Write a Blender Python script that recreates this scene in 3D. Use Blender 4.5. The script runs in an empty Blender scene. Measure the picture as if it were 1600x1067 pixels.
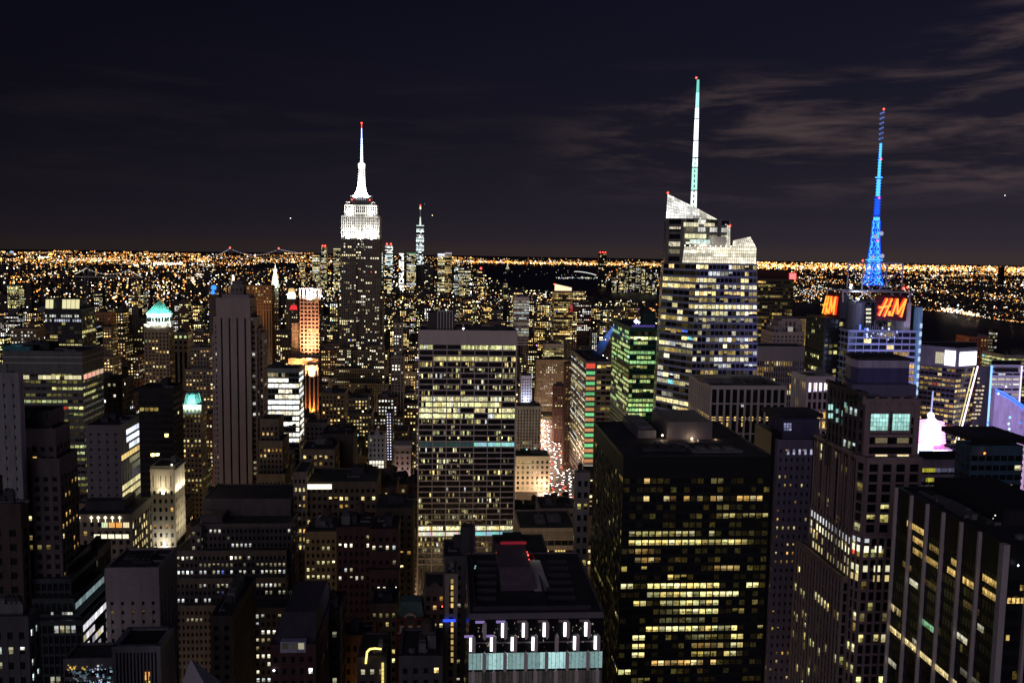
import bpy, math, random
from mathutils import Vector, Matrix
R = math.radians
sc = bpy.context.scene
COL = sc.collection

# ------------------------------------------------------------------ camera
CAM = (0.0, 0.0, 260.0)
FOC = 1400.0                       # focal length in pixels of the 1600 px wide photograph
YAW, PITCH, ROLL = R(4.2), R(5.83), R(0.94)
fw = Vector((math.sin(YAW)*math.cos(PITCH), math.cos(YAW)*math.cos(PITCH), -math.sin(PITCH)))
r0 = Vector((math.cos(YAW), -math.sin(YAW), 0.0)); u0 = r0.cross(fw)
rt = r0*math.cos(ROLL) + u0*math.sin(ROLL)
up = u0*math.cos(ROLL) - r0*math.sin(ROLL)
cd = bpy.data.cameras.new('camera'); cam = bpy.data.objects.new('camera', cd); COL.objects.link(cam)
cam.matrix_world = Matrix(((rt.x, up.x, -fw.x, CAM[0]), (rt.y, up.y, -fw.y, CAM[1]), (rt.z, up.z, -fw.z, CAM[2]), (0, 0, 0, 1)))
cd.sensor_width = 36.0; cd.lens = 36.0*FOC/1600.0; cd.clip_start = 1.0; cd.clip_end = 90000.0
sc.camera = cam

def ray(px, py):
    return fw*FOC + rt*(px-800.0) + up*(533.5-py)
def P(px, py, Y):                   # the point of the picture's ray that lies Y metres down the avenue
    d = ray(px, py); t = Y/d.y
    return (d.x*t, Y, CAM[2]+d.z*t)
def G(px, py, z=0.0):               # the point of the ray on the ground
    d = ray(px, py); t = (z-CAM[2])/d.z
    return (d.x*t, d.y*t, z)
def proj(p):
    v = Vector((p[0]-CAM[0], p[1]-CAM[1], p[2]-CAM[2])); w = v.dot(fw)
    return (800.0+FOC*v.dot(rt)/w, 533.5-FOC*v.dot(up)/w)

# ------------------------------------------------------------------ sky
w = bpy.data.worlds.new('World'); sc.world = w; w.use_nodes = True
nt = w.node_tree; N = nt.nodes; L = nt.links
bg = N['Background']
def nd(tree, t, **k):
    n = tree.nodes.new(t)
    for a, b in k.items(): setattr(n, a, b)
    return n
tc = nd(nt, 'ShaderNodeTexCoord'); sx = nd(nt, 'ShaderNodeSeparateXYZ'); L.new(tc.outputs['Generated'], sx.inputs[0])
ramp = nd(nt, 'ShaderNodeValToRGB'); L.new(sx.outputs['Z'], ramp.inputs['Fac'])
cr = ramp.color_ramp
cr.elements[0].position = 0.0; cr.elements[0].color = (.0340, .0240, .0250, 1)
cr.elements[1].position = 1.0; cr.elements[1].color = (.0065, .0065, .0180, 1)
for p, c in ((.012, (.0245, .0190, .0265)), (.045, (.0175, .0147, .0235)), (.10, (.0115, .0102, .0178)), (.17, (.0082, .0078, .0165)), (.26, (.0056, .0056, .0140)), (.45, (.0062, .0062, .0170))):
    e = cr.elements.new(p); e.color = (*c, 1)
# the glow of the city is stronger to the west (right), the east is darker
hz = nd(nt, 'ShaderNodeMapRange'); hz.inputs['From Min'].default_value = -.50; hz.inputs['From Max'].default_value = .5
hz.inputs['To Min'].default_value = .44; hz.inputs['To Max'].default_value = 1.15
L.new(sx.outputs['X'], hz.inputs['Value'])
mul = nd(nt, 'ShaderNodeMixRGB', blend_type='MULTIPLY'); mul.inputs['Fac'].default_value = 1
L.new(ramp.outputs['Color'], mul.inputs[1]); L.new(hz.outputs['Result'], mul.inputs[2])
# thin drifting cloud lit brown from below
mp = nd(nt, 'ShaderNodeMapping'); mp.inputs['Scale'].default_value = (3.8, 2.2, 25.0); mp.inputs['Location'].default_value = (1.3, 0.4, 2.2)
mp.inputs['Rotation'].default_value = (0, R(-3), 0)
L.new(tc.outputs['Generated'], mp.inputs['Vector'])
ns = nd(nt, 'ShaderNodeTexNoise'); ns.inputs['Scale'].default_value = 1.55; ns.inputs['Detail'].default_value = 8; ns.inputs['Roughness'].default_value = .6
ns.inputs['Distortion'].default_value = .35
L.new(mp.outputs['Vector'], ns.inputs['Vector'])
cm = nd(nt, 'ShaderNodeMapRange', interpolation_type='SMOOTHSTEP'); cm.inputs['From Min'].default_value = .44; cm.inputs['From Max'].default_value = .70
L.new(ns.outputs['Fac'], cm.inputs['Value'])
mx = nd(nt, 'ShaderNodeMapRange', interpolation_type='SMOOTHSTEP'); mx.inputs['From Min'].default_value = .06; mx.inputs['From Max'].default_value = .30
mx.inputs['To Min'].default_value = .07
L.new(sx.outputs['X'], mx.inputs['Value'])
mz = nd(nt, 'ShaderNodeMapRange', interpolation_type='SMOOTHSTEP'); mz.inputs['From Min'].default_value = .04; mz.inputs['From Max'].default_value = .09
L.new(sx.outputs['Z'], mz.inputs['Value'])
mz2 = nd(nt, 'ShaderNodeMapRange', interpolation_type='SMOOTHSTEP'); mz2.inputs['From Min'].default_value = .205; mz2.inputs['From Max'].default_value = .155
mz2.inputs['To Min'].default_value = .0
xr_ = nd(nt, 'ShaderNodeMapRange'); xr_.inputs['From Min'].default_value = .42; xr_.inputs['From Max'].default_value = .60; xr_.inputs['To Min'].default_value = 0; xr_.inputs['To Max'].default_value = .10
L.new(sx.outputs['X'], xr_.inputs['Value']); zs_ = nd(nt, 'ShaderNodeMath', operation='SUBTRACT'); L.new(sx.outputs['Z'], zs_.inputs[0]); L.new(xr_.outputs['Result'], zs_.inputs[1])
L.new(zs_.outputs[0], mz2.inputs['Value'])
m1 = nd(nt, 'ShaderNodeMath', operation='MULTIPLY'); L.new(cm.outputs['Result'], m1.inputs[0]); L.new(mx.outputs['Result'], m1.inputs[1])
m2 = nd(nt, 'ShaderNodeMath', operation='MULTIPLY'); L.new(m1.outputs[0], m2.inputs[0]); L.new(mz.outputs['Result'], m2.inputs[1])
m3 = nd(nt, 'ShaderNodeMath', operation='MULTIPLY'); L.new(m2.outputs[0], m3.inputs[0]); L.new(mz2.outputs['Result'], m3.inputs[1])
cl = nd(nt, 'ShaderNodeMixRGB', blend_type='ADD'); cl.inputs[2].default_value = (.052, .033, .027, 1)
L.new(m3.outputs[0], cl.inputs['Fac']); L.new(mul.outputs[0], cl.inputs[1])
L.new(cl.outputs[0], bg.inputs['Color']); bg.inputs['Strength'].default_value = 1.0

# the glow of midtown behind the camera, wide and weak, in place of a sun
sd = bpy.data.lights.new('night_glow', 'SUN'); sd.energy = .36; sd.angle = R(45); sd.color = (.96, .82, 1.0)
so = bpy.data.objects.new('night_glow', sd); COL.objects.link(so)
so.rotation_euler = Vector((.38, 1.0, -.20)).to_track_quat('-Z', 'Y').to_euler()
sc.view_settings.view_transform = 'Standard'; sc.view_settings.look = 'None'
sc.view_settings.exposure = 0.0; sc.view_settings.gamma = 1.0
sc.render.filter_size = 1.9
sc.cycles.use_denoising = True
sc.cycles.max_bounces = 4; sc.cycles.diffuse_bounces = 2; sc.cycles.glossy_bounces = 2; sc.cycles.volume_bounces = 0
sc.cycles.sample_clamp_indirect = 2.0

# ------------------------------------------------------------------ materials
MATS = {}
def wallmat(name, color, rough=.85, amp=.25, scale=.35, metal=0.0, spec=.3, course=None):
    if name in MATS: return MATS[name]
    m = bpy.data.materials.new(name); m.use_nodes = True; t = m.node_tree; b = t.nodes['Principled BSDF']
    b.inputs['Roughness'].default_value = rough; b.inputs['Metallic'].default_value = metal; b.inputs['Specular IOR Level'].default_value = spec
    g = nd(t, 'ShaderNodeNewGeometry'); mp = nd(t, 'ShaderNodeMapping'); mp.inputs['Scale'].default_value = (1, 1, .22)
    t.links.new(g.outputs['Position'], mp.inputs['Vector'])
    n = nd(t, 'ShaderNodeTexNoise'); n.inputs['Scale'].default_value = scale; n.inputs['Detail'].default_value = 6; n.inputs['Roughness'].default_value = .65
    t.links.new(mp.outputs['Vector'], n.inputs['Vector'])
    r = nd(t, 'ShaderNodeMapRange'); r.inputs['From Min'].default_value = .3; r.inputs['From Max'].default_value = .7
    r.inputs['To Min'].default_value = 1-amp; r.inputs['To Max'].default_value = 1+amp
    t.links.new(n.outputs['Fac'], r.inputs['Value'])
    x = nd(t, 'ShaderNodeMixRGB', blend_type='MULTIPLY'); x.inputs['Fac'].default_value = 1; x.inputs[1].default_value = (*color, 1)
    t.links.new(r.outputs['Result'], x.inputs[2])
    out = x.outputs[0]
    if course:                                        # courses of stone or brick
        br = nd(t, 'ShaderNodeTexBrick'); br.inputs['Scale'].default_value = course; br.inputs['Mortar Size'].default_value = .03
        br.inputs['Color1'].default_value = (1, 1, 1, 1); br.inputs['Color2'].default_value = (.8, .8, .8, 1); br.inputs['Mortar'].default_value = (.62, .62, .62, 1)
        sp = nd(t, 'ShaderNodeSeparateXYZ'); t.links.new(g.outputs['Position'], sp.inputs[0])
        ad = nd(t, 'ShaderNodeMath', operation='ADD'); t.links.new(sp.outputs['X'], ad.inputs[0]); t.links.new(sp.outputs['Y'], ad.inputs[1])
        cb = nd(t, 'ShaderNodeCombineXYZ'); t.links.new(ad.outputs[0], cb.inputs['X']); t.links.new(sp.outputs['Z'], cb.inputs['Y'])
        t.links.new(cb.outputs[0], br.inputs['Vector'])
        y = nd(t, 'ShaderNodeMixRGB', blend_type='MULTIPLY'); y.inputs['Fac'].default_value = .8
        t.links.new(out, y.inputs[1]); t.links.new(br.outputs['Color'], y.inputs[2]); out = y.outputs[0]
    t.links.new(out, b.inputs['Base Color'])
    MATS[name] = m; return m
def emit(name, color, strength=1.0, sample='NONE'):
    if name in MATS: return MATS[name]
    m = bpy.data.materials.new(name); m.use_nodes = True; t = m.node_tree; b = t.nodes['Principled BSDF']
    b.inputs['Base Color'].default_value = (.05, .05, .05, 1); b.inputs['Emission Color'].default_value = (*color, 1); b.inputs['Emission Strength'].default_value = strength
    m.cycles.emission_sampling = sample
    MATS[name] = m; return m
def litmat(name, detail, contrast, lo=.25, hi=1.12):
    """lit rooms behind glass: the colour of each window is in the mesh attribute 'glow', furniture, blinds and people break it up"""
    m = bpy.data.materials.new(name); m.use_nodes = True; t = m.node_tree; b = t.nodes['Principled BSDF']
    b.inputs['Base Color'].default_value = (.02, .02, .02, 1); b.inputs['Roughness'].default_value = .3
    a = nd(t, 'ShaderNodeAttribute', attribute_name='glow')
    out = a.outputs['Color']
    if detail:
        g = nd(t, 'ShaderNodeNewGeometry')
        v = nd(t, 'ShaderNodeTexVoronoi'); v.inputs['Scale'].default_value = detail; t.links.new(g.outputs['Position'], v.inputs['Vector'])
        n = nd(t, 'ShaderNodeTexNoise'); n.inputs['Scale'].default_value = detail*1.1; n.inputs['Detail'].default_value = 4; t.links.new(g.outputs['Position'], n.inputs['Vector'])
        sv = nd(t, 'ShaderNodeSeparateColor'); t.links.new(v.outputs['Color'], sv.inputs[0])
        av = nd(t, 'ShaderNodeMath', operation='ADD'); t.links.new(sv.outputs[0], av.inputs[0]); t.links.new(n.outputs['Fac'], av.inputs[1])
        r = nd(t, 'ShaderNodeMapRange', interpolation_type='SMOOTHSTEP'); r.inputs['From Min'].default_value = .52; r.inputs['From Max'].default_value = .52+contrast
        r.inputs['To Min'].default_value = lo; r.inputs['To Max'].default_value = hi
        t.links.new(av.outputs[0], r.inputs['Value'])
        x = nd(t, 'ShaderNodeMixRGB', blend_type='MULTIPLY'); t.links.new(a.outputs['Alpha'], x.inputs['Fac'])
        t.links.new(out, x.inputs[1]); t.links.new(r.outputs['Result'], x.inputs[2]); out = x.outputs[0]
    t.links.new(out, b.inputs['Emission Color']); b.inputs['Emission Strength'].default_value = 1.0
    m.cycles.emission_sampling = 'NONE'
    return m
LIT_NEAR = litmat('lit_room', 1.5, .45, .22)
LIT_FAR = litmat('lit_window', .6, .5, .5)
LIT_DOT = litmat('lit_point', 0, 0)
glass = wallmat('dark_glass', (.012, .013, .017), rough=.22, amp=.1, spec=.5)
roofm = wallmat('roof_felt', (.055, .054, .060), amp=.4, scale=.12)
steel = wallmat('grey_steel', (.16, .16, .17), rough=.55, amp=.3)
stone = wallmat('grey_stone', (.30, .27, .255), course=.55)
warm = wallmat('warm_stone', (.33, .28, .22), course=.55)
white = wallmat('white_stone', (.58, .56, .54), amp=.12)
brick = wallmat('red_brick', (.16, .075, .06), course=1.0)
brown = wallmat('brown_brick', (.10, .075, .065), course=1.0)
conc = wallmat('concrete', (.26, .25, .26), amp=.2)
black = wallmat('black_metal', (.018, .018, .021), rough=.45, amp=.2)
bluegl = wallmat('blue_grey_panel', (.30, .35, .56), rough=.4, amp=.12)
greengl = wallmat('green_panel', (.03, .12, .085), rough=.35, amp=.15)
pink = wallmat('pink_granite', (.38, .285, .29), rough=.6, amp=.15, course=.4)
copper = wallmat('green_copper', (.22, .50, .44), rough=.6, amp=.2)
gold = wallmat('gilded', (.8, .52, .16), rough=.4, metal=.3)
red_bea = emit('red_beacon', (1, .06, .04), 6)

PAL = {
 'warm': ((1, .66, .22), (1, .76, .32), (1, .86, .42), (1, .58, .16)),
 'office': ((1, .86, .30), (1, .90, .36), (1, .93, .50), (.94, .96, .42), (1, .76, .24)),
 'green': ((.92, 1, .36), (1, .98, .40), (.85, 1, .45), (1, .92, .34)),
 'white': ((1, .95, .78), (1, .98, .88), (.92, .97, 1), (1, .90, .65)),
 'mixed': ((1, .86, .40), (1, .92, .55), (1, .70, .26), (.93, .98, 1), (1, .94, .66), (1, .80, .32)),
 'verd': ((.62, 1, .30), (.80, 1, .35), (.50, 1, .38), (.95, 1, .40)),
 'cream': ((1, .92, .62), (1, .86, .50), (1, .96, .78), (1, .80, .42)),
 'cool': ((.75, .95, .95), (.85, 1, .95), (.95, .98, .9)),
 'amber': ((1, .60, .18), (1, .70, .26), (1, .8, .4)),
}
# ------------------------------------------------------------------ mesh building
class MB:
    def __init__(s): s.v = []; s.f = []; s.m = []; s.c = []
    def add(s, pts, faces, mi=0, col=None):
        o = len(s.v); s.v.extend(pts)
        for q in faces: s.f.append(tuple(o+i for i in q)); s.m.append(mi)
        if col is not None: s.c.extend([col]*len(pts))
    HEX = ((0, 3, 2, 1), (4, 5, 6, 7), (0, 1, 5, 4), (1, 2, 6, 5), (2, 3, 7, 6), (3, 0, 4, 7))
    def hexa(s, p, mi=0, col=None): s.add(p, s.HEX, mi, col)
    def box(s, x0, x1, y0, y1, z0, z1, mi=0, col=None):
        s.hexa([(x0, y0, z0), (x1, y0, z0), (x1, y1, z0), (x0, y1, z0), (x0, y0, z1), (x1, y0, z1), (x1, y1, z1), (x0, y1, z1)], mi, col)
    def quad(s, p, col=None, mi=0): s.add(p, ((0, 1, 2, 3),), mi, col)
    def prism(s, bot, top, mi=0, capmi=None, col=None):
        n = len(bot); s.add(list(bot)+list(top), [(i, (i+1) % n, n+(i+1) % n, n+i) for i in range(n)], mi, col)
        o = len(s.v)-2*n
        s.f.append(tuple(o+n+i for i in range(n))); s.m.append(mi if capmi is None else capmi)
        s.f.append(tuple(o+n-1-i for i in range(n))); s.m.append(mi)
    def tube(s, p, q, ra, rb=None, n=6, mi=0, col=None):
        rb = ra if rb is None else rb
        p = Vector(p); q = Vector(q); d = (q-p).normalized()
        a = d.orthogonal().normalized(); b = d.cross(a)
        bot = [tuple(p+(a*math.cos(2*math.pi*i/n)+b*math.sin(2*math.pi*i/n))*ra) for i in range(n)]
        top = [tuple(q+(a*math.cos(2*math.pi*i/n)+b*math.sin(2*math.pi*i/n))*rb) for i in range(n)]
        s.prism(bot, top, mi, col=col)
    def octa(s, p, r, col=None, mi=0):
        x, y, z = p
        s.add([(x+r, y, z), (x-r, y, z), (x, y+r, z), (x, y-r, z), (x, y, z+r), (x, y, z-r)],
              ((0, 2, 4), (2, 1, 4), (1, 3, 4), (3, 0, 4), (2, 0, 5), (1, 2, 5), (3, 1, 5), (0, 3, 5)), mi, col)
    def ring(s, c, r, n, z):
        return [(c[0]+r*math.cos(2*math.pi*(i+.5)/n), c[1]+r*math.sin(2*math.pi*(i+.5)/n), z) for i in range(n)]
    def lathe(s, c, prof, n=12, mi=0, col=None):
        for (r1, z1), (r2, z2) in zip(prof, prof[1:]):
            s.prism(s.ring(c, r1, n, z1), s.ring(c, r2, n, z2), mi, col=col)
    def build(s, name, mats, parent=None):
        if not s.f: return None
        off = tuple(parent.location) if parent is not None and parent.type == 'EMPTY' else (parent['off'] if parent is not None and 'off' in parent else (0, 0, 0))
        me = bpy.data.meshes.new(name)
        me.from_pydata([(a-off[0], b-off[1], c-off[2]) for a, b, c in s.v] if off != (0, 0, 0) else s.v, [], s.f)
        if not isinstance(mats, (list, tuple)): mats = [mats]
        for m in mats: me.materials.append(m)
        if len(mats) > 1: me.polygons.foreach_set('material_index', s.m)
        if s.c:
            at = me.attributes.new('glow', 'FLOAT_COLOR', 'POINT')
            at.data.foreach_set('color', [k for c in s.c for k in (c[0], c[1], c[2], c[3] if len(c) > 3 else .3)])
        o = bpy.data.objects.new(name, me); COL.objects.link(o)
        if parent is not None: o.parent = parent; o['off'] = tuple(off)
        return o
def tag(o, label=None, cat=None, group=None, kind=None):
    if label: o['label'] = label
    if cat: o['category'] = cat
    if group: o['group'] = group
    if kind: o['kind'] = kind
    return o
def empty(name, loc, label=None, cat=None, group=None):
    o = bpy.data.objects.new(name, None); COL.objects.link(o); o.location = loc; o.empty_display_size = 2
    return tag(o, label, cat, group)
def lamp(parent, loc, target, sx_, sy_, power, color, name='floodlight', kind='AREA', spread=None, radius=.5, cone=60):
    d = bpy.data.lights.new(name, kind); d.energy = power; d.color = color
    if kind == 'AREA':
        d.shape = 'RECTANGLE'; d.size = sx_; d.size_y = sy_
        if spread: d.spread = R(spread)
    else:
        d.shadow_soft_size = radius
        if kind == 'SPOT': d.spot_size = R(cone); d.spot_blend = .5
    o = bpy.data.objects.new(name, d); COL.objects.link(o)
    q = (Vector(target)-Vector(loc)).to_track_quat('-Z', 'X') if kind != 'POINT' else None
    if parent is not None:
        o.parent = parent; o.location = Vector(loc)-Vector(parent.location)
    else: o.location = loc
    if q is not None: o.rotation_euler = q.to_euler()
    return o

class Face:
    """one wall of a mass: a along the wall, b up it (both 0..1), d metres out of it"""
    def __init__(s, p, q, q1, p1):
        s.p, s.q, s.q1, s.p1 = p, q, q1, p1
        u = Vector(q)-Vector(p); v = Vector(p1)-Vector(p); n = u.cross(v).normalized()
        s.n = (n.x, n.y, n.z); s.W = (u.length+(Vector(q1)-Vector(p1)).length)/2; s.H = v.length
    def at(s, a, b, d=0.0):
        k0 = (1-a)*(1-b); k1 = a*(1-b); k2 = a*b; k3 = (1-a)*b
        return tuple(s.p[i]*k0+s.q[i]*k1+s.q1[i]*k2+s.p1[i]*k3+s.n[i]*d for i in range(3))
    def hexa(s, mb, a0, a1, b0, b1, d0, d1, mi=0, col=None):
        mb.hexa([s.at(a0, b0, d1), s.at(a1, b0, d1), s.at(a1, b0, d0), s.at(a0, b0, d0), s.at(a0, b1, d1), s.at(a1, b1, d1), s.at(a1, b1, d0), s.at(a0, b1, d0)], mi, col)
    def rect(s, a0, a1, b0, b1, d): return [s.at(a0, b0, d), s.at(a1, b0, d), s.at(a1, b1, d), s.at(a0, b1, d)]

BASE = dict(bay=3.2, fl=3.8, pw=.45, sp=.5, pd=.35, sd=.2, top=3.0, bot=0.0, lit=.15, corr=.12, pal='mixed', br=1.0, split=1, wall=stone, glass=glass, run=.55, every=0, full=.9, rowsp=1.0, dim=.0, rows=None)
ST = {
 'stone': dict(),
 'brick': dict(wall=brick, bay=3.4, pw=.55, sp=.52),
 'brown': dict(wall=brown, bay=3.4, pw=.55, sp=.52),
 'warm': dict(wall=warm, bay=3.2, pw=.5, sp=.5),
 'ribbon': dict(wall=conc, bay=4.5, pw=.06, sp=.42, pd=.12, sd=.3, lit=.35, corr=.4, pal='office', split=3, dim=.35),
 'curtain': dict(wall=black, bay=3.0, pw=.12, sp=.34, pd=.2, sd=.12, lit=.3, corr=.3, pal='office', split=2, dim=.35),
 'pier': dict(wall=white, bay=3.0, pw=.34, sp=.28, pd=.9, sd=.15, lit=.15, pal='warm'),
 'slab': dict(wall=black, bay=2.6, pw=.14, sp=.45, pd=.15, sd=.12, lit=.12, corr=.1, pal='office'),
}
HERO = []          # (xl, xr, yt, yb, Y) in the picture, and footprints: used to keep the lots in front of the big buildings low
FOOT = []
ALLB = []
class Bld:
    def __init__(s, name, label, cat, loc, group=None, seed=None):
        s.root = empty(name, loc, label, cat, group); s.wall = MB(); s.mats = []; s.roofs = MB(); s.cells = []; s.rnd = random.Random(seed if seed is not None else label)
        s.units = []
        ALLB.append(s)
    def slot(s, m):
        if m not in s.mats: s.mats.append(m)
        return s.mats.index(m)
    def mass(s, bot, top, z0, z1, st, sides=(0,), zc=0.0, nolit=(), para=1.0):
        """a prism on the outline BOT (anticlockwise, (x, y)) to TOP with facades on SIDES; windows are lit only above height ZC"""
        top = top or bot; n = len(bot); S = dict(BASE); S.update(st)
        b3 = [(x, y, z0) for x, y in bot]; t3 = [(x, y, z1) for x, y in top]
        gi = s.slot(S['glass'])
        if top is bot: s.wall.prism(b3, t3, gi)
        else:                                            # tapering, twisted walls: a fine grid of faces
            k = 12
            for i in range(n):
                j = (i+1) % n; F = Face(b3[i], b3[j], t3[j], t3[i]); g_ = [F.at(a/k, c/k) for c in range(k+1) for a in range(k+1)]
                s.wall.add(g_, [(c*(k+1)+a, c*(k+1)+a+1, (c+1)*(k+1)+a+1, (c+1)*(k+1)+a) for c in range(k) for a in range(k)], gi)
            s.wall.add(t3, [tuple(range(n))], gi)
        # a proud parapet and the roof inside it
        cx = sum(x for x, y in top)/n; cy = sum(y for x, y in top)/n
        if para:
            ins = [(x+(cx-x)*.02, y+(cy-y)*.02, z1+.05) for x, y in top]
            u = MB(); u.prism(ins, [(x, y, z+.25) for x, y, z in ins]); s.units.append(('roof', u, roofm))
        for i in sides:
            j = (i+1) % n
            F = Face(b3[i], b3[j], t3[j], t3[i]); s.facade(F, S, zc, z0, z1, lit=i not in nolit)
        if para:
            wi = s.slot(S['wall'])
            for i in range(n):
                j = (i+1) % n; F = Face(b3[i], b3[j], t3[j], t3[i])
                e = (S['pd']-.05)/max(F.W, .1); h = para/max(F.H, .1)
                F.hexa(s.wall, -e, 1+e, 1-.2*h, 1+h, -.45, S['pd']+.06, wi)
        return b3, t3
    def pane(s, F, x0, x1, b0, b1, col):
        """a lit window; close to, the bright ceiling and the dimmer floor of the room behind it show apart"""
        if F.p[1] > 470 or max(col[:3]) < .08: return [(F.rect(x0, x1, b0, b1, .04), col)]
        r = s.rnd; t = b0+(b1-b0)*r.uniform(.38, .62); k = r.uniform(.30, .85); g = r.uniform(1.0, 1.3)
        q = [(F.rect(x0, x1, t, b1, .04), (col[0]*g, col[1]*g, col[2]*g, .5))]
        m = x0+(x1-x0)*r.uniform(.25, .75); k2 = k*r.uniform(.35, 1.3)
        q.append((F.rect(x0, m, b0, t, .04), (col[0]*k, col[1]*k*.96, col[2]*k*.85, 1.0))); q.append((F.rect(m, x1, b0, t, .04), (col[0]*k2, col[1]*k2*.96, col[2]*k2*.85, 1.0)))
        return q
    def facade(s, F, S, zc, z0, z1, lit=True):
        wi = s.slot(S['wall']); W, H = F.W, F.H
        nb = max(1, round(W/S['bay'])); Hf = max(1.0, H-S['top']-S['bot']); nf = max(1, round(Hf/S['fl'])); mb = s.wall
        b_0 = S['bot']/H; fb = Hf/nf/H; ex = (S['pd']-.04)/W
        pw = S['pw']/nb; b_t = b_0+nf*fb
        if S['pw'] > 0:
            for k in range(nb+1):
                a0 = k/nb-pw/2; a1 = k/nb+pw/2; d = S['pd']
                if k == 0: a0 = -ex; d += .02
                if k == nb: a1 = 1+ex; d += .02
                if S['every'] and k % S['every'] and 0 < k < nb:           # thin mullions between main piers
                    a0 = k/nb-pw/5; a1 = k/nb+pw/5; d *= .5
                F.hexa(mb, a0, a1, 0, 1, -.2, d, wi)
        if S['sp'] > 0:
            for j in range(nf):
                if F.p[2]+(F.p1[2]-F.p[2])*(b_0+(j+1)*fb) < zc-8: continue
                F.hexa(mb, 0, 1, b_0+j*fb, b_0+(j+S['sp'])*fb, -.2, S['sd'], wi)
        if S['top'] > 0: F.hexa(mb, -ex, 1+ex, b_t, 1, -.2, S['pd']-.03 if S['pw'] > .2 else S['sd']+.015, wi)
        if S['bot'] > 0: F.hexa(mb, 0, 1, 0, b_0, -.2, S['sd']+.02, wi)
        if not lit or S['lit'] <= 0: return
        r = s.rnd; pal = PAL[S['pal']]; sp = max(S['sp'], .03)
        wsp = S['split']; aw = (1-S['pw'])/nb
        for j in range(nf):
            zz = F.p[2]+(F.p1[2]-F.p[2])*(b_0+j*fb)
            full = r.random() < S['corr']
            pr = r.uniform(.7, 1)*S['full'] if full else S['lit']*r.uniform(.2, 2.3)
            base = r.choice(pal); rowb = (r.uniform(.8, 1.25) if full else math.exp(r.gauss(-.55, .55)))*S['rowsp']
            on = r.random() < pr; seg0 = r.random() if full and r.random() < .4 else None; segw = r.uniform(.3, .7)
            for i in range(nb):
                if r.random() > S['run']: on = r.random() < pr
                if seg0 is not None and not (seg0 < (i+.5)/nb < seg0+segw or (i+.5)/nb < seg0+segw-1): continue
                if zz < zc: continue
                a0 = i/nb+S['pw']/2/nb+.004/nb; a1 = (i+1)/nb-S['pw']/2/nb-.004/nb
                b0 = b_0+(j+sp)*fb+.02*fb; b1 = b_0+(j+1)*fb-.02*fb
                rw = None
                if S['rows']:
                    pm = proj(F.at((a0+a1)/2, (b0+b1)/2))
                    for ry, ra, rb, rk, rp in S['rows']:
                        if abs(pm[1]-ry) < 7.4*S.get('rowh', 1) and ra <= pm[0] <= rb and (rw is None or abs(pm[1]-ry) < rw[3]): rw = (rk, PAL[rp], True, abs(pm[1]-ry))
                if rw:
                    c = r.choice(rw[1]); k = rw[0]*r.uniform(.55, 1.15)*(.3 if r.random() < .16 else 1); s.cells.append(s.pane(F, a0, a1, b0, b1, (c[0]*k, c[1]*k, c[2]*k, .85))); continue
                if not on:
                    if S['dim'] and r.random() < S['dim']:                 # a room with only a lamp or a screen on
                        c = r.choice(PAL['office']); k = .010*math.exp(r.gauss(.1, 1.0)); s.cells.append([(F.rect(a0, a1, b0, b1, .04), (c[0]*k*1.1, c[1]*k*.95, c[2]*k*.5, 1.0))])
                    continue
                c = base if r.random() < .7 else r.choice(pal)
                if not full and r.random() < .014: c = r.choice(((.12, .22, 1), (1, .10, .06), (.55, .25, 1), (.3, .9, 1)))   # a coloured lamp or screen
                k = S['br']*rowb*(r.uniform(.75, 1.2) if full else math.exp(r.gauss(-.1, .5)))
                col = (c[0]*k, c[1]*k*(1 if k > .5 else .92), c[2]*k*(1 if k > .5 else .65))
                if r.random() < .3 and not full: b0 = b0+(b1-b0)*r.uniform(0, .6)       # a blind half down
                qs = []
                for k_ in range(wsp):
                    x0 = a0+(a1-a0)*(k_+.03)/wsp; x1 = a0+(a1-a0)*(k_+.97)/wsp
                    qs += s.pane(F, x0, x1, b0, b1, (*(v*q for v, q in zip(col, [r.uniform(.65, 1.1)]*3)), 1.0))
                s.cells.append(qs)
    def pbox(s, xl, xr, yt, Y, Lth, st, side='W', yb=1100, z0=0.0, reg=True, lit_side=True, para=1.0, L_to=None, yl=None):
        """an upright block whose near face spans XL..XR and tops out at YT in the photograph, standing Y metres down the avenue"""
        x0 = P(xl, yt, Y)[0]; x1 = P(xr, yt, Y)[0]; z1 = P((xl+xr)/2, yt, Y)[2]
        if L_to:                                     # depth from the picture column where the far edge of the side wall shows
            xs = x1 if side == 'W' else x0
            d = ray(L_to, yt if yl is None else yl); Lth = max(3.0, xs/d.x*d.y-Y)
        zc = max(0.0, P((xl+xr)/2, yb, Y)[2])
        y1 = Y+Lth
        poly = [(x0, Y), (x1, Y), (x1, y1), (x0, y1)]
        sides = (0, 1) if side == 'W' else (0, 3)
        s.mass(poly, None, z0, z1, st, sides, zc, () if lit_side else (sides[1],), para)
        FOOT.append((x0, x1, Y, y1))
        if reg:
            xs = [proj((x, y, z1))[0] for x, y in poly]
            HERO.append((min(xs), max(xs), yt, yb, Y))
        return x0, x1, Y, y1, z0, z1
    def rooftop(s, bx, n=2, hmax=5, m=None, tank=False):
        x0, x1, y0, y1, z0, z1 = bx; r = s.rnd; W = x1-x0; D = y1-y0
        for k in range(n):
            w = W*r.uniform(.15, .4); d = D*r.uniform(.2, .45); h = r.uniform(.4, 1)*hmax
            xx = x0+r.uniform(.08, .9-w/W)*W; yy = y0+r.uniform(.15, .92-d/D)*D
            u = MB(); u.box(xx, xx+w, yy, yy+d, z1+.28, z1+h)
            for q in range(3): u.box(xx+w*(.12+.28*q), xx+w*(.3+.28*q), yy+d*.2, yy+d*.7, z1+h-.1, z1+h+.5)
            s.units.append(('roof_unit', u, m or (steel if r.random() < .4 else roofm)))
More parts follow.
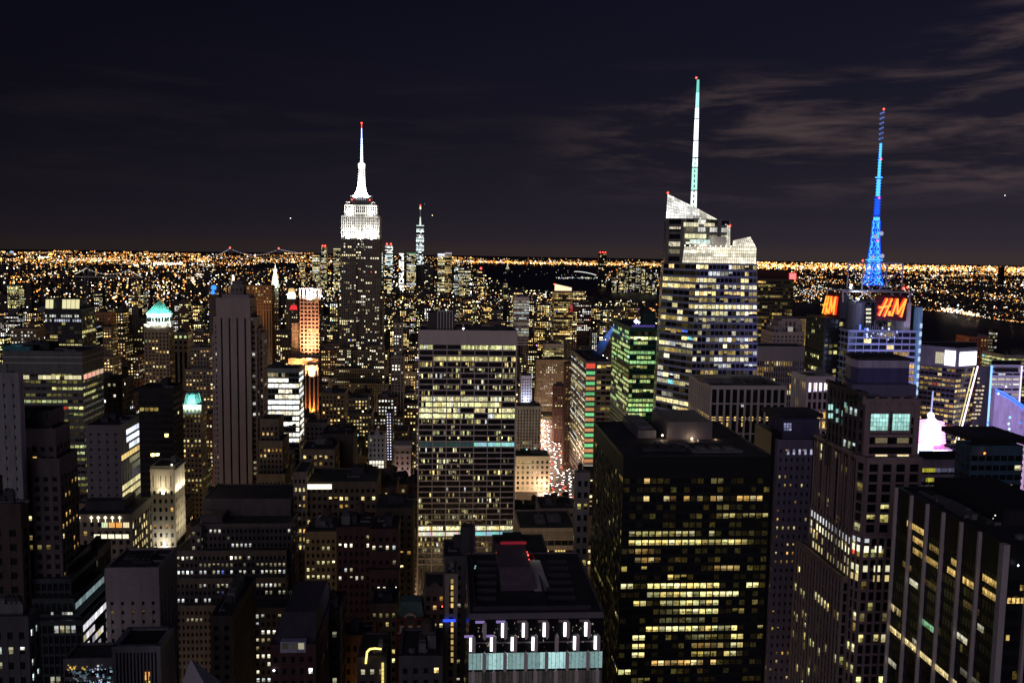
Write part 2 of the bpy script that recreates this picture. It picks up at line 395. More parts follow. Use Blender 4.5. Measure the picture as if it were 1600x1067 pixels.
        for k in range(n+1):                             # fans, ducts and a hatch
            xx = x0+W*r.uniform(.1, .85); yy = y0+D*r.uniform(.1, .85); u = MB(); rad = r.uniform(.5, 1.1)
            if r.random() < .5: u.lathe((xx, yy), ((rad, z1+.26), (rad, z1+1.1), (rad*1.2, z1+1.15), (rad*.5, z1+1.5)), 10); s.units.append(('roof_fan', u, steel))
            else: u.box(xx, xx+min(W*.3, 7), yy, yy+.7, z1+.5, z1+1.2); u.box(xx, xx+.7, yy-.02, yy+D*.2, z1+.45, z1+1.16); u.box(xx+.1, xx+.5, yy+.1, yy+.5, z1+.2, z1+.6); s.units.append(('duct', u, steel))
        if tank: s.tank(x0+W*r.uniform(.25, .75), y0+D*r.uniform(.3, .7), z1)
    def tank(s, x, y, z, r=2.2, h=4.5, m=None):
        u = MB(); 
        for dx, dy in ((-1, -1), (1, -1), (1, 1), (-1, 1)): u.tube((x+dx*r*.6, y+dy*r*.6, z), (x+dx*r*.6, y+dy*r*.6, z+3.2), .14, n=4)
        u.lathe((x, y), ((r, z+3.1), (r*1.02, z+3.1+h*.5), (r, z+3.1+h)), 12); u.lathe((x, y), ((r*1.08, z+3.1+h), (.1, z+3.1+h+r*.6)), 12)
        s.units.append(('water_tank', u, m or brown))
    def unit(s, name, mb, m): s.units.append((name, mb, m))
    def done(s, nind=100, lit=None, min_px=2.6):
        s.wall.build('wall', s.mats, s.root)
        for nme, mb, m in s.units: mb.build(nme, m, s.root)
        near = math.hypot(s.root.location.x, s.root.location.y) < 720
        mat = lit or (LIT_NEAR if near else LIT_FAR)
        single = []; rest = []
        if s.cells:
            def size(q):
                a = q[0][0]; p0 = proj(a[0]); p2 = proj(q[-1][0][2]); return abs(p2[0]-p0[0])*abs(p2[1]-p0[1])
            sz = sorted(((size(q), k) for k, q in enumerate(s.cells)), reverse=True)
            pick = {k for a, k in sz[:nind] if a > min_px*3}
            single = [q for k, q in enumerate(s.cells) if k in pick]; rest = [q for k, q in enumerate(s.cells) if k not in pick]
        for q in single:
            mb = MB()
            for pts, c in q: mb.quad(pts, c)
            mb.build('window', mat, s.root)
        if rest:
            mb = MB()
            for q in rest:
                for pts, c in q: mb.quad(pts, c)
            o = mb.build('window', mat, s.root)
            if len(rest) > 1: o['kind'] = 'stuff'
        return s.root
def sty(name, **k):
    d = dict(ST[name]); d.update(k); return d
def H(label, xl, xr, yt, Y, Lth=20, side='W', st='stone', yb=1100, name='office_building', cat='building', roof=2, tank=False, L_to=None, done=True, nind=100, lit_side=True, rh=5, para=1.0, **over):
    sd_ = 'W' if (xl+xr)/2 < 697 else 'E'                # the wall that faces the view line of the avenue
    if sd_ != side: side = sd_; L_to = None
    b = Bld(name, label, cat, (P((xl+xr)/2, yt, Y)[0], Y, 0.0))
    b.bx = b.pbox(xl, xr, yt, Y, Lth, sty(st, **over), side, yb, L_to=L_to, lit_side=lit_side, para=para)
    if roof: b.rooftop(b.bx, roof, rh, tank=tank)
    if done: b.done(nind)
    return b
# ------------------------------------------------------------------ ground and water
g = MB(); n = 96
rim = [(36000*math.cos(2*math.pi*i/n), 36000*math.sin(2*math.pi*i/n), 0.0) for i in range(n)]
g.add(rim+[(0, 0, 0)], [(i, (i+1) % n, n) for i in range(n)])
tag(g.build('ground', wallmat('night_ground', (.05, .045, .042), amp=.5, scale=.012)), kind='structure')
wm = bpy.data.materials.new('river_water'); wm.use_nodes = True; wb = wm.node_tree.nodes['Principled BSDF']
wb.inputs['Base Color'].default_value = (.005, .008, .024, 1); wb.inputs['Roughness'].default_value = .42; wb.inputs['Specular IOR Level'].default_value = .04
wn = nd(wm.node_tree, 'ShaderNodeTexNoise'); wn.inputs['Scale'].default_value = .02; wn.inputs['Detail'].default_value = 5
wg = nd(wm.node_tree, 'ShaderNodeNewGeometry'); wm.node_tree.links.new(wg.outputs['Position'], wn.inputs['Vector'])
wbp = nd(wm.node_tree, 'ShaderNodeBump'); wbp.inputs['Strength'].default_value = .3; wbp.inputs['Distance'].default_value = 2
wm.node_tree.links.new(wn.outputs['Fac'], wbp.inputs['Height']); wm.node_tree.links.new(wbp.outputs['Normal'], wb.inputs['Normal'])
RIVER_PX = [(735, 412.5), (760, 411), (830, 414.5), (880, 417), (930, 417.5), (905, 423.5), (925, 429), (934, 436), (960, 442), (1030, 448), (1120, 457), (1185, 463), (1245, 472), (1300, 478), (1380, 484), (1440, 484), (1500, 490), (1560, 500), (1640, 508),
            (1700, 560), (1600, 549), (1520, 545), (1440, 540), (1340, 522), (1245, 502), (1150, 490), (1030, 474), (950, 465), (870, 457), (800, 447), (770, 435), (748, 424)]
g = MB(); RIVER = [G(x, y, .4) for x, y in RIVER_PX]; g.add(RIVER, [tuple(range(len(RIVER)))])
tag(g.build('river', wm), kind='structure')
def in_poly(x, y, poly):
    c = False; j = len(poly)-1
    for i in range(len(poly)):
        xi, yi = poly[i][:2]; xj, yj = poly[j][:2]
        if (yi > y) != (yj > y) and x < (xj-xi)*(y-yi)/(yj-yi)+xi: c = not c
        j = i
    return c

# ------------------------------------------------------------------ the tall floodlit tower with the mooring mast
def needle_tower():
    Y = 1290.0; D = 40.0
    b = Bld('skyscraper', 'tallest stepped stone skyscraper with white floodlit crown, mooring mast and blue-white antenna', 'skyscraper', (P(563, 400, Y)[0], Y, 0))
    X = lambda px, py=400: P(px, py, Y)[0]
    Z = lambda py, px=563: P(px, py, Y)[2]
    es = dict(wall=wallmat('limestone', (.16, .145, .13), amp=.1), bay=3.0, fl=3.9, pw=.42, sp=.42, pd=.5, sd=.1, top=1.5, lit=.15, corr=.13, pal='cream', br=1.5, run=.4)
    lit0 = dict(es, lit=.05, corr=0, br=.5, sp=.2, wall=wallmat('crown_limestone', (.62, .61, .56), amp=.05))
    def blk(xl, xr, yt, yb_, dy0, dy1, st, zc=0, sides=(0, 1, 3)):
        x0, x1 = X(xl), X(xr); z0 = Z(yb_) if yb_ else 0; z1 = Z(yt)
        b.mass([(x0, Y+dy0), (x1, Y+dy0), (x1, Y+dy1), (x0, Y+dy1)], None, z0, z1, st, sides, zc, para=.8)
        return x0, x1, z0, z1
    zc = Z(605)
    blk(533.5, 556, 374.5, None, 0, D, es, zc); blk(571, 592.5, 374.5, None, 0, D, es, zc)
    blk(556, 571, 374.5, None, 4, D-4, dict(es, bay=2.4), zc)
    blk(529, 536, 470, None, 6, D-4, es, zc); blk(590, 597.5, 462, None, 6, D-4, es, zc)
    blk(527, 549, 545, None, -8, 2, es, zc); blk(575, 601, 540, None, -8, 2, es, zc); blk(549, 575, 548, None, -5, 3, es, zc)
    blk(524, 602, 575, None, -14, D, es, zc); blk(520, 608, 596, None, -22, D+6, es, zc)
    # crown
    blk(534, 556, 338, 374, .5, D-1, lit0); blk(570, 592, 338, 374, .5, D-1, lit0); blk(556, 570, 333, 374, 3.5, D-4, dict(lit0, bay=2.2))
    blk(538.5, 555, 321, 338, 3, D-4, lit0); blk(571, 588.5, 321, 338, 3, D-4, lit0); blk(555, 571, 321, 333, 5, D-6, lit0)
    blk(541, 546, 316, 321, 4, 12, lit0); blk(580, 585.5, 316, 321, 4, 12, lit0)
    dk = dict(es, lit=0, wall=steel, br=.5)
    blk(546.5, 580.5, 306.5, 321, 9, D-10, dk)
    # mast
    cx = X(563, 300); cy = Y+D/2; u = MB(); S = Y/FOC
    rr = lambda px_: px_*S
    u.lathe((cx, cy), [(rr(14), Z(306)), (rr(9.0), Z(301)), (rr(6.6), Z(294)), (rr(5.4), Z(284)), (rr(4.8), Z(272)), (rr(4.6), Z(262))], 12)
    for k in range(4):
        a = math.pi/4+k*math.pi/2; dx, dy = math.cos(a), math.sin(a)
        for (r1, z1), (r2, z2) in zip([(15.5, 306), (10, 298), (7.4, 289), (6.2, 276)], [(10, 298), (7.4, 289), (6.2, 276), (5.4, 263)]):
            u.tube((cx+dx*rr(r1), cy+dy*rr(r1), Z(z1)), (cx+dx*rr(r2), cy+dy*rr(r2), Z(z2)), 1.0, .8, 4)
    b.unit('mast', u, lit0['wall'])
    u = MB()
    for k in range(8):
        a = (k+.5)*math.pi/4; dx, dy = math.cos(a), math.sin(a)
        u.tube((cx+dx*rr(5.3), cy+dy*rr(5.3), Z(283)), (cx+dx*rr(4.7), cy+dy*rr(4.7), Z(263)), .55, .5, 4)
    b.unit('mast_window', u, emit('mast_window_light', (.92, .97, 1), 1.6))
    u = MB(); u.lathe((cx, cy), [(rr(5.2), Z(262)), (rr(5.2), Z(259)), (rr(5.4), Z(258.6)), (rr(5.6), Z(254.5)), (rr(3.4), Z(252.5)), (rr(2.0), Z(251.5))], 12)
    b.unit('lantern', u, emit('lantern_light', (1, .93, .95), 1.8))
    u = MB()
    for z1, z2, r1, r2 in ((252, 240, 2.0, 1.8), (240, 226, 1.6, 1.5), (226, 213, 1.25, 1.1), (213, 198, .8, .6)):
        u.tube((cx, cy, Z(z1)), (cx, cy, Z(z2)), rr(r1), rr(r2), 6)
    for k in range(9): u.tube((cx, cy, Z(250-k*4.2)), (cx, cy, Z(248.8-k*4.2)), rr(2.5-.13*k), n=6)
    b.unit('antenna', u, emit('antenna_blue_white', (.42, .52, 1), 4.0))
    u = MB(); u.octa((cx, cy, Z(189.5)), 1.4); u.tube((cx, cy, Z(198)), (cx, cy, Z(190)), .35, n=4); b.unit('beacon', u, red_bea)
    for px_ in (549, 577):
        u = MB(); u.octa((X(px_), Y+7.5, Z(312)), 1.1); b.unit('beacon', u, red_bea)
    b.done(100)
    col = (1.0, .985, .93)
    r = b.root
    for xl, xr, yb_, yt, dy in ((534, 556, 374, 345, -3.2), (570, 592, 374, 345, -3.2)):
        x0, x1 = X(xl), X(xr); lamp(r, ((x0+x1)/2, Y+dy, Z(yb_)+.6), ((x0+x1)/2, Y+dy+2.3, Z(yt)), x1-x0, 1.2, 52000, col)
    x0, x1 = X(557), X(569); lamp(r, ((x0+x1)/2, Y+.2, Z(374)+.6), ((x0+x1)/2, Y+2.8, Z(340)), x1-x0, 1.0, 16000, col)
    for xl, xr in ((538.5, 555), (571, 588.5)):
        x0, x1 = X(xl), X(xr); lamp(r, ((x0+x1)/2, Y+1.2, Z(337)), ((x0+x1)/2, Y+3.8, Z(321)), x1-x0, .9, 26000, col)
    for dx in (-1, 1): lamp(r, (cx+dx*rr(11), cy-rr(17), Z(307)+1), (cx+dx*rr(1), cy-rr(4), Z(282)), 8, 3, 22000, (.95, .98, 1))
    lamp(r, (cx, cy-rr(16), Z(306)+1), (cx, cy-rr(5), Z(275)), 10, 2, 30000, (.95, .98, 1))
    HERO.append((520, 608, 190, 610, Y)); FOOT.append((X(518), X(610), Y-24, Y+60))
needle_tower()

# ------------------------------------------------------------------ the glass tower with the sloping crown and the tall spire
def sloped_tower():
    Y = 560.0
    b = Bld('skyscraper', 'faceted glass skyscraper with slanted glowing crown and slender teal and white lit spire', 'skyscraper', (P(1110, 600, Y)[0], Y, 0))
    gl = dict(wall=bluegl, bay=3.1, fl=4.2, pw=.12, sp=.36, pd=.16, sd=.3, top=0, lit=.36, corr=.10, pal='mixed', br=1.25, split=2, run=.3, full=.8, dim=.5)
    zc = P(1100, 655, Y)[2]
    def pt(px, py, dy): return P(px, py, Y+dy)
    def V(px, py, dy, z): q = P(px, py, Y+dy); return (q[0], q[1])
    zt = P(1120, 412, Y)[2]; zs = P(1085, 520, Y)[2]
    # lower shaft, front block: north-east corner is cut by a facet that widens towards the ground
    bot = [V(1078, 640, 0, 0), V(1183, 640, 0, 0), V(1178, 640, 48, 0), V(1020, 640, 48, 0), V(1024, 640, 26, 0)]
    mid = [V(1087, 440, 0, 0), V(1181.5, 440, 0, 0), V(1176, 440, 48, 0), V(1032, 440, 48, 0), V(1036, 440, 26, 0)]
    zb = 0.0; zm = P(1120, 414, Y)[2]
    # carry the taper down to the ground
    k = (zm-zb)/(zm-P(1100, 640, Y)[2])
    low = [(m[0]+(q[0]-m[0])*k, m[1]+(q[1]-m[1])*k) for q, m in zip(bot, mid)]
    b.mass(low, mid, zb, zm, gl, (0, 1), zc, para=.6)
    F4 = Face((*low[4], zb), (*low[0], zb), (*mid[0], zm), (*mid[4], zm)); b.facade(F4, dict(BASE, **dict(gl, pw=.03, sp=.34, sd=.08, pd=.05, top=0, bay=5.5, lit=.48, corr=.15, br=1.35, run=.6, split=3)), zc, zb, zm)
    F = Face((*mid[4], zm), (*mid[0], zm), (*mid[0], zm+1), (*mid[4], zm+1))
    # dark recessed west part behind the facet, carrying the windows of the tall crown
    A = [V(1040, 380, 22, 0), V(1068, 380, 14, 0), V(1141, 380, 22, 0), V(1141, 380, 46, 0), V(1037, 380, 46, 0)]
    zA = P(1060, 343, Y+20)[2]
    b.mass(A, None, zm, zA, dict(gl, wall=steel, lit=.7, corr=.3, fl=5.2, bay=9, pw=.35, split=3, pal='white', br=1.1), (0, 1), 0, para=.4)
    # lit glass screen of the front block
    def screen(name, pts, nx, nz, c, seed, lo=.35):
        """a glazed screen wall lit from behind: panes, each its own brightness, and the mullions that hold them"""
        r = random.Random(seed); F = Face(*pts); panes = MB(); bars = MB()
        wall = [[r.uniform(lo, 1) for i in range(5)] for j in range(4)]
        for j in range(nz):
            for i in range(nx):
                g = wall[j*4//nz][i*5//nx]*r.uniform(.75, 1.15)
                if r.random() < .06: g *= 2
                F.hexa(panes, i/nx, (i+1)/nx, j/nz, (j+1)/nz, -.12, 0, col=(c[0]*g, c[1]*g, c[2]*g)) if 0 else panes.quad(F.rect((i+.06)/nx, (i+.94)/nx, (j+.06)/nz, (j+.94)/nz, 0), (c[0]*g, c[1]*g, c[2]*g))
        for i in range(nx+1): F.hexa(bars, i/nx-.05/nx, i/nx+.05/nx, 0, 1, -.2, .12)
        for j in range(nz+1): F.hexa(bars, -.004, 1.004, j/nz-.05/nz, j/nz+.05/nz, -.2, .1)
        o = panes.build(name, LIT_FAR, b.root)
        q = bars.build('mullion', steel, o)
    z2 = P(1120, 388.5, Y)[2]; z3 = P(1160, 371, Y)[2]
    p = lambda xy, z: (xy[0], xy[1], z)
    m0 = V(1066, 400, 0, 0); m1 = V(1181.5, 400, 0, 0)
    Fr = Face(p(m0, zm+1.0), p(m1, zm+1.0), p(m1, z2), p(m0, z2))
    screen('lit_screen', (p(m0, zm+1), p(m1, zm+1), p(m1, z2+1), p(V(1069, 390, 0, 0), z2+1)), 34, 5, (1.75, 1.6, 1.22), 3, .3)
    screen('lit_screen', (p(V(1042, 400, 24, 0), zm+1), p(m0, zm+1), p(V(1069, 390, 0, 0), z2+1), p(V(1046, 390, 24, 0), z2+1)), 8, 5, (.45, .42, .36), 4) if 0 else None
    # the right hand screen that folds inwards at the top
    a0 = V(1144, 388, 0, 0); a1 = V(1181.5, 388, 0, 0)
    screen('lit_screen', (p(a0, z2+1.2), p(a1, z2+1.2), P(1172.5, 370, Y+3), P(1145.5, 376, Y+3)), 10, 6, (1.5, 1.36, 1.1), 5, .5)
    # slanted crown of the rear block
    q0 = P(1041, 343, Y+22); q1 = P(1142, 388, Y+22); q1 = (q1[0], q1[1], P(1142, 388, Y+22)[2])
    screen('lit_screen', (P(1040.5, 341.5, Y+21), P(1093, 341.5, Y+21), P(1093, 327.5, Y+21), P(1043.2, 303, Y+21)), 20, 7, (1.7, 1.67, 1.56), 6, .25)
    screen('lit_screen', (P(1093, 352, Y+21), P(1141, 388, Y+21), P(1141, 354, Y+21), P(1093, 327.5, Y+21)), 18, 8, (1.5, 1.42, 1.15), 7, .3)
    mb = MB()
    mb.prism([P(1042, 343, Y+23), P(1141, 388, Y+23), P(1141, 388, Y+46), P(1042, 343, Y+46)], [P(1044, 305, Y+23), P(1140, 355, Y+23), P(1140, 360, Y+46), P(1044, 312, Y+46)])
    b.unit('crown_core', mb, steel)
    mb = MB(); x0, y0, z0 = P(1113, 388, Y+8); x1 = P(1134, 388, Y+8)[0]
    mb.box(x0, x1, Y+8, Y+18, z0-2, P(1120, 370, Y+8)[2]); mb.box(P(1080, 388, Y+9)[0], x0-.3, Y+9, Y+17, z0-2, P(1090, 381, Y+8)[2])
    b.unit('plant_room', mb, white)
    mb = MB()
    for i in range(14): x = P(1070+i*8, 390, Y+4)[0]; mb = MB(); mb.octa((x, Y+4, z2+1.6), .38); b.unit('roof_light', mb, emit('roof_light', (1, .95, .8), 5))
    for xl, xr, yt, yb_, c in ((1068, 1092, 348, 354, (1, .9, .6)), (1070, 1104, 366, 372, (1, .95, .55)), (1078, 1110, 375, 381, (.75, .95, .85)), (1100, 1117, 349, 354, (1, .9, .6))):
        a = P(xl, yb_, Y+13.5); q = P(xr, yt, Y+13.5)
        for k in range(6):
            xx0 = a[0]+(q[0]-a[0])*k/6; xx1 = a[0]+(q[0]-a[0])*(k+.9)/6
            g = b.rnd.uniform(.6, 1.2); b.cells.append([([(xx0, Y+13.4, a[2]), (xx1, Y+13.4, a[2]), (xx1, Y+13.4, q[2]), (xx0, Y+13.4, q[2])], tuple(v*g for v in c))])
    # spire
    cx, cy, _ = P(1083.5, 325, Y+30); zz = lambda y_: P(1085, y_, Y+30)[2]; S = (Y+30)/FOC
    segs = [(332, 298, 5.6, 5.0, (.9, 1, .95), 1.4), (298, 262, 5.0, 4.6, (.45, .95, .75), 1.2), (262, 247, 4.6, 4.2, (.75, 1, .95), 1.5), (247, 220, 4.2, 3.7, (.80, .82, 1), 1.9), (220, 186, 3.7, 3.2, (.85, .90, 1), 1.8),
            (186, 168, 3.2, 2.6, (.75, .95, 1), 1.5), (168, 145, 2.4, 1.9, (.40, .95, .85), 1.3), (145, 125, 1.7, 1.2, (.20, .75, .62), 1.0)]
    for y1, y2, r1, r2, c, e in segs:
        mb = MB()
        for k in range(4):                           # four lit legs with bracing between
            a = math.pi/4+k*math.pi/2; a2 = a+math.pi/2
            f = lambda ang, r_, y_: (cx+math.cos(ang)*r_*S*.8, cy+math.sin(ang)*r_*S*.8, zz(y_))
            mb.tube(f(a, r1, y1), f(a, r2, y2), .45, n=5)
            ym = y1; step = max(5, r1*1.6)
            while ym > y2+.1:
                yn = max(y2, ym-step); t1 = (y1-ym)/(y1-y2); t2 = (y1-yn)/(y1-y2)
                mb.tube(f(a, r1+(r2-r1)*t1, ym), f(a2, r1+(r2-r1)*t2, yn), .32, n=4); ym = yn
        if y1 < 262: mb.tube((cx, cy, zz(y1)), (cx, cy, zz(y2)), r1*S*.55, r2*S*.55, 6)
        b.unit('spire_section', mb, emit('spire_light_%d' % y1, c, e))
        mb = MB(); mb.tube((cx, cy, zz(y1)-.3), (cx, cy, zz(y1)+.3), r1*S*1.1, n=8); b.unit('spire_collar', mb, steel)
    for q in ((1088, 122, Y+30), (1043.5, 301.5, Y+21), (1140.5, 353, Y+21)):
        mb = MB(); mb.octa(P(*q), .8); b.unit('beacon', mb, red_bea)
    b.done(100)
    lamp(b.root, P(1100, 386, Y+6), P(1100, 366, Y+13), 30, 1, 1400, (1, .93, .8))
    HERO.append((1018, 1184, 300, 650, Y)); FOOT.append((P(1010, 640, Y)[0], P(1190, 640, Y)[0], Y-4, Y+60))
sloped_tower()

# ------------------------------------------------------------------ the tower with the blue lattice mast and the red signs
def sign_letters(mb1, mb2, F, w):
    """brush written capital H, small ampersand, capital M; thick red strokes and thin yellow tubes in front"""
    S = [((.30, .97), (.02, .07)), ((.47, .97), (.21, .03)), ((0, .50), (.20, .53)), ((.20, .53), (.43, .62)), ((.66, .97), (.49, .07)), ((.66, .97), (.69, .18)), ((.69, .18), (.96, .97)), ((.97, .97), (.83, .03))]
    amp = [(.44, .10), (.36, .24), (.40, .32), (.42, .27), (.36, .17), (.38, .10), (.42, .13), (.44, .20)]
    for (p, q) in S:
        mb1.tube(F.at(*p, .5), F.at(*q, .5), w, w*.9, 6); mb2.tube(F.at(*p, 1.0+w*.5), F.at(*q, 1.0+w*.5), w*.52, w*.45, 5)
    for p, q in zip(amp, amp[1:]): mb1.tube(F.at(*p, .5), F.at(*q, .5), w*.6, n=5); mb2.tube(F.at(*p, 1+w*.6), F.at(*q, 1+w*.6), w*.42, n=5)
def mast_tower():
    Y = 560.0
    b = Bld('skyscraper', 'dark tower with red lettered signs on two sides and a tall blue lit lattice mast', 'skyscraper', (P(1380, 560, Y)[0], Y, 0))
    zc = P(1380, 640, Y)[2]
    X = lambda px, dy=0, py=520: P(px, py, Y+dy)[0]
    Z = lambda py, px=1380, dy=0: P(px, py, Y+dy)[2]
    blue = dict(wall=bluegl, bay=5.4, fl=4.1, pw=.08, sp=.3, pd=.2, sd=.25, top=1, lit=.30, corr=.05, pal='warm', br=1.3, split=2, run=.3)
    dark = dict(wall=black, bay=3.0, fl=4.1, pw=.25, sp=.4, pd=.25, sd=.15, top=1, lit=.20, corr=.04, pal='office', br=.9, run=.3)
    # main shaft: dark eastern wall, bluish glazed north front, glass corner strip to the west
    x0, x1, x2 = X(1326), X(1434), X(1287, 40)
    b.mass([(x0, Y), (x1, Y), (x1, Y+44), (x0, Y+44)], None, 0, Z(517), blue, (0, 3), zc, nolit=(3,), para=.5)
    xe = X(1288, 14)
    b.mass([(xe, Y+14), (x0-.4, Y+14), (x0-.4, Y+44), (xe, Y+44)], None, 0, Z(497, 1300, 14), dark, (0, 3), zc, para=.5)
    mb = MB()
    mb.box(x1-1.2, x1+1.6, Y-1.6, Y+4, 0, Z(480, 1434)); b.unit('corner_glass', mb, wallmat('cyan_glass', (.22, .48, .62), rough=.3))
    st = MB()
    for k in range(9): zz_ = Z(505+13*k, 1434); st.box(x1+.2, x1+1.8, Y-1.75, Y-1.65, zz_-3, zz_)
    b.unit('corner_light', st, emit('corner_light', (.55, .75, 1), .9))
    # drum and upper block
    dx = X(1339, 10); r = (X(1355, 10)-X(1323, 10))/2
    mb = MB(); mb.lathe((dx, Y+14), ((r, Z(520, 1340, 10)), (r, Z(473, 1340, 10))), 24)
    for k in range(9): z_ = Z(512-4.2*k, 1340, 10); mb.lathe((dx, Y+14), ((r+.25, z_), (r+.25, z_+.7)), 24)
    b.unit('drum', mb, wallmat('drum_metal', (.15, .15, .19), rough=.4, metal=.4))
    ux0, ux1 = X(1318, 12), X(1422, 12)
    b.mass([(ux0, Y+20), (ux1, Y+20), (ux1, Y+42), (ux0, Y+42)], None, Z(518), Z(471, 1380, 20), dict(dark, wall=steel, lit=.12), (0, 3), zc, para=.4)
    b.mass([(X(1412, 2), Y+2), (X(1421, 2), Y+2), (X(1421, 2), Y+19), (X(1412, 2), Y+19)], None, Z(518), Z(474, 1416, 2), dict(wall=white, lit=0, pw=0, sp=1, top=1), (0, 3), 0, para=.3)
    cells = MB()
    for k, yy in enumerate((483, 489, 496, 502)):
        b.cells.append([([P(1353, yy+2, Y+6), P(1361, yy+2, Y+6), P(1361, yy-1, Y+6), P(1353, yy-1, Y+6)], (1, .95, .7))])
    mb = MB(); mb.box(X(1351, 7), X(1363, 7), Y+6.2, Y+20, Z(517), Z(478)); b.unit('lift_core', mb, black)
    # machine level: blue lit chaotic equipment over the setback
    rr = random.Random(5); mb = MB(); m2 = MB()
    for k in range(46):
        px_ = rr.uniform(1354, 1402); py_ = rr.gauss(523, 4.5); p = P(px_, py_, Y-1+rr.uniform(0, 3)); (mb if rr.random() < .75 else m2).octa(p, rr.uniform(.3, 1.0))
    b.unit('rig_light', mb, emit('rig_light_blue', (.42, .52, 1), 1.7)); b.unit('rig_light', m2, emit('rig_light_white', (.85, .9, 1), 3))
    mb = MB()
    for k in range(16): px_ = 1352+k*3.4; p = P(px_, 527, Y-.5); mb.box(p[0]-.15, p[0]+.15, Y-.6, Y-.3, p[2]-1, p[2]+rr.uniform(4, 12))
    for k in range(4): mb.box(X(1352), X(1404), Y-.8, Y-.6, Z(527-3*k)-.15, Z(527-3*k)+.15)
    b.unit('scaffold', mb, steel)
    for px_, py_ in ((1344, 512), (1352, 517)):
        mb = MB(); p = P(px_, py_, Y+4); mb.box(p[0]-.5, p[0]+.5, p[1]-.3, p[1]+.3, p[2]-2, p[2]+2); b.unit('blue_light', mb, emit('blue_strip', (.08, .2, 1), 1.6))
    # the square roof frame and its trusses
    fr = MB(); t = .55
    def bar(a, c, r_=t): fr.tube(a, c, r_, n=4)
    for dy in (6, 30):
        c = [P(1317, 472, Y+6), P(1317, 455.5, Y+6), P(1421, 456.5, Y+6), P(1421, 474, Y+6)]
        c = [(q[0], Y+dy, q[2]) for q in c]
        for a, q in zip(c, c[1:]): bar(a, q)
        if dy == 6:
            lo = Z(472, 1330, 6); hi = c[1][2]
            for k0, k1 in ((1317, 1333), (1349, 1333), (1349, 1365), (1405, 1397), (1421, 1412)): bar((X(k0, 6), Y+dy, hi), (X(k1, 6), Y+dy, lo), .35)
    b.unit('roof_frame', fr, wallmat('pale_frame', (.62, .60, .62), rough=.5))
    fr = MB(); c0, c1, zt_, zb_ = X(1332, 24), X(1393, 24), Z(411, 1360, 24), Z(452, 1360, 24)
    for dy in (14, 36):
        fr.tube((c0, Y+dy, zb_), (c0, Y+dy, zt_), .5, n=4); fr.tube((c1, Y+dy, zb_), (c1, Y+dy, zt_), .5, n=4); fr.tube((c0, Y+dy, zt_), (c1, Y+dy, zt_), .45, n=4)
        fr.tube((c0, Y+dy, zt_-3), (X(1356, 24), Y+24, zb_), .25, n=4); fr.tube((c1, Y+dy, zt_-3), (X(1370, 24), Y+24, zb_), .25, n=4)
    for xx in (c0, c1): fr.tube((xx, Y+14, zt_), (xx, Y+36, zt_), .45, n=4)
    b.unit('mast_frame', fr, wallmat('violet_frame', (.55, .53, .62), rough=.5))
    # signs
    for pts, w_, pad in (((P(1371, 495, Y-.5), P(1413.5, 496.5, Y-.5), P(1415.5, 466, Y-.5), P(1372, 465, Y-.5)), 1.05, True), (None, .95, True)):
        if pts is None:
            xs = X(1287.5, 20)-.4; ya, yb2 = Y+43, Y+14.5
            pts = tuple(P(q[0], q[1], Y+28) for q in ((1288, 491.5), (1309.5, 492), (1310, 463), (1289, 461.5)))
            pts = tuple((xs+(14.0 if 0 else 0)+(k_)*0, yy, q[2]) for q, yy, k_ in zip(pts, (ya, yb2, yb2, ya), range(4)))
            # the eastern wall recedes to the left, so its sign is set on a plane turned a little to the north
            pts = (P(1288, 491.5, Y+34), P(1309.5, 492.5, Y+12), P(1310, 463, Y+12), P(1289, 461.5, Y+34))
        F = Face(*pts); bd = MB(); F.hexa(bd, -.06, 1.06, -.18, 1.14, -.8, 0); b.unit('sign_board', bd, wallmat('sign_board', (.05, .012, .02)))
        m1, m2 = MB(), MB(); sign_letters(m1, m2, F, w_*1.12)
        b.unit('lettering', m1, emit('sign_red', (1, .035, .008), 1.6)); b.unit('lettering_tube', m2, emit('sign_orange', (1, .42, .04), 1.5))
    bk = MB()
    q = [P(1287, 497, Y+35), P(1311, 498, Y+11), P(1325, 498, Y+12), P(1325, 498, Y+42), P(1290, 497, Y+42)]; t_ = [(x, y, Z(459, 1300, 20)) for x, y, z in q]
    bk.prism(q, t_); b.unit('sign_tower', bk, black)
    # lattice mast: its members glow to stand for blue floodlighting
    cx, cy = X(1364, 25, 440), Y+25; S = (Y+25)/FOC; zz = lambda y_: P(1366, y_, Y+25)[2]
    blues = [emit('mast_blue', (.004, .085, 1), 1.3), emit('mast_bright', (.05, .34, 1), 2.3), emit('mast_deep', (.003, .03, .7), .7)]
    prof = [(445, 17), (432, 12.5), (407, 10), (390, 8.2), (375, 6.8), (360, 6.0), (345, 5.6)]
    A = MB(); B = MB()
    f = lambda a, r_, y_: (cx+math.cos(a)*r_*S, cy+math.sin(a)*r_*S, zz(y_))
    for (y1, r1), (y2, r2) in zip(prof, prof[1:]):
        k_ = max(1, int((y1-y2)/8))
        for i in range(4):
            a = math.pi/4+i*math.pi/2; a2 = a+math.pi/2; A.tube(f(a, r1, y1), f(a, r2, y2), .42, n=4)
            for s_ in range(k_):
                t1, t2 = s_/k_, (s_+1)/k_; ra, rb = r1+(r2-r1)*t1, r1+(r2-r1)*t2; ya, yb2 = y1+(y2-y1)*t1, y1+(y2-y1)*t2
                B.tube(f(a, ra, ya), f(a2, rb, yb2), .22, n=4); B.tube(f(a2, ra, ya), f(a, rb, yb2), .22, n=4); A.tube(f(a, ra, ya), f(a2, ra, ya), .3, n=4)
    b.unit('mast_leg', A, blues[0]); b.unit('mast_bracing', B, blues[1])
    A = MB(); A.tube((cx, cy, zz(445)), (cx, cy, zz(345)), .9, .6, 6); b.unit('mast_core', A, blues[2])
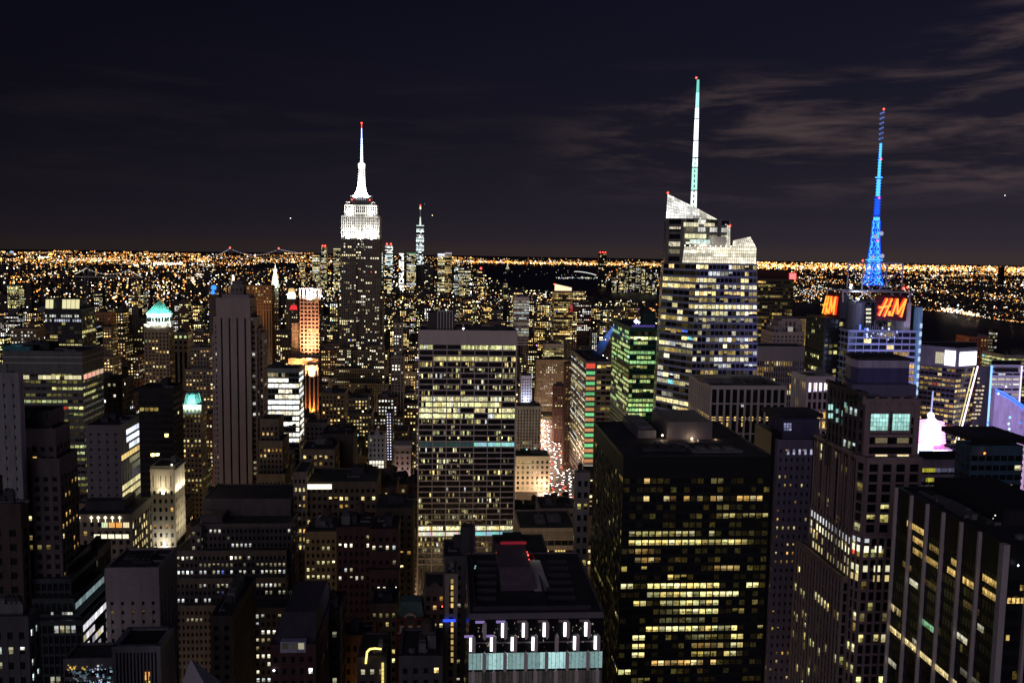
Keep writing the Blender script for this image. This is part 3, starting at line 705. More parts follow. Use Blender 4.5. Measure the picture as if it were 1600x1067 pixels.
    sec = [(345, 340, 5, 5, 1), (336, 310, 5.6, 5.2, 0), (308, 280, 4.0, 3.6, 1), (276, 248, 2.9, 2.6, 1), (248, 224, 2.5, 2.2, 1)]
    for y1, y2, r1, r2, k_ in sec:
        mb = MB(); mb.tube((cx, cy, zz(y1)), (cx, cy, zz(y2)), r1*S*.72, r2*S*.72, 8)
        for i in range(6):
            yy = y1+(y2-y1)*(i+.5)/6; mb.tube((cx, cy, zz(yy)), (cx, cy, zz(yy-.9)), r1*S, n=8)
        b.unit('mast_section', mb, blues[k_])
    for yy, r_ in ((338, 6.2), (308.5, 6), (278, 5.5), (249, 4), (407, 13), (430, 16)):
        mb = MB(); mb.tube((cx, cy, zz(yy)), (cx, cy, zz(yy-1.4)), r_*S, n=10); b.unit('mast_platform', mb, blues[2] if yy not in (407, 278) else blues[1])
    mb = MB(); mb.tube((cx, cy, zz(224)), (cx, cy, zz(172)), .6, .35, 5)
    b.unit('mast_tip', mb, emit('mast_tip', (.03, .04, .12), .7))
    for k in range(6):
        mb = MB(); y_ = 218-k*8; mb.tube((cx-1.6, cy, zz(y_)), (cx+1.2, cy, zz(y_-3)), .55, n=5); b.unit('antenna_panel', mb, emit('antenna_panel', (.12, .20, .6), .8))
    for dx_, yy in ((-4.5, 370), (4.5, 365), (8, 400), (-7, 402)):
        mb = MB(); p = (cx+dx_*S, cy-3, zz(yy)); mb.tube(p, (p[0], p[1]-1.2, p[2]), 1.1, 1.5, 10); b.unit('dish', mb, emit('dish_lit', (.45, .5, .75), .8))
    for px_, py_ in ((1376, 171), (1371, 249), (1346.5, 407.5), (1367.5, 309), (1369, 376)):
        mb = MB(); mb.octa((cx+(px_-1367)*S*(1 if py_ > 300 else 0), cy-1.5, zz(py_)), .8); b.unit('beacon', mb, red_bea)
    for px_, py_, m in ((1329, 449, emit('white_flood', (.85, .93, 1), 6)), (1330, 446, emit('white_flood', (1, 1, 1), 6)), (1412, 450.5, red_bea), (1418, 449, red_bea), (1341, 467.5, emit('teal_flood', (.6, 1, .9), 4))):
        mb = MB(); mb.octa(P(px_, py_, Y+8), 1.0); b.unit('roof_light', mb, m)
    b.done(100)
    lamp(b.root, P(1340, 455, Y+2), P(1348, 470, Y+14), 6, 3, 900, (.7, .85, 1)); lamp(b.root, P(1380, 535, Y-22), P(1380, 560, Y), 50, 3, 5200, (.45, .55, 1))
    lamp(b.root, P(1393, 482, Y-14), P(1393, 500, Y+2), 30, 14, 350, (1, .12, .05))
    HERO.append((1286, 1440, 400, 600, Y)); FOOT.append((X(1284), X(1442), Y-4, Y+50))
mast_tower()
# ------------------------------------------------------------------ big towers in the right half
def beacon(b, p, r=.6, m=None):
    mb = MB(); mb.octa(p, r); b.unit('beacon', mb, m or red_bea)
# black tower filling the lower middle right
b = H('broad black steel tower with big roof box and rows of square lit windows', 975, 1205, 716, 300, 60, 'E', 'curtain', L_to=928, name='office_tower', cat='office tower', done=False, roof=0,
      bay=2.36, fl=3.16, pw=.16, sp=.40, pd=.22, sd=.12, top=7, lit=.05, corr=.03, br=.5, run=.5, full=.6, split=1, dim=.5, wall=wallmat('jet_metal', (.012, .012, .015), rough=.5, amp=.2),
      rows=[(843, 984, 1170, 1.3, 'office'), (867, 988, 1026, .35, 'warm'), (875, 995, 1034, .55, 'warm'), (883, 1120, 1158, .5, 'amber'), (918, 1008, 1122, 1.4, 'office'), (918, 1164, 1190, 1.3, 'office'), (933, 1006, 1150, 1.3, 'office'), (948, 990, 1008, 1.1, 'office'), (948, 1034, 1066, .4, 'office'), (948, 1066, 1122, 1.0, 'office'),
            (962, 1034, 1100, .12, 'office'), (977, 1004, 1148, 1.3, 'office'), (992, 987, 1011, 1.3, 'office'), (992, 1066, 1110, .2, 'office'), (992, 1140, 1162, .9, 'office'), (1007, 987, 1011, 1.3, 'office'), (1007, 1075, 1128, .3, 'warm'), (1007, 1140, 1162, .9, 'office'), (1022, 987, 1011, 1.3, 'office'), (1022, 1128, 1150, .9, 'office'), (1036, 1020, 1096, 1.2, 'amber'), (1036, 1106, 1118, .9, 'amber'),
            (1051, 964, 988, 1.3, 'office'), (784, 1008, 1020, .8, 'warm'), (784, 1040, 1052, .5, 'warm'), (784, 1064, 1076, .8, 'warm'), (784, 1086, 1098, 1.1, 'warm'), (784, 1110, 1130, .4, 'amber'), (784, 1155, 1195, .8, 'warm'), (723, 976, 998, .35, 'amber'), (738, 1105, 1125, .3, 'warm'), (752, 1010, 1016, .6, 'warm')])
x0, x1, y0, y1, z0, z1 = b.bx
X = lambda px, Y, py=680: P(px, py, Y)[0]
b.rooftop((x0+3, x1-3, y0+3, y0+26, z0, z1), 4, 1.6); b.rooftop((x0+26, x1-2, y0+30, y1-3, z0, z1), 3, 2.0)
rm = wallmat('dark_violet_metal', (.16, .145, .165), rough=.6, amp=.15)
mb = MB(); pa = P(1025, 640, 352); mb.box(P(1042, 693, 330)[0], P(1112, 692, 330)[0], 330, 356, z1+.3, P(1070, 659, 330)[2]); b.unit('penthouse', mb, rm)
mb = MB(); mb.box(P(996, 690, 332)[0], P(1025, 690, 332)[0], 332, 362, z1+.3, P(1010, 672, 332)[2])
for k in range(6): yy = 335+k*4.4; mb.box(P(999, 690, 332)[0], P(1022, 690, 332)[0], yy, yy+3.2, P(1010, 672, 332)[2]-.1, P(1010, 669, 332)[2])
b.unit('cooling_unit', mb, steel)
for px_, py_, Y_, pw_ in ((1035, 680, 328.6, 330), (1081, 685, 328.8, 300)):
    p = P(px_, py_, Y_); mb = MB(); mb.octa(p, .42); b.unit('roof_lamp', mb, emit('lamp_warm', (1, .78, .5), 9))
    lamp(b.root, (p[0], p[1]-.8, p[2]), p, 1, 1, pw_, (1, .72, .45), 'lamp_light', 'POINT', radius=.4)
p = P(1107, 691, 329); lamp(b.root, (p[0]+3, p[1]+1, p[2]+1), p, 1, 1, 260, (1, .6, .35), 'lamp_light', 'POINT', radius=.4)
mb = MB()
for k in range(26):
    yy = y0+2+k*(y1-y0-4)/25; mb.tube((x1-1, yy, z1), (x1-1, yy, z1+1.6), .05, n=4)
mb.tube((x1-1, y0+2, z1+1.6), (x1-1, y1-2, z1+1.6), .06, n=4); mb.tube((x1-1, y0+2, z1+.9), (x1-1, y1-2, z1+.9), .05, n=4)
b.unit('railing', mb, steel)
b.done(100)
# purple lit tower; the purple light is put into its stone colour
b = H('violet tinted stone slab with tiny square windows and dark boxy roof, beside broad black tower', 1216, 1278, 690, 385, 26, 'E', 'stone', name='office_tower', cat='office tower', roof=0, done=False,
      bay=2.6, fl=3.9, pw=.66, sp=.62, top=3.5, lit=.16, corr=.04, pal='warm', br=.8, wall=wallmat('violet_lit_stone', (.24, .225, .34), amp=.1), run=.2)
mb = MB(); q = P(1190, 680, 388); x_ = P(1222, 690, 388)[0]; mb.box(P(1205, 690, 388)[0], x_-.4, 388, 410, 0, P(1210, 676, 388)[2]); b.unit('wing', mb, black)
mb = MB(); mb.box(P(1222, 690, 390)[0], P(1279, 690, 390)[0], 390, 408, b.bx[5]+.3, P(1250, 655, 390)[2]); b.unit('plant_room', mb, wallmat('violet_lit_panel', (.13, .12, .22)))  # violet light put into the plant room's colour
mb = MB(); mb.box(P(1208, 690, 395)[0], P(1283, 690, 395)[0], 394, 412, P(1250, 655, 390)[2]+.05, P(1250, 649, 390)[2]); b.unit('roof_slab', mb, roofm)
for i in range(3):
    for j in range(3):
        p = P(1225+i*4.2, 661+j*4.2, 389.9); c = b.rnd.uniform(.15, .6); b.cells.append([([(p[0], 389.9, p[2]-.9), (p[0]+.95, 389.9, p[2]-.9), (p[0]+.95, 389.9, p[2]), (p[0], 389.9, p[2])], (c*.7, c*.75, c*1.2))])
for k in range(5):
    for j in range(2):
        p = P(1230+k*9, 702+j*4, 384.5); c = b.rnd.uniform(.1, .6); b.cells.append([([(p[0], 384.55, p[2]-1.2), (p[0]+1, 384.55, p[2]-1.2), (p[0]+1, 384.55, p[2]), (p[0], 384.55, p[2])], (c*.8, c*.8, c*1.1))])
b.done(100)
# stepped pinkish tower
def stepped_tower():
    Y = 285.0
    b = Bld('office_tower', 'stepped pink granite tower with two tall cyan windows and piers, before the red signs', 'office tower', (P(1385, 700, Y)[0], Y, 0))
    pier = dict(wall=pink, bay=4.4, fl=3.75, pw=.34, sp=.22, pd=.55, sd=.15, top=1.2, lit=.16, corr=.10, pal='office', br=1.0, split=2, run=.4)
    pie2 = dict(pier, bay=2.6, pw=.3, wall=wallmat('brown_granite', (.24, .19, .18), rough=.6, amp=.15), split=1)
    X = lambda px, py=760, dy=0: P(px, py, Y+dy)[0]
    Z = lambda py, px=1385, dy=0: P(px, py, Y+dy)[2]
    yE = lambda xs, px, py: (lambda d: xs/d.x*d.y)(ray(px, py))
    # lower shaft: front, chamfer, long eastern wall
    xf0, xf1 = X(1352), X(1436); xs = X(1336, 800, 3); ya = Y+4; yb = yE(xs, 1270, 760)
    out = [(xf0, Y), (xf1, Y), (xf1, Y+36), (xs, yb), (xs, ya)]
    zs = Z(719)
    b.mass(out, None, 0, Z(835), pie2 | dict(wall=pink), (0, 4), 80, para=0)
    b.mass(out, None, Z(835)+.02, zs, dict(pier, corr=.12), (0, 4, 3), 80, nolit=(3,))
    # the long eastern wall, two rows of bright windows half way down
    F = Face((xs, yb, 0), (xs, ya, 0), (xs, ya, zs), (xs, yb, zs))
    b.facade(F, dict(BASE, **dict(pie2, lit=.10, corr=.0, fl=3.75)), 90, 0, zs)
    r = b.rnd
    for row, (c, pr, k_) in enumerate((((.95, .97, 1), .85, .9), ((1, .97, .62), .95, 1.35), ((1, .9, .5), .15, .5), ((1, .86, .4), .9, .8))):
        zt = Z(841+row*16.5, 1335, 4)
        for i in range(14):
            if r.random() < pr:
                a = (i+.2)/14; a1 = (i+.82)/14; g = r.uniform(.6, 1.1)*k_
                b.cells.append([(F.rect(a, a1, (zt-2.3)/zs, zt/zs, .22), tuple(v*g for v in c))])
    Ff = Face((xf0, Y, 0), (xf1, Y, 0), (xf1, Y, zs), (xf0, Y, zs)); Fc = Face((xs, ya, 0), (xf0, Y, 0), (xf0, Y, zs), (xs, ya, zs))
    for row, (c, k_) in enumerate((((.9, .95, 1), .8), ((1, .99, .72), 1.5), None, ((1, .94, .55), .9), ((1, .72, .28), .8))) if 0 else enumerate([((.9, .95, 1), .8), ((1, .99, .72), 1.5), ((1, .9, .5), .0), ((1, .95, .6), 1.0), ((1, .78, .32), .8)]):
        zt = Z(837+row*15.2)
        for i in range(5):
            if k_ and r.random() < .8:
                g = r.uniform(.7, 1.1)*k_; b.cells.append([(Ff.rect((i+.2)/5, (i+.8)/5, (zt-2.2)/zs, zt/zs, .3), tuple(v*g for v in c))])
        if k_ > .7: b.cells.append([(Fc.rect(.12, .88, (zt-2.2)/zs, zt/zs, .3), tuple(v*k_*.8 for v in c))])
    # the lower eastern setback
    xq = X(1317, 905, 4); yq0, yq1 = Y+4.4, yE(xq, 1246, 843)
    b.mass([(xq, yq0), (xs-.3, yq0), (xs-.3, yq1), (xq, yq1)], None, 0, P(1317, 905, Y+4)[2], dict(pie2, lit=.14, corr=.02, dim=.1), (0, 3), 60)
    # upper shaft
    U = Y+5; XU = lambda px, py=650: P(px, py, U)[0]; ZU = lambda py, px=1390: P(px, py, U)[2]
    a0, a1, a2 = XU(1353), XU(1434), XU(1346)
    top = dict(pier, pw=.0, sp=.0, lit=0, top=2, bay=40)
    b.mass([(a0, U), (a1, U), (a1, U+30), (a0, U+30)], None, zs+.02, ZU(627), dict(pier, pw=.16, bay=12.5, sp=.30, lit=.10, corr=0, top=5.5, wall=pink, split=4), (0, 3), zs)
    lowz = ZU(716); 
    for xl, xr in ((1359.5, 1388.5), (1393.5, 1422)):
        q0 = P(xl, 672.5, U-.5); q1 = P(xr, 646.5, U-.5); n = 6; cells = []
        for i in range(n):
            for j in range(4):
                x_0 = q0[0]+(q1[0]-q0[0])*(i+.05)/n; x_1 = q0[0]+(q1[0]-q0[0])*(i+.95)/n; z_0 = q0[2]+(q1[2]-q0[2])*(j+.04)/4; z_1 = q0[2]+(q1[2]-q0[2])*(j+.96)/4
                g = r.uniform(.5, .95)*(.75+.12*j); cells.append(([(x_0, U-.5, z_0), (x_1, U-.5, z_0), (x_1, U-.5, z_1), (x_0, U-.5, z_1)], (.60*g, 1.15*g, 1.05*g)))
        b.cells.append(cells)
        fm = MB(); fm.box(q0[0]-.5, q1[0]+.5, U-.9, U-.3, q0[2]-.9, q0[2]-.1); fm.box(q0[0]-.5, q1[0]+.5, U-.9, U-.3, q1[2]+.1, q1[2]+.9)
        for xx in (q0[0]-.45, q1[0]+.1): fm.box(xx, xx+.35, U-.85, U-.3, q0[2]-.1, q1[2]+.1)
        b.unit('window_surround', fm, pink)
        for zz_, k_ in ((710, 1.0), (684, .15)):
            p0 = P(xl+8, zz_+8, U-.4); p1 = P(xr-2, zz_, U-.4); b.cells.append([([(p0[0], U-.45, p0[2]), (p1[0], U-.45, p0[2]), (p1[0], U-.45, p1[2]), (p0[0], U-.45, p1[2])], (1*k_, .82*k_, .45*k_))])
    # eastern upper wing with cyan windows on a hollowed wall
    w = [(a2, U+2), (a0-.3, U+1), (a0-.3, U+30), (P(1298, 640, U+26)[0], U+30), (P(1296, 640, U+22)[0], U+22), (P(1318, 640, U+12)[0], U+11)]
    zw = P(1320, 609, U+12)[2]
    b.mass(w, None, zs-8, zw, dict(pie2, bay=3.0, fl=4.0, pw=.2, sp=.35, lit=.12, corr=0, pal='cool', br=.8, wall=wallmat('dark_granite', (.10, .085, .09), rough=.6)), (0, 4, 5), zs-8)
    for k_, (px_, py_, w_, h_, l) in enumerate([(1294, 632, 8, 8, .9), (1306, 639, 4, 6, .6), (1315, 642, 11, 8, .7), (1329, 647, 11, 8, .8), (1344, 650, 6, 7, .5), (1294, 646, 8, 7, .8), (1306, 653, 4, 6, .5), (1315, 656, 11, 8, .6), (1329, 661, 12, 8, .8), (1319, 629, 8, 7, .4), (1332, 632, 9, 7, .7)]):
        dy = 19-(px_-1294)*.32; cs = []
        for i in range(2):
            p0 = P(px_+i*w_/2, py_+h_, U+dy-.6); p1 = P(px_+(i+.9)*w_/2, py_, U+dy-.6-.9); cs.append(([(p0[0], p0[1], p0[2]), (p1[0], p1[1], p0[2]), (p1[0], p1[1], p1[2]), (p0[0], p0[1], p1[2])], (.50*l, .95*l, .86*l)))
        b.cells.append(cs)
    # roof house: louvred drum box on a wider step
    T = Y+12; ZT = lambda py: P(1375, py, T)[2]; XT = lambda px: P(px, 590, T)[0]
    vi = wallmat('violet_lit_grey_panel', (.20, .18, .30), rough=.5, amp=.1)  # violet light on the roof step carried by its colour
    mb = MB(); mb.prism([(XT(1333), T, ZU(627)), (XT(1433), T, ZU(627)), (XT(1433), T+24, ZU(627)), (P(1315, 600, T+24)[0], T+24, ZU(627)), (P(1324, 600, T+6)[0], T+6, ZU(627))], [(XT(1333), T, ZT(601)), (XT(1433), T, ZT(601)), (XT(1433), T+24, ZT(601)), (P(1315, 600, T+24)[0], T+24, ZT(601)), (P(1324, 600, T+6)[0], T+6, ZT(601))])
    for k in range(4): xx = XT(1338)+k*(XT(1433)-XT(1338))/4; mb.box(xx+.2, xx+(XT(1433)-XT(1338))/4-.2, T-.3, T+1, ZT(608), ZT(602))
    b.unit('roof_step', mb, vi)
    T2 = T+5; X2 = lambda px: P(px, 590, T2)[0]; Z2 = lambda py: P(1375, py, T2)[2]
    mb = MB(); f = lambda z: [(X2(1341), T2, z), (X2(1420), T2, z), (X2(1420), T2+16, z), (P(1320, 580, T2+16)[0], T2+16, z), (P(1329, 580, T2+5)[0], T2+5, z)]
    mb.prism(f(ZT(601)), f(Z2(575))); b.unit('roof_house', mb, wallmat('violet_lit_house_panel', (.12, .11, .29), rough=.5))  # purple-blue light painted into the panel colour
    mb = MB()
    for k in range(4):
        w_ = (X2(1420)-X2(1343))/4
        for j in range(4): mb.box(X2(1343)+w_*(k+.08), X2(1343)+w_*(k+.94), T2-.35, T2+.6, Z2(573.5-2.4*j), Z2(572.2-2.4*j))
        mb.box(X2(1343)+w_*(k-.04), X2(1343)+w_*(k+.05), T2-.45, T2+.5, Z2(574.5), Z2(564))
    mb.prism(f(Z2(575)+.03), f(Z2(563))); b.unit('louvre', mb, wallmat('violet_lit_louvre', (.66, .62, .82), rough=.5))  # violet light put into the louvre colour
    mb = MB(); cxx = sum(q[0] for q in f(0))/5; g_ = [(q[0]+(q[0]-cxx)*.03, q[1]-.5, q[2]) for q in f(Z2(563)+.05)]; mb.prism(g_, [(x, y, z+.9) for x, y, z in g_]); b.unit('roof_slab', mb, roofm)
    mb = MB(); rr = random.Random(3)
    for k in range(160):
        p = P(rr.uniform(1325, 1375), rr.gauss(622, 3.5), U+rr.uniform(0, 4)); s_ = rr.uniform(.25, .6)
        mb.add([(p[0]-s_, p[1], p[2]), (p[0], p[1]-s_*.5, p[2]+s_), (p[0]+s_, p[1]+.2, p[2]+s_*.2)], ((0, 1, 2),))
    mb.box(XU(1325), XU(1376), U+1.5, U+3, ZU(627), ZU(625)); b.unit('terrace_plant', mb, wallmat('terrace_leaf', (.05, .09, .045)))
    mb = MB()
    for k in range(5): p = P(1351+k*19.5, 622, U-.6); mb.box(p[0]-.6, p[0]+.6, U-.7, U+.6, ZU(632), ZU(619))
    b.unit('parapet_post', mb, pink)
    b.done(100)
    HERO.append((1238, 1438, 562, 1100, Y)); FOOT.append((X(1240), X(1440), Y-2, Y+60))
stepped_tower()
# dark tower with pale fins, bottom right corner
def fin_tower():
    Ya = 200.0; xs = P(1572, 856, Ya)[0]; z1 = P(1572, 856, Ya)[2]
    d = ray(1402, 768); yb = xs/d.x*d.y; xr = P(1740, 860, Ya)[0]
    b = Bld('office_tower', 'dark office block with tall pale vertical fins in the bottom right corner', 'office tower', ((xs+xr)/2, Ya, 0))
    st = dict(wall=black, bay=1.3, fl=3.8, pw=.10, sp=.42, pd=.08, sd=.05, top=8, lit=.015, corr=0, pal='amber', br=.6, split=1, run=.8, dim=.04)
    out = [(xs, Ya), (xr, Ya), (xr, yb), (xs, yb)]
    b.mass(out, None, 0, z1, st, (0, 3), 110)
    am, wh, gr = (1, .66, .20), (1, .95, .72), (.45, 1, .55)
    def on_east(px_, py_): q = ray(px_, py_); t = (xs-.12)/q.x; return (q.y*t, CAM[2]+q.z*t)
    for xa, ya, xb_, yb_2, c, k_ in ((1417, 817, 1447, 834, am, .8), (1426, 842, 1446, 851, am, .7), (1426, 860, 1470, 885, am, .55), (1452, 850, 1471, 867, am, .25), (1480, 887, 1498, 902, am, 1), (1486, 875, 1496, 882, am, .6), (1504, 905, 1527, 919, am, .9), (1535, 900, 1561, 917, am, .8), (1535, 920, 1558, 938, am, .9), (1421, 907, 1434, 915, wh, .9),
            (1390, 982, 1495, 1067, (1, .80, .38), 1.2), (1441, 971, 1462, 986, gr, .5), (1495, 990, 1511, 1004, wh, .8), (1527, 977, 1537, 985, wh, .6), (1388, 1030, 1400, 1042, wh, .5), (1410, 880, 1424, 888, am, .15), (1440, 905, 1470, 924, am, .06), (1505, 940, 1530, 958, am, .08), (1425, 1000, 1434, 1006, wh, .35), (1500, 1046, 1540, 1078, wh, .1)):
        (ya_, za_), (yb_3, zb_3) = on_east(xa, ya), on_east(xb_, yb_2); zc_ = (za_+zb_3)/2; lo_, hi_ = sorted((ya_, yb_3)); n_ = max(2, round((hi_-lo_)/1.0))
        for i in range(n_):
            y0_ = lo_+(hi_-lo_)*(i+.06)/n_; y1_ = lo_+(hi_-lo_)*(i+.94)/n_; g = k_*b.rnd.uniform(.45, 1.15); m_ = zc_-.1+b.rnd.uniform(-.2, .3); k2 = b.rnd.uniform(.4, .95)
            b.cells.append([([(xs-.12, y1_, zc_-.85), (xs-.12, y0_, zc_-.85), (xs-.12, y0_, m_), (xs-.12, y1_, m_)], (c[0]*g*k2, c[1]*g*k2*.95, c[2]*g*k2*.8, 1)), ([(xs-.12, y1_, m_), (xs-.12, y0_, m_), (xs-.12, y0_, zc_+.85), (xs-.12, y1_, zc_+.85)], (c[0]*g, c[1]*g, c[2]*g, .4))])
    for xa, xb_, ya, c, k_ in ((1574, 1610, 938, am, 1), (1594, 1610, 918, am, .7), (1572, 1584, 996, am, .8)):
        for i in range(int((xb_-xa)/7)):
            p = P(xa+i*7, ya, Ya-.12); g = k_*b.rnd.uniform(.5, 1.1); b.cells.append([([(p[0], Ya-.12, p[2]-.7), (p[0]+.85, Ya-.12, p[2]-.7), (p[0]+.85, Ya-.12, p[2]+.7), (p[0], Ya-.12, p[2]+.7)], (c[0]*g, c[1]*g, c[2]*g, 1))])
    fm = wallmat('pale_fin', (.64, .58, .58), amp=.12, rough=.6, course=1.2)
    for px_, py_ in ((1403, 770), (1427, 782), (1452, 795), (1477, 807.5), (1505, 822.5), (1534, 838.5)):
        yy = (lambda q: xs/q.x*q.y)(ray(px_, py_)); mb = MB(); mb.box(xs-1.0, xs+.1, yy-.32, yy+.32, 0, z1+.9); b.unit('fin', mb, fm)
    mb = MB(); mb.box(xs-1.25, xs+.35, Ya-1.0, Ya+.75, 0, z1+1.1); b.unit('fin', mb, fm)
    mb = MB(); x_ = P(1604, 900, Ya)[0]; mb.box(x_-.4, x_+.3, Ya-1.0, Ya+.1, 0, z1+1.1); b.unit('fin', mb, fm)
    b.rooftop((xs+2, P(1546, 800, Ya+22)[0]-1, Ya+3, yb-3, 0, z1), 3, 2.2); b.rooftop((xs+4, xr-4, Ya+1, Ya+14, 0, z1), 2, 1.6)
    q0 = P(1546, 800, Ya+22); mb = MB(); mb.box(q0[0], xr, Ya+16, yb-3, z1+.3, z1+4.6); b.unit('penthouse', mb, wallmat('dark_panel', (.03, .028, .034)))
    mb = MB(); p = P(1555, 805, Ya+15.9); mb.octa(p, .25); mb.octa((p[0]-.5, p[1], p[2]-.8), .15); b.unit('roof_lamp', mb, emit('lamp_cool', (.9, .95, .85), 1.5))
    mb = MB(); p = P(1591, 883, Ya-1.2); mb.octa(p, .28); b.unit('roof_lamp', mb, emit('lamp_blue', (.7, .75, 1), 5))
    b.done(100)
    HERO.append((1388, 1700, 768, 1100, Ya)); FOOT.append((xs-2, xr, Ya-2, yb+2))
fin_tower()
# modern block in the bottom centre: staggered pale fins and light tubes
def tube_block():
    Ya = 250.0
    b = Bld('office_building', 'flat roofed modern block with staggered pale fins, white light tubes and teal lit band', 'building', (P(840, 960, Ya)[0], Ya, 0))
    x0, x1 = P(733, 962, Ya)[0], P(943, 960, Ya)[0]; z1 = P(838, 961, Ya)[2]; yb = (lambda q: (z1-260)/q.z*q.y)(ray(810, 866))
    st = dict(wall=wallmat('mauve_metal', (.19, .165, .19), rough=.5, amp=.15), bay=3, fl=7.2, pw=0, sp=.06, pd=.1, sd=.06, top=1.0, lit=0)
    b.mass([(x0, Ya), (x1, Ya), (x1, yb), (x0, yb)], None, 0, z1, st, (0, 1, 3), 0, para=.8)
    F = Face((x0, Ya, 0), (x1, Ya, 0), (x1, Ya, z1), (x0, Ya, z1)); pxm = 250/FOC
    zf = lambda py: P(838, py, Ya)[2]/z1
    r = random.Random(9); fin = wallmat('fin_concrete', (.80, .72, .69), amp=.1, rough=.6); tube = emit('tube_white', (1, .97, .95), 3.2, 'AUTO')
    W = F.W; px = lambda p_: (P(p_, 1000, Ya)[0]-x0)/W
    # rows of pointed fins, every second row shifted half a step
    rows = [(968, 997, 757, (0, 1, 1, 1, 1, 1, 0)), (990, 1018, 740, (1, 1, 1, 1, 0, 1, 1)), (1016, 1047, 757, (0,)*7), (1044, 1075, 740, (0,)*7), (1072, 1103, 757, (0,)*7)]
    for yt, yb_, xs, on in rows:
        for k in range(7):
            pc = xs+k*32.4
            if pc > 944: continue
            a = px(pc); w_ = 2.8/210; mb = MB()
            zt_, zb_ = zf(yt), zf(yb_); zmid = (zt_-zb_)*.12
            for (aa0, aa1, b0, b1) in ((a-w_, a+w_, zb_+zmid, zt_-zmid),): F.hexa(mb, aa0, aa1, b0, b1, -.05, .9)
            mb.add([F.at(a-w_, zt_-zmid, .9), F.at(a+w_, zt_-zmid, .9), F.at(a, zt_, .9), F.at(a-w_, zt_-zmid, -.05), F.at(a+w_, zt_-zmid, -.05), F.at(a, zt_, -.05)], ((0, 1, 2), (0, 2, 5, 3), (1, 4, 5, 2)))
            mb.add([F.at(a-w_, zb_+zmid, .9), F.at(a+w_, zb_+zmid, .9), F.at(a, zb_, .9), F.at(a-w_, zb_+zmid, -.05), F.at(a+w_, zb_+zmid, -.05), F.at(a, zb_, -.05)], ((0, 2, 1), (0, 3, 5, 2), (1, 2, 5, 4)))
            b.unit('fin', mb, fin)
            if on[k]:
                mb = MB(); F.hexa(mb, a-w_*2.3, a-w_*1.06, zb_+zmid*1.2, zt_-zmid*1.2, .2, .75); b.unit('light_tube', mb, tube)
            if yt == 968 or (yt == 990 and k < 2):
                mb = MB(); F.hexa(mb, a-w_*5.2, a-w_*.2, zt_-zmid*.9, zt_-zmid*.1, -.02, .5); b.unit('ceiling_light', mb, emit('ceiling_violet' if k < 2 else 'ceiling_dim', (.42, .30, .75) if k < 2 else (.35, .22, .3), .55 if k < 2 else .12))
    # teal band of lit glass
    for k in range(34):
        a0 = (k+.04)/34; a1 = (k+.96)/34; g = (.75 if 4 < k < 10 or 17 < k < 25 else .45)*r.uniform(.8, 1.15)*(1.25 if 19 < k < 25 else 1)
        b.cells.append([(F.rect(a0, a1, zf(1044), zf(1018.5), .1), (.46*g, .74*g, .74*g))])
    for k in range(60):
        a = r.uniform(.02, .96); yy = r.choice((r.gauss(979, 3), r.gauss(1004, 3), r.gauss(983, 4))); s_ = r.uniform(.002, .008); g = r.uniform(.08, .6)
        b.cells.append([(F.rect(a, a+s_, zf(yy+r.uniform(1, 3.5)), zf(yy), .1), (g, g*.8, g*.6))])
    for k in range(40):
        a0 = (k+.04)/40; g = r.uniform(.01, .035); b.cells.append([(F.rect(a0, a0+.92/40, zf(1070), zf(1047), .1), (g*1.2, g, g))])
    # roof: screens round open wells, a red lit plant box and a pale hatch
    dk = wallmat('roof_panel', (.055, .05, .062), rough=.6, amp=.2)
    D = yb-Ya
    bx = lambda pl, pr, yn, yf, h, m, name: (lambda mb: (mb.box(P(pl, 900, Ya+D*yn)[0], P(pr, 900, Ya+D*yn)[0], Ya+D*yn, Ya+D*yf, z1+.3, z1+h), b.unit(name, mb, m)))(MB())
    mb = MB(); x_0, x_1 = P(780, 880, Ya+D*.55)[0], P(828, 880, Ya+D*.55)[0]; mb.prism([(x_0, Ya+D*.35, z1+.3), (x_1+1.5, Ya+D*.35, z1+.3), (x_1, Ya+D*.95, z1+.3), (x_0, Ya+D*.95, z1+.3)], [(x_0, Ya+D*.5, z1+5), (x_1, Ya+D*.5, z1+5), (x_1, Ya+D*.95, z1+5), (x_0, Ya+D*.95, z1+5)]); b.unit('plant_box', mb, wallmat('plum_lit_metal', (.16, .115, .15), rough=.6))  # red light on the box put into its plum colour
    mb = MB(); x_2 = P(829, 900, Ya+D*.6)[0]; x_3 = P(846, 900, Ya+D*.6)[0]
    mb.prism([(x_2, Ya+D*.34, z1+.3), (x_3+1.5, Ya+D*.34, z1+.3), (x_3, Ya+D*.72, z1+.3), (x_2, Ya+D*.72, z1+.3)], [(x_2, Ya+D*.36, z1+.6), (x_3+1.4, Ya+D*.36, z1+.6), (x_3, Ya+D*.72, z1+3.2), (x_2, Ya+D*.72, z1+3.2)]); b.unit('roof_hatch', mb, white)
    for px_, py_, r_ in ((777, 863, .5), (779, 873, .5), (822, 862, .5), (824, 867, .6), (825, 874, .6), (780, 868, .2)): beacon(b, P(px_, py_, Ya+D*.88), r_)
    mb = MB(); mb.box(P(782, 869, Ya+D*.93)[0], P(822, 869, Ya+D*.93)[0], Ya+D*.925, Ya+D*.945, z1+5.02, z1+5.7); b.unit('red_glow_strip', mb, emit('red_glow_strip', (1, .03, .08), .16))  # added glow standing for the red light on the plant box
    for k in range(6):
        t = .2+.12*k; bx(745, 776, t, t+.012, 1.6, dk, 'roof_screen'); bx(855, 900-3*k, t, t+.012, 1.6, dk, 'roof_screen')
    bx(742, 744, .12, .95, 1.8, dk, 'roof_screen'); bx(853, 855, .15, .95, 1.8, dk, 'roof_screen'); bx(740, 925, .05, .065, 1.8, dk, 'roof_screen')
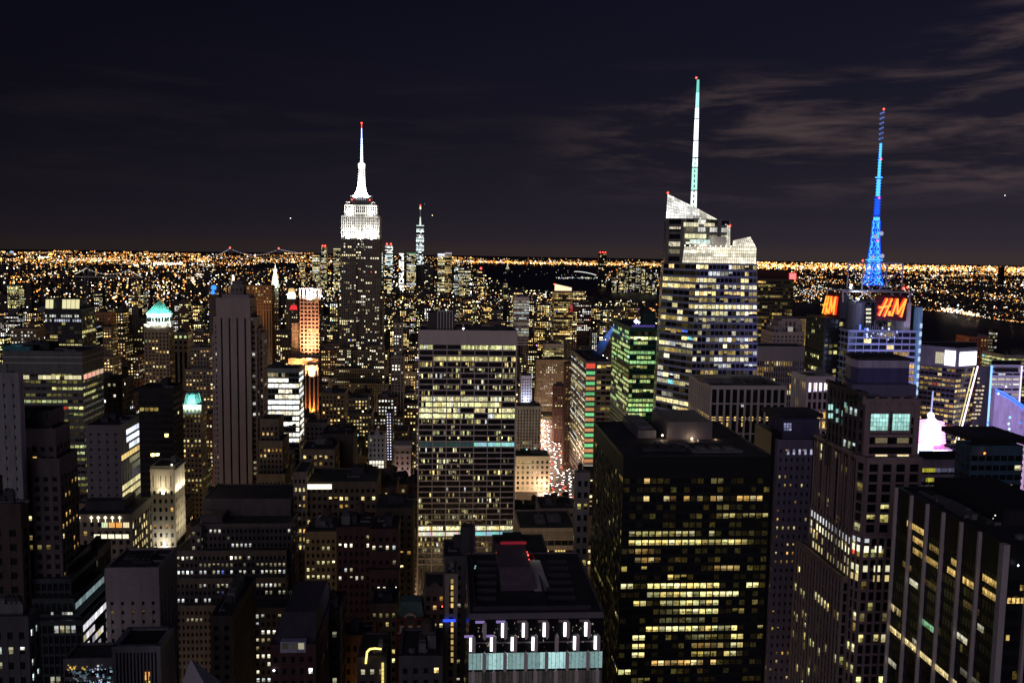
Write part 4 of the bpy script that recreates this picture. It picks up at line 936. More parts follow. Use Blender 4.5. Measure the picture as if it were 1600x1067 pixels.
    for px_, py_, g in ((742, 887, .5), (752, 900, .25), (743, 884, .3)):
        mb = MB(); mb.octa(P(px_, py_, Ya+D*.72), .3); b.unit('roof_lamp', mb, emit('lamp_teal', (.4, .75, .65), .8))
    b.done(100)
    lamp(b.root, P(826, 868, Ya+D*.97), P(800, 880, Ya+D*.8), 1, 1, 60, (1, .04, .06), 'beacon_light', 'POINT', radius=.4)
    lamp(b.root, (x_2+1.5, Ya+D*.74, z1+6.5), (x_2, Ya, z1), 1, 1, 55, (1, .9, .7), 'lamp_light', 'POINT', radius=.3)
    HERO.append((720, 948, 866, 1100, Ya)); FOOT.append((x0, x1, Ya-2, yb+2))
tube_block()
# big ribbed slab of the centre
def grid_slab():
    Y = 560.0
    b = Bld('office_tower', 'wide slab with pale grid of seven bays and many rows of lit office windows, centre', 'office tower', (P(731, 600, Y)[0], Y, 0))
    x0, x1 = P(655, 525, Y)[0], P(807, 525, Y)[0]; z1 = P(731, 517.5, Y)[2]
    cc = wallmat('travertine', (.58, .53, .54), amp=.08)
    st = dict(wall=cc, bay=(x1-x0)/7, fl=3.66, pw=.05, sp=.22, pd=.55, sd=.40, top=8.6, lit=.26, corr=.26, pal='office', br=1.0, split=1, run=.6)
    poly = [(x0, Y), (x1, Y), (x1, Y+34), (x0, Y+34)]
    zc = P(731, 862, Y)[2]
    b.mass(poly, None, 0, z1, dict(st, lit=0), (0, 1, 3), zc, para=.6)
    F = Face((x0, Y, 0), (x1, Y, 0), (x1, Y, z1), (x0, Y, z1)); r = random.Random(21)
    mb = MB(); F.hexa(mb, .006, .994, (z1-10.4)/z1, (z1-9.4)/z1, .02, .3)
    nf = round((z1-8.6)/3.66); fb = (z1-8.6)/nf/z1
    teal = {P(700, y_, Y)[2] for y_ in ()}
    for j in range(nf):
        zb = (j+.20)*fb; py = proj((0, Y, (j+.5)*fb*z1))[1]; zt_ = (j+1)*fb
        if py > 866 or py < 541: continue
        kind = r.random(); base = r.choice(PAL['office']); rowk = r.uniform(.5, 1.0)
        mode = 'full' if kind < .15 else 'mid' if kind < .58 else 'few'
        if 622 < py < 652: mode = 'full'
        if 690 < py < 697 or 818 < py < 824 or 834 < py < 841: mode = 'teal'
        for i in range(7):
            p_bay = {'full': .85, 'mid': .7, 'few': .45, 'teal': 1}[mode]
            if r.random() > p_bay: continue
            n = 6; a0 = i/7+.03/7; a1 = (i+1)/7-.03/7
            if mode == 'teal':
                c = (.35, .9, .82) if (i >= 3 or (py < 700 and i > 4)) and not (py < 700 and i < 4) else ((1, .97, .75) if py > 700 else (.02, .05, .05))
                b.cells.append([(F.rect(a0+(a1-a0)*(k+.02)/n, a0+(a1-a0)*(k+.98)/n, zb, zt_-.1*fb, .06), tuple(v*r.uniform(.55, 1.05) for v in c)) for k in range(n)])
                continue
            cells = []; wide = r.random()
            for k in range(n):
                q = {'full': .96, 'mid': .55, 'few': .25}[mode]
                if r.random() > q: continue
                g = rowk*(math.exp(r.gauss(.1, .35)) if mode == 'full' else math.exp(r.gauss(-.75, .75)))
                c = base if r.random() < .75 else r.choice(PAL['mixed']); h0 = zb if mode == 'full' or r.random() < .6 else zb+(zt_-zb)*r.uniform(.1, .5)
                cells.append((F.rect(a0+(a1-a0)*(k+.04)/n, a0+(a1-a0)*(k+(.96 if mode == 'full' else r.uniform(.4, .96)))/n, h0, zt_-.08*fb, .06), (*(v*g for v in c), 1.0)))
            if cells: b.cells.append(cells)
    mb = MB(); mb.box(x0+5, x0+22, Y+12, Y+30, z1+.3, P(690, 488, Y+12)[2]); mb2 = MB(); q = P(684, 515, Y+11.5); xx0, xx1 = P(684, 500, Y+11.5)[0], P(707, 500, Y+11.5)[0]
    zt_ = P(690, 487, Y+11.5)[2]
    for k in range(6): xx = xx0+(xx1-xx0)*k/5; mb2.box(xx-.35, xx+.35, Y+11, Y+12.2, z1+.3, zt_)
    mb2.box(xx0-.3, xx1+.3, Y+10.9, Y+11.5, zt_+.02, zt_+.9); b.unit('lift_house', mb, wallmat('taupe_panel', (.10, .09, .085))); b.unit('lift_frame', mb2, white)
    mb = MB()
    for k in range(9): w_ = r.uniform(3, 7); xx = x0+20+r.uniform(0, x1-x0-28); yy = Y+r.uniform(6, 24); mb.box(xx, xx+w_, yy, yy+4, z1+.2, z1+r.uniform(1.5, 3))
    mb.box(x0+3, x1-3, Y+14, Y+20, z1+.15, z1+1.2); b.unit('roof_unit', mb, roofm)
    mb = MB(); mb.octa(P(724, 513.5, Y+4), .7); b.unit('roof_light', mb, emit('white_flood', (1, 1, 1), 6))
    b.done(100)
    HERO.append((654, 809, 515, 866, Y)); FOOT.append((x0, x1, Y, Y+34))
grid_slab()
# green glass office with a searchlight on its corner
b = H('green glass office tower with stacked lit floors, left of the faceted glass tower', 985, 1030, 513, 735, 30, 'E', 'ribbon', L_to=957, yb=660, name='office_tower', cat='office tower', done=False, roof=0,
      wall=greengl, fl=4.0, bay=3.2, sp=.36, pw=.10, lit=.5, corr=.55, pal='verd', br=.85, glass=wallmat('green_glass', (.01, .05, .035), rough=.2, spec=.5), split=2)
x0, x1, y0, y1, z0, z1 = b.bx
mb = MB(); mb.box(P(1006, 505, 750)[0], P(1024, 505, 750)[0], 750, 762, z1+.3, P(1010, 488, 750)[2]); b.unit('roof_house', mb, wallmat('dark_green_panel', (.03, .06, .05)))
mb = MB(); p = P(994, 502, 744); mb.octa(p, 2.2); mb.octa((p[0]+2.4, p[1], p[2]-1), 1.2); b.unit('roof_light', mb, emit('violet_flood', (.80, .76, 1), 4))
mb = MB(); mb.box(x0+2, x1-3, y0+3, y0+4, z1+.3, z1+2.4); b.unit('violet_screen', mb, emit('violet_screen', (.10, .07, .35), .6))
mb = MB(); p = P(961, 507.5, y1-6); mb.octa(p, 1.6); b.unit('lamp_head', mb, emit('search_lamp', (.55, .75, 1), 5))
b.done(100)
bt = empty('light_beam', P(961, 508, y1-6), 'blue searchlight beam slanting down from the green glass tower corner', 'light beam')
mb = MB(); mb.tube(P(961, 508, y1-6), P(925, 563, y1-40), 1.2, 6.5, 16); bo = mb.build('beam', [], bt)
vm = bpy.data.materials.new('beam_air'); vm.use_nodes = True; vt = vm.node_tree; vt.nodes.remove(vt.nodes['Principled BSDF'])
ve = nd(vt, 'ShaderNodeEmission'); ve.inputs['Color'].default_value = (.07, .24, 1, 1); ve.inputs['Strength'].default_value = .016
vg = nd(vt, 'ShaderNodeNewGeometry'); vd = nd(vt, 'ShaderNodeVectorMath', operation='DISTANCE'); vd.inputs[1].default_value = P(961, 508, y1-6); vt.links.new(vg.outputs['Position'], vd.inputs[0])
vm_ = nd(vt, 'ShaderNodeMapRange'); vm_.inputs['From Min'].default_value = 0; vm_.inputs['From Max'].default_value = 46; vm_.inputs['To Min'].default_value = .055; vm_.inputs['To Max'].default_value = .0; vt.links.new(vd.outputs['Value'], vm_.inputs['Value'])
vp_ = nd(vt, 'ShaderNodeMath', operation='MULTIPLY'); vt.links.new(vm_.outputs['Result'], vp_.inputs[0]); vt.links.new(vm_.outputs['Result'], vp_.inputs[1]); vq_ = nd(vt, 'ShaderNodeMath', operation='MULTIPLY'); vq_.inputs[1].default_value = 40; vt.links.new(vp_.outputs[0], vq_.inputs[0]); vt.links.new(vq_.outputs[0], ve.inputs['Strength'])
vt.links.new(ve.outputs[0], vt.nodes['Material Output'].inputs['Volume']); bo.data.materials.append(vm)
# corner building with red and green floors
b = H('corner building striped with alternating red and green lit floors above the traffic', 917, 955, 566, 930, 60, 'E', 'ribbon', L_to=893, yb=740, name='office_building', done=False, roof=2, fl=5.6, bay=5, lit=.35, corr=.3, br=.7, pal='office', wall=conc)
x0, x1, y0, y1, z0, z1 = b.bx; S = 930/FOC
mb = MB(); mb.box(x0-.8, P(932, 600, 930)[0], 928.6, 930.6, 0, z1+1.5); b.unit('corner_bay', mb, steel)
cl_ = [(1, .10, .06)]+[(.25, 1, .38), (1, .42, .16)]*9
zz = z1
for k, c in enumerate(cl_):
    h = (9 if k == 0 else 5.6)*.99; g = .8 if k == 0 else b.rnd.uniform(.45, .85)
    b.cells.append([([(x0-.7+j*3.2, 928.5, zz-h*.72), (x0+2.3+j*3.2, 928.5, zz-h*.72), (x0+2.3+j*3.2, 928.5, zz-h*.12), (x0-.7+j*3.2, 928.5, zz-h*.12)], tuple(v*g for v in c)) for j in range(3)]); zz -= h
b.cells.append([([(x0-.7, 928.5, zz-7), (x0+9, 928.5, zz-7), (x0+9, 928.5, zz-2), (x0-.7, 928.5, zz-2)], (.9, 1, .9))])
Fx = Face((x0, y1, 0), (x0, y0, 0), (x0, y0, z1), (x0, y1, z1))
for j in range(15):
    c = b.rnd.choice(((1, .95, .85), (1, .8, .5), (1, .5, .2), (.9, .95, 1))); zb = z1-8-j*7.0
    if zb < 20: break
    for i in range(14):
        if b.rnd.random() < .75:
            g = b.rnd.uniform(.25, 1.0); b.cells.append([(Fx.rect((i+.05)/14, (i+.95)/14, zb/z1, (zb+1.6)/z1, .45), tuple(v*g for v in c))])
mb = MB(); mb.box(x0-14, x0-.9, 960, 1000, 30, 33)
b.done(60)
# glowing marquee over the street
mq = empty('lit_marquee', P(905, 705, 1000), 'bright cream lit sign panel leaning out over the traffic avenue', 'sign')
mb = MB(); q = [P(894, 697, 1030), P(902, 690, 1030), P(916, 705, 985), P(906, 712, 985)]; mb.prism(q, [(x+.1, y+1.2, z+.4) for x, y, z in q]); mb.build('panel', emit('marquee', (1, .88, .6), 1.5), mq)
mb = MB(); mb.box(P(905, 700, 1000)[0], P(905, 700, 1000)[0]+1, 1002, 1003, 0, P(905, 703, 1000)[2]); mb.build('support', steel, mq)
# white gridded mid-rise in front of the faceted tower
b = H('low wide block of white vertical piers with amber bottom windows and dark flat roof', 1111, 1228, 605, 480, 40, 'E', 'pier', L_to=1078, yb=690, name='office_building', done=False, roof=0,
      wall=wallmat('bright_pier', (.50, .48, .49), amp=.08), bay=3.9, fl=8.6, pw=.30, sp=.10, pd=.6, sd=.3, top=1.2, lit=0, corr=0, pal='amber')
x0, x1, y0, y1, z0, z1 = b.bx
F = Face((x0, y0, 0), (x1, y0, 0), (x1, y0, z1), (x0, y0, z1)); Fe = Face((x0, y1, 0), (x0, y0, 0), (x0, y0, z1), (x0, y1, z1))
for yy, n in ((651, .75), (660, .4), (651, .75)):
    for FF, nb, dy in ((F, 10, 0), (Fe, 10, 0)):
        zt_ = P(1165, yy, y0)[2]
        for i in range(nb):
            for k in range(2):
                if b.rnd.random() < n:
                    g = b.rnd.uniform(.5, 1.2); b.cells.append([(FF.rect((i+.22+k*.3)/nb, (i+.48+k*.3)/nb, (zt_-2.2)/z1, zt_/z1, .08), (1*g, .66*g, .22*g))])
b.cells.append([(F.rect(.41, .425, (z1-11)/z1, (z1-9)/z1, .08), (.5, .5, .55)), (F.rect(.43, .445, (z1-11)/z1, (z1-9)/z1, .08), (.7, .7, .8))])
mb = MB(); mb.box(P(1096, 604, 495)[0], P(1142, 604, 495)[0], 492, 505, z1+.3, z1+3.4); mb.box(x0+4, x1-4, 510, 516, z1+.3, z1+1.6); b.unit('roof_house', mb, steel)
for k in range(8):
    mb = MB(); xx = x0+8+k*4.4; mb.box(xx, xx+1.6, 486+(k*7) % 18, 489+(k*7) % 18, z1+.3, z1+1.2+(k % 3)*.4); b.unit('roof_unit', mb, steel if k % 2 else roofm)
for px_, py_ in ((1143, 603.5), (1148, 604.5), (1181, 606)):
    mb = MB(); mb.octa(P(px_, py_, 489), .55); b.unit('roof_light', mb, emit('roof_light', (1, .95, .8), 5))
mb = MB(); mb.tube((P(1158, 600, 500)[0], 500, z1), (P(1158, 600, 500)[0]+1, 500, z1+7), .3, n=6); b.unit('davit', mb, steel)
b.done(90)
# behind: ribbed slab, dark slab with red sign, art deco top, lit screen tower ...
b = H('pale finely ribbed office slab with horizontal lit floors, behind the low white piered block', 1184, 1261, 543, 690, 26, 'W', 'pier', yb=645, L_to=1264, name='office_tower', cat='office tower', roof=0, wall=wallmat('ribbed_white', (.50, .47, .50), amp=.08),
      bay=1.9, fl=4.6, pw=.40, sp=.22, pd=.7, sd=.1, top=11, lit=.12, corr=.5, pal='amber', br=1.0, run=.85)
b = H('dark broad slab with thin rows of lit windows and red square roof sign', 1181, 1240, 437, 1100, 30, 'W', 'ribbon', yb=530, L_to=1246, name='office_tower', cat='office tower', roof=0, done=False,
      wall=wallmat('dim_panel', (.055, .055, .052)), bay=3.2, fl=4.4, pw=.12, sp=.4, lit=.30, corr=.22, pal='warm', br=.55, top=2)
x0, x1, y0, y1, z0, z1 = b.bx
mb = MB(); mb.box(x0+2, x1-3, y0+4, y1-3, z1+.3, z1+11); b.unit('roof_house', mb, wallmat('black_red_panel', (.05, .02, .024)))
mb = MB(); p = P(1238.5, 432, y0+1); mb.box(p[0]-4, p[0]+4, p[1]-.8, p[1], p[2]-4, p[2]+4); b.unit('red_sign', mb, emit('red_sign', (1, .10, .10), 3)); mb = MB(); mb.box(p[0]-5.2, p[0]+5.2, p[1]+.05, p[1]+1, z1, p[2]+5); b.unit('sign_board', mb, emit('sign_back_red', (.25, .005, .01), .5))
b.done(60)
b = H('pale stone tower with curved stepped crown, between the ribbed slab and the dark broad slab', 1207, 1256, 520, 850, 30, 'W', 'stone', yb=545, roof=0, done=False, wall=wallmat('rosy_stone', (.42, .37, .38), amp=.1), lit=.06, corr=0, bay=4, name='setback_tower', cat='building')
for xl, xr, yt in ((1211, 1253, 511), (1217, 1253, 503), (1222, 1248, 499)):
    b.mass([(P(xl, yt, 853)[0], 853), (P(xr, yt, 853)[0], 853), (P(xr, yt, 853)[0], 876), (P(xl, yt, 853)[0], 876)], None, b.bx[5]-3, P(1232, yt, 853)[2], sty('stone', wall=MATS['rosy_stone'], lit=.05, bay=4, corr=0), (0, 3), 0)
mb = MB(); x_ = P(1236, 505, 851)[0]; mb.box(x_-2.2, x_+2.2, 851, 852.9, P(1236, 518, 851)[2], P(1236, 511, 851)[2]); b.unit('arched_window', mb, emit('arched_glow', (.6, .55, .5), .5))
mb = MB(); mb.tube((P(1231, 497, 860)[0], 860, P(1231, 500, 860)[2]), (P(1231, 497, 860)[0], 860, P(1231, 489, 860)[2]), .5, n=5); mb.tube((P(1224, 497, 860)[0], 860, P(1224, 500, 860)[2]), (P(1224, 497, 860)[0], 860, P(1224, 493, 860)[2]), .5, n=5); b.unit('mast', mb, steel)
b.done(60)
b = H('stone block with tall white lit panels along its top, left of stepped pink tower', 1262, 1302, 590, 520, 30, 'E', 'pier', yb=690, roof=1, done=False, wall=wallmat('bright_pier', (.44, .42, .42)), bay=3.2, fl=6, lit=.2, pal='warm', L_to=1240)
x0, x1, y0, y1, z0, z1 = b.bx
for k in range(7):
    mb = MB(); w_ = (x1-x0)/7; xx = x0+w_*k; mb.box(xx+w_*.2, xx+w_*.85, y0-.75, y0-.5, P(1280, 612-k*.6, y0)[2], P(1280, 592+k*.4, y0)[2]); b.unit('lit_panel', mb, emit('violet_white_panel', (.80, .75, 1), 1.7))
b.done(60)
b = H('low yellow floodlit hall near the river, left of the red lettered tower', 1250, 1288, 499, 1900, 60, 'W', 'stone', yb=516, name='river_hall', cat='building', roof=0, done=False, lit=0, wall=wallmat('cream_render', (.5, .42, .25)))
x0, x1, y0, y1, z0, z1 = b.bx
lamp(b.root, (x0+(x1-x0)*.5, y0-16, 30), ((x0+x1)/2, y0, 40), 30, 3, 60000, (1, .74, .25)); lamp(b.root, (x1-8, y0-5, z1-15), (x1-10, y0, z1), 5, 2, 9000, (1, .92, .6))
b.done()
# ------------------------------------------------------------------ the theatre district glow on the right edge
def angled_glass():
    Y = 600.0
    b = Bld('office_tower', 'dark glass tower with two white lit screens at its top and diagonal strip of lights', 'office tower', (P(1490, 600, Y)[0], Y, 0))
    v = lambda px, dy: P(px, 590, Y+dy)[:2]
    out = [v(1493, 0), v(1524, 9), v(1520, 44), v(1436, 44), v(1437, 20)]
    low = [v(1491, 0), v(1514, 9), v(1514, 44), v(1430, 44), v(1436, 20)]
    st = dict(wall=wallmat('slate_panel', (.10, .10, .14), rough=.4), bay=3.0, fl=3.6, pw=.1, sp=.45, pd=.15, sd=.22, top=1, lit=.50, corr=.35, pal='warm', br=.85, split=1, run=.7)
    zt_ = P(1490, 575, Y)[2]
    b.mass(low, out, 0, zt_, st, (0, 4), P(1490, 700, Y)[2], para=0)
    q = [(x, y) for x, y in out]; b.mass(q, None, zt_+.02, P(1493, 545, Y)[2], dict(st, lit=0, sp=1, wall=wallmat('screen_frame', (.16, .17, .21))), (0, 4), 0, para=.6)
    F4 = Face((*out[4], zt_), (*out[0], zt_), (*out[0], P(1493, 545, Y)[2]), (*out[4], P(1493, 545, Y)[2])); F0 = Face((*out[0], zt_), (*out[1], zt_), (*out[1], P(1493, 545, Y)[2]), (*out[0], P(1493, 545, Y)[2]))
    for F, a0, a1, b0, b1 in ((F4, .68, .97, .1, .88), (F0, .10, .94, .1, .82)):
        mb = MB(); F.hexa(mb, a0, a1, b0, b1, .5, .8); b.unit('lit_screen', mb, emit('white_screen', (.95, .92, 1), 2.2))
    for k in range(5): b.cells.append([(F4.rect(.42+k*.05, .465+k*.05, .15, .75, .5), (.55, .5, .35))])
    # leaning strip of bulbs
    a = P(1528, 572, Y+4); c = P(1497, 690, Y-2); a2 = P(1521, 575, Y+4); c2 = P(1492, 690, Y-2)
    mb = MB(); mb.tube(a, c, .55, n=5); b.unit('light_strip', mb, emit('strip_lilac', (.90, .75, 1), 2.2))
    mb = MB()
    for k in range(40):
        t = k/39; mb.octa((a2[0]+(c2[0]-a2[0])*t, a2[1]+(c2[1]-a2[1])*t-.6, a2[2]+(c2[2]-a2[2])*t), .62)
    o = mb; b.unit('bulb_strip', o, emit('strip_gold', (1, .80, .38), 1.7))
    mb = MB(); mb.prism([P(1515, 690, Y), P(1540, 690, Y), P(1540, 690, Y+30), P(1515, 690, Y+30)], [P(1530, 572, Y+6), P(1548, 572, Y+6), P(1548, 572, Y+36), P(1530, 572, Y+36)])
    b.unit('side_wing', mb, MATS['slate_panel'])
    for j in range(16):
        for i in range(3):
            if b.rnd.random() < .5:
                py = 590+j*6.2; px_ = 1527-(py-575)*.16+i*4.6+3; p = P(px_, py, Y-.9); b.cells.append([([(p[0], p[1], p[2]-1.1), (p[0]+1.7, p[1], p[2]-1.1), (p[0]+1.7, p[1], p[2]), (p[0], p[1], p[2])], (.9, .72, .45))])
    b.done(100); HERO.append((1436, 1545, 545, 700, Y)); FOOT.append((v(1430, 0)[0], v(1548, 0)[0], Y-4, Y+50))
angled_glass()
def neon_tower():
    Y = 660.0
    b = Bld('office_tower', 'lilac floodlit tower edged with blue neon arcs at the right edge', 'office tower', (P(1580, 600, Y)[0], Y, 0))
    v = lambda px, dy=0: P(px, 600, Y+dy)[:2]
    z = lambda py: P(1570, py, Y)[2]
    li = wallmat('lilac_panel', (.50, .48, .60), rough=.5, amp=.08)
    b.mass([v(1547), v(1593), v(1593, 30), v(1547, 30)], None, 0, z(571), dict(wall=li, bay=6, fl=4, pw=.06, sp=.62, pd=.15, sd=.25, top=2, lit=.35, corr=.3, pal='white', br=.8, run=.7), (0, 3), z(700), para=.6)
    mb = MB(); x0, x1 = v(1553, -1)[0], v(1589, -1)[0]; mb.box(x0, x1, Y-1.4, Y-.4, z(581), z(575)); b.unit('dark_panel', mb, black)
    for px_, c, w_ in ((1546.5, (.25, .55, 1), .8), (1594, (.75, .65, 1), .35)):
        mb = MB(); x_ = v(px_)[0]; mb.box(x_-w_, x_+w_, Y-1.0, Y-.3, z(690), z(571)); b.unit('neon_edge', mb, emit('neon_%d' % int(px_), c, 1.6))
    # curved podium with two blue neon arcs
    Yp = 560.0; zp = lambda px, py: P(px, py, Yp)
    top = [(1555, 607), (1566, 611), (1578, 617.5), (1590, 625.5), (1602, 635.5), (1625, 655)]
    mb = MB()
    pts = [P(x, y, Yp-3*i) for i, (x, y) in enumerate(top)]
    for p, q in zip(pts, pts[1:]): mb.prism([(p[0], p[1], 0), (q[0], q[1], 0), (q[0], q[1]+4, 0), (p[0], p[1]+4, 0)], [p, q, (q[0], q[1]+4, q[2]), (p[0], p[1]+4, p[2])])
    b.unit('podium', mb, wallmat('podium_lilac', (.34, .33, .46), rough=.4))
    for off in (1, 5.5):
        mb = MB(); pp = [P(x, y+off, Yp-.8-3*i) for i, (x, y) in enumerate(top)]
        for p, q in zip(pp, pp[1:]): mb.tube(p, q, .42, n=6)
        b.unit('neon_arc', mb, emit('neon_blue', (.02, .14, 1), 2.4))
    for px_, py_, c in ((1578, 652, (.25, .85, 1)), (1576, 662, (.6, 1, .95)), (1577, 670, (.6, .95, .9)), (1544, 660, (.05, .2, 1)), (1541, 674, (.05, .2, 1)), (1560, 615, (.9, .85, 1)), (1572, 604, (.8, .75, 1)), (1598, 683, (.9, .5, 1)), (1594, 660, (.7, .55, 1))):
        mb = MB(); mb.octa(P(px_, py_, Yp-20 if px_ > 1550 else Y-8), 1.0); b.unit('sign_light', mb, emit('sl_%d' % py_, c, 1.5))
    b.done(80)
    lamp(b.root, P(1570, 660, Y-40), P(1570, 600, Y), 30, 4, 16000, (.70, .60, 1)); lamp(b.root, P(1585, 690, Yp-40), P(1582, 650, Yp-10), 26, 6, 4500, (.62, .42, 1))
    HERO.append((1545, 1640, 570, 690, Yp)); FOOT.append((v(1540)[0], v(1640)[0], Yp-20, Y+40))
neon_tower()
def ball_roof():
    Y = 520.0
    b = Bld('billboard_tower', 'brilliant white and pink lit sign drum topped by a glowing ball and blue pole', 'billboard tower', (P(1466, 690, Y)[0], Y, 0))
    mb = MB(); x0, x1 = P(1448, 700, Y)[0], P(1488, 700, Y)[0]; mb.box(x0, x1, Y, Y+22, 0, P(1466, 702, Y)[2]); b.unit('wall', mb, conc)
    cx, cy = P(1467, 680, Y)[0], Y+9; zz = lambda y_: P(1467, y_, Y+9)[2]; S = (Y+9)/FOC
    mb = MB(); mb.lathe((cx, cy), [(17*S, zz(692)), (16*S, zz(676)), (13*S, zz(662)), (8*S, zz(656)), (5*S, zz(653))], 16); b.unit('sign_drum', mb, emit('sign_drum', (1, .93, 1), 2.6))
    for k in range(8):
        mb = MB(); y_ = 690-k*4.3; mb.lathe((cx, cy), [((23-.55*k)*S, zz(y_)), ((23.4-.55*k)*S, zz(y_-1.5))], 16); b.unit('pink_ring', mb, emit('pink_ring', (1, .42, .95), 1.7))
    mb = MB(); mb.lathe((cx, cy), [(21*S, zz(703)), (21*S, zz(694))], 16); b.unit('magenta_band', mb, emit('magenta_band', (1, .06, .38), 1.7))
    mb = MB(); n = 10; mb.lathe((cx-2*S, cy), [(5.5*S*math.sin(math.pi*i/n)+.02, zz(649)-5.5*S*math.cos(math.pi*i/n)) for i in range(n+1)], 14); b.unit('ball', mb, emit('ball_white', (1, .95, 1), 2.5))
    mb = MB(); mb.tube((cx-2*S, cy, zz(646)), (cx-1*S, cy, zz(611)), .55, .45, 6); b.unit('pole', mb, emit('pole_blue', (.45, .50, .95), .8))
    mb = MB(); mb.box(P(1431, 700, Y-14)[0], P(1458, 700, Y-14)[0], Y-14, Y-13, P(1445, 708, Y-14)[2], P(1445, 693, Y-14)[2]); b.unit('blue_screen', mb, emit('screen_blue', (.62, .72, 1), 2.2))
    mb = MB(); p = P(1497, 693, Y); mb.octa(p, .8); b.unit('beacon', mb, red_bea)
    b.done()
    lamp(b.root, (cx, cy-14, zz(680)), (cx, cy-60, zz(760)), 16, 12, 150000, (.85, .55, 1)); lamp(b.root, (cx-14, cy-6, zz(680)), (cx-200, cy-60, zz(720)), 12, 12, 70000, (.42, .36, 1))
    HERO.append((1432, 1490, 611, 705, Y)); FOOT.append((x0-4, x1+4, Y-6, Y+30))
ball_roof()
b = H('low pale block with yellow and white window bands under the brilliant sign drum', 1437, 1515, 721, 400, 26, 'E', 'ribbon', yb=770, roof=0, done=False, wall=wallmat('lilac_lit_concrete', (.42, .38, .52)), lit=0, fl=5.2, bay=5, L_to=1428)  # lilac light on the walls put into the concrete colour
x0, x1, y0, y1, z0, z1 = b.bx; F = Face((x0, y0, 0), (x1, y0, 0), (x1, y0, z1), (x0, y0, z1))
for row, yy in enumerate((731, 746, 757)):
    zt_ = P(1475, yy, y0)[2]
    for i in range(22):
        if i < 3 and row: c = (.02, .02, .03)
        elif i < 7: c = (.45, .42, .04) if row < 2 else (.05, .05, .05)
        elif i < 16: c = (.10, .10, .16) if row != 1 else (.35, .33, .2)
        else: c = (.8, .8, 1.1) if i > 17 else (.2, .25, .3)
        g = b.rnd.uniform(.4, 1.2); b.cells.append([(F.rect((i+.04)/22, (i+.96)/22, (zt_-1.9)/z1, zt_/z1, .35), tuple(v*g for v in c))])
mb = MB(); mb.box(x0+2, x1-5, y0+5, y1-3, z1+.3, z1+4); b.unit('roof_house', mb, wallmat('dark_panel', (.03, .028, .034))); b.done(60)
lamp(None, (P(1478, 680, 500)[0], 500, P(1478, 680, 500)[2]), (P(1500, 640, 600)[0], 600, P(1500, 640, 600)[2]), 6, 6, 42000, (.72, .50, 1), 'sign_glow'); lamp(None, (P(1460, 700, 498)[0], 498, P(1460, 690, 498)[2]), (P(1470, 735, 400)[0], 424, P(1470, 720, 424)[2]), 8, 6, 16000, (.95, .35, .95), 'sign_glow')
b = H('dark boxy tower with teal tinted walls and red roof lamp, far right', 1518, 1598, 700, 330, 40, 'E', 'slab', yb=775, roof=0, done=False, wall=wallmat('teal_lit_panel', (.055, .12, .18)), bay=3, lit=.16, corr=0, br=.5, pal='mixed', L_to=1494)  # teal light on the walls painted as their colour
x0, x1, y0, y1, z0, z1 = b.bx
mb = MB(); mb.box(P(1522, 690, 338)[0], P(1608, 690, 338)[0], 338, 362, z1+.3, P(1560, 684, 338)[2]); b.unit('roof_house', mb, black); beacon(b, P(1538.5, 708, 328), .55, emit('beacon_orange', (1, .16, .03), 5)); b.done(60)
# right edge, farther
b = H('reddish brick apartment slab by the river, right of centre of the far right blocks', 1514, 1556, 527, 1150, 30, 'W', 'brick', yb=572, wall=wallmat('rust_brick', (.30, .11, .08)), lit=.35, pal='amber', br=.6, name='apartment_block', cat='apartment block', bay=4)
b = H('slim construction tower strung with white lights near the right edge', 1552, 1559, 516, 1000, 8, 'W', 'slab', yb=575, lit=.8, corr=.5, pal='white', br=.5, name='construction_hoist', cat='tower', roof=0, bay=2.4, fl=4)
b = H('office block with greenish white top floors at the right edge', 1570, 1606, 556, 900, 40, 'W', 'ribbon', yb=640, lit=.7, corr=.5, pal='green', br=.8)
# ------------------------------------------------------------------ left half
H('pale blank sided slab cut by the left edge of the picture', -60, 28, 586, 330, 20, 'W', 'stone', lit=.04, corr=0, pw=.82, sp=.7, wall=wallmat('pale_blank', (.30, .30, .31)), L_to=32, name='office_building')
b = H('broad office block with banded yellow floors and rosy lit top corner, upper left', 4, 128, 551, 560, 33, 'W', 'ribbon', yb=782, name='office_tower', cat='office tower', done=False, roof=2, L_to=160,
      bay=3.1, fl=4.0, pw=.12, sp=.55, top=13, lit=.36, corr=.2, pal='green', br=.55, wall=wallmat('grey_green_panel', (.15, .16, .155)), run=.75, split=1)
x0, x1, y0, y1, z0, z1 = b.bx
F = Face((x0, y0, 0), (x1, y0, 0), (x1, y0, z1), (x0, y0, z1)); Fw = Face((x1, y0, 0), (x1, y1, 0), (x1, y1, z1), (x1, y0, z1))
mb = MB()
for zz in (z1-2.5, z1-6): F.hexa(mb, 0, 1, (zz-.4)/z1, zz/z1, .2, .5); Fw.hexa(mb, 0, 1, (zz-.4)/z1, zz/z1, .2, .5)
b.unit('cornice_band', mb, white)
for k in range(5): b.cells.append([(Fw.rect(.02+k*.2, .19+k*.2, (z1-16.5)/z1, (z1-13.6)/z1, .4), (1*(1.1-.1*k), .45, .33))])
for k in range(14):
    g = b.rnd.uniform(.5, 1.1)
    if k not in (2, 3, 9): b.cells.append([(F.rect(.22+k*.055, .27+k*.055, (z1-16.2)/z1, (z1-13.8)/z1, .4), (g, g*.9, g*.5))])
mb = MB(); mb.box(P(8, 548, 570)[0], P(52, 548, 570)[0], 566, 590, z1+.3, z1+3); b.unit('teal_roof', mb, wallmat('teal_roof', (.06, .25, .28)))
mb = MB(); mb.octa(P(54, 541, 575), .6); b.unit('roof_light', mb, emit('teal_flood', (.6, 1, .9), 4))
lamp(b.root, P(30, 545, 567), P(30, 549, 575), 14, 2, 220, (.5, .95, 1)); b.done(100)
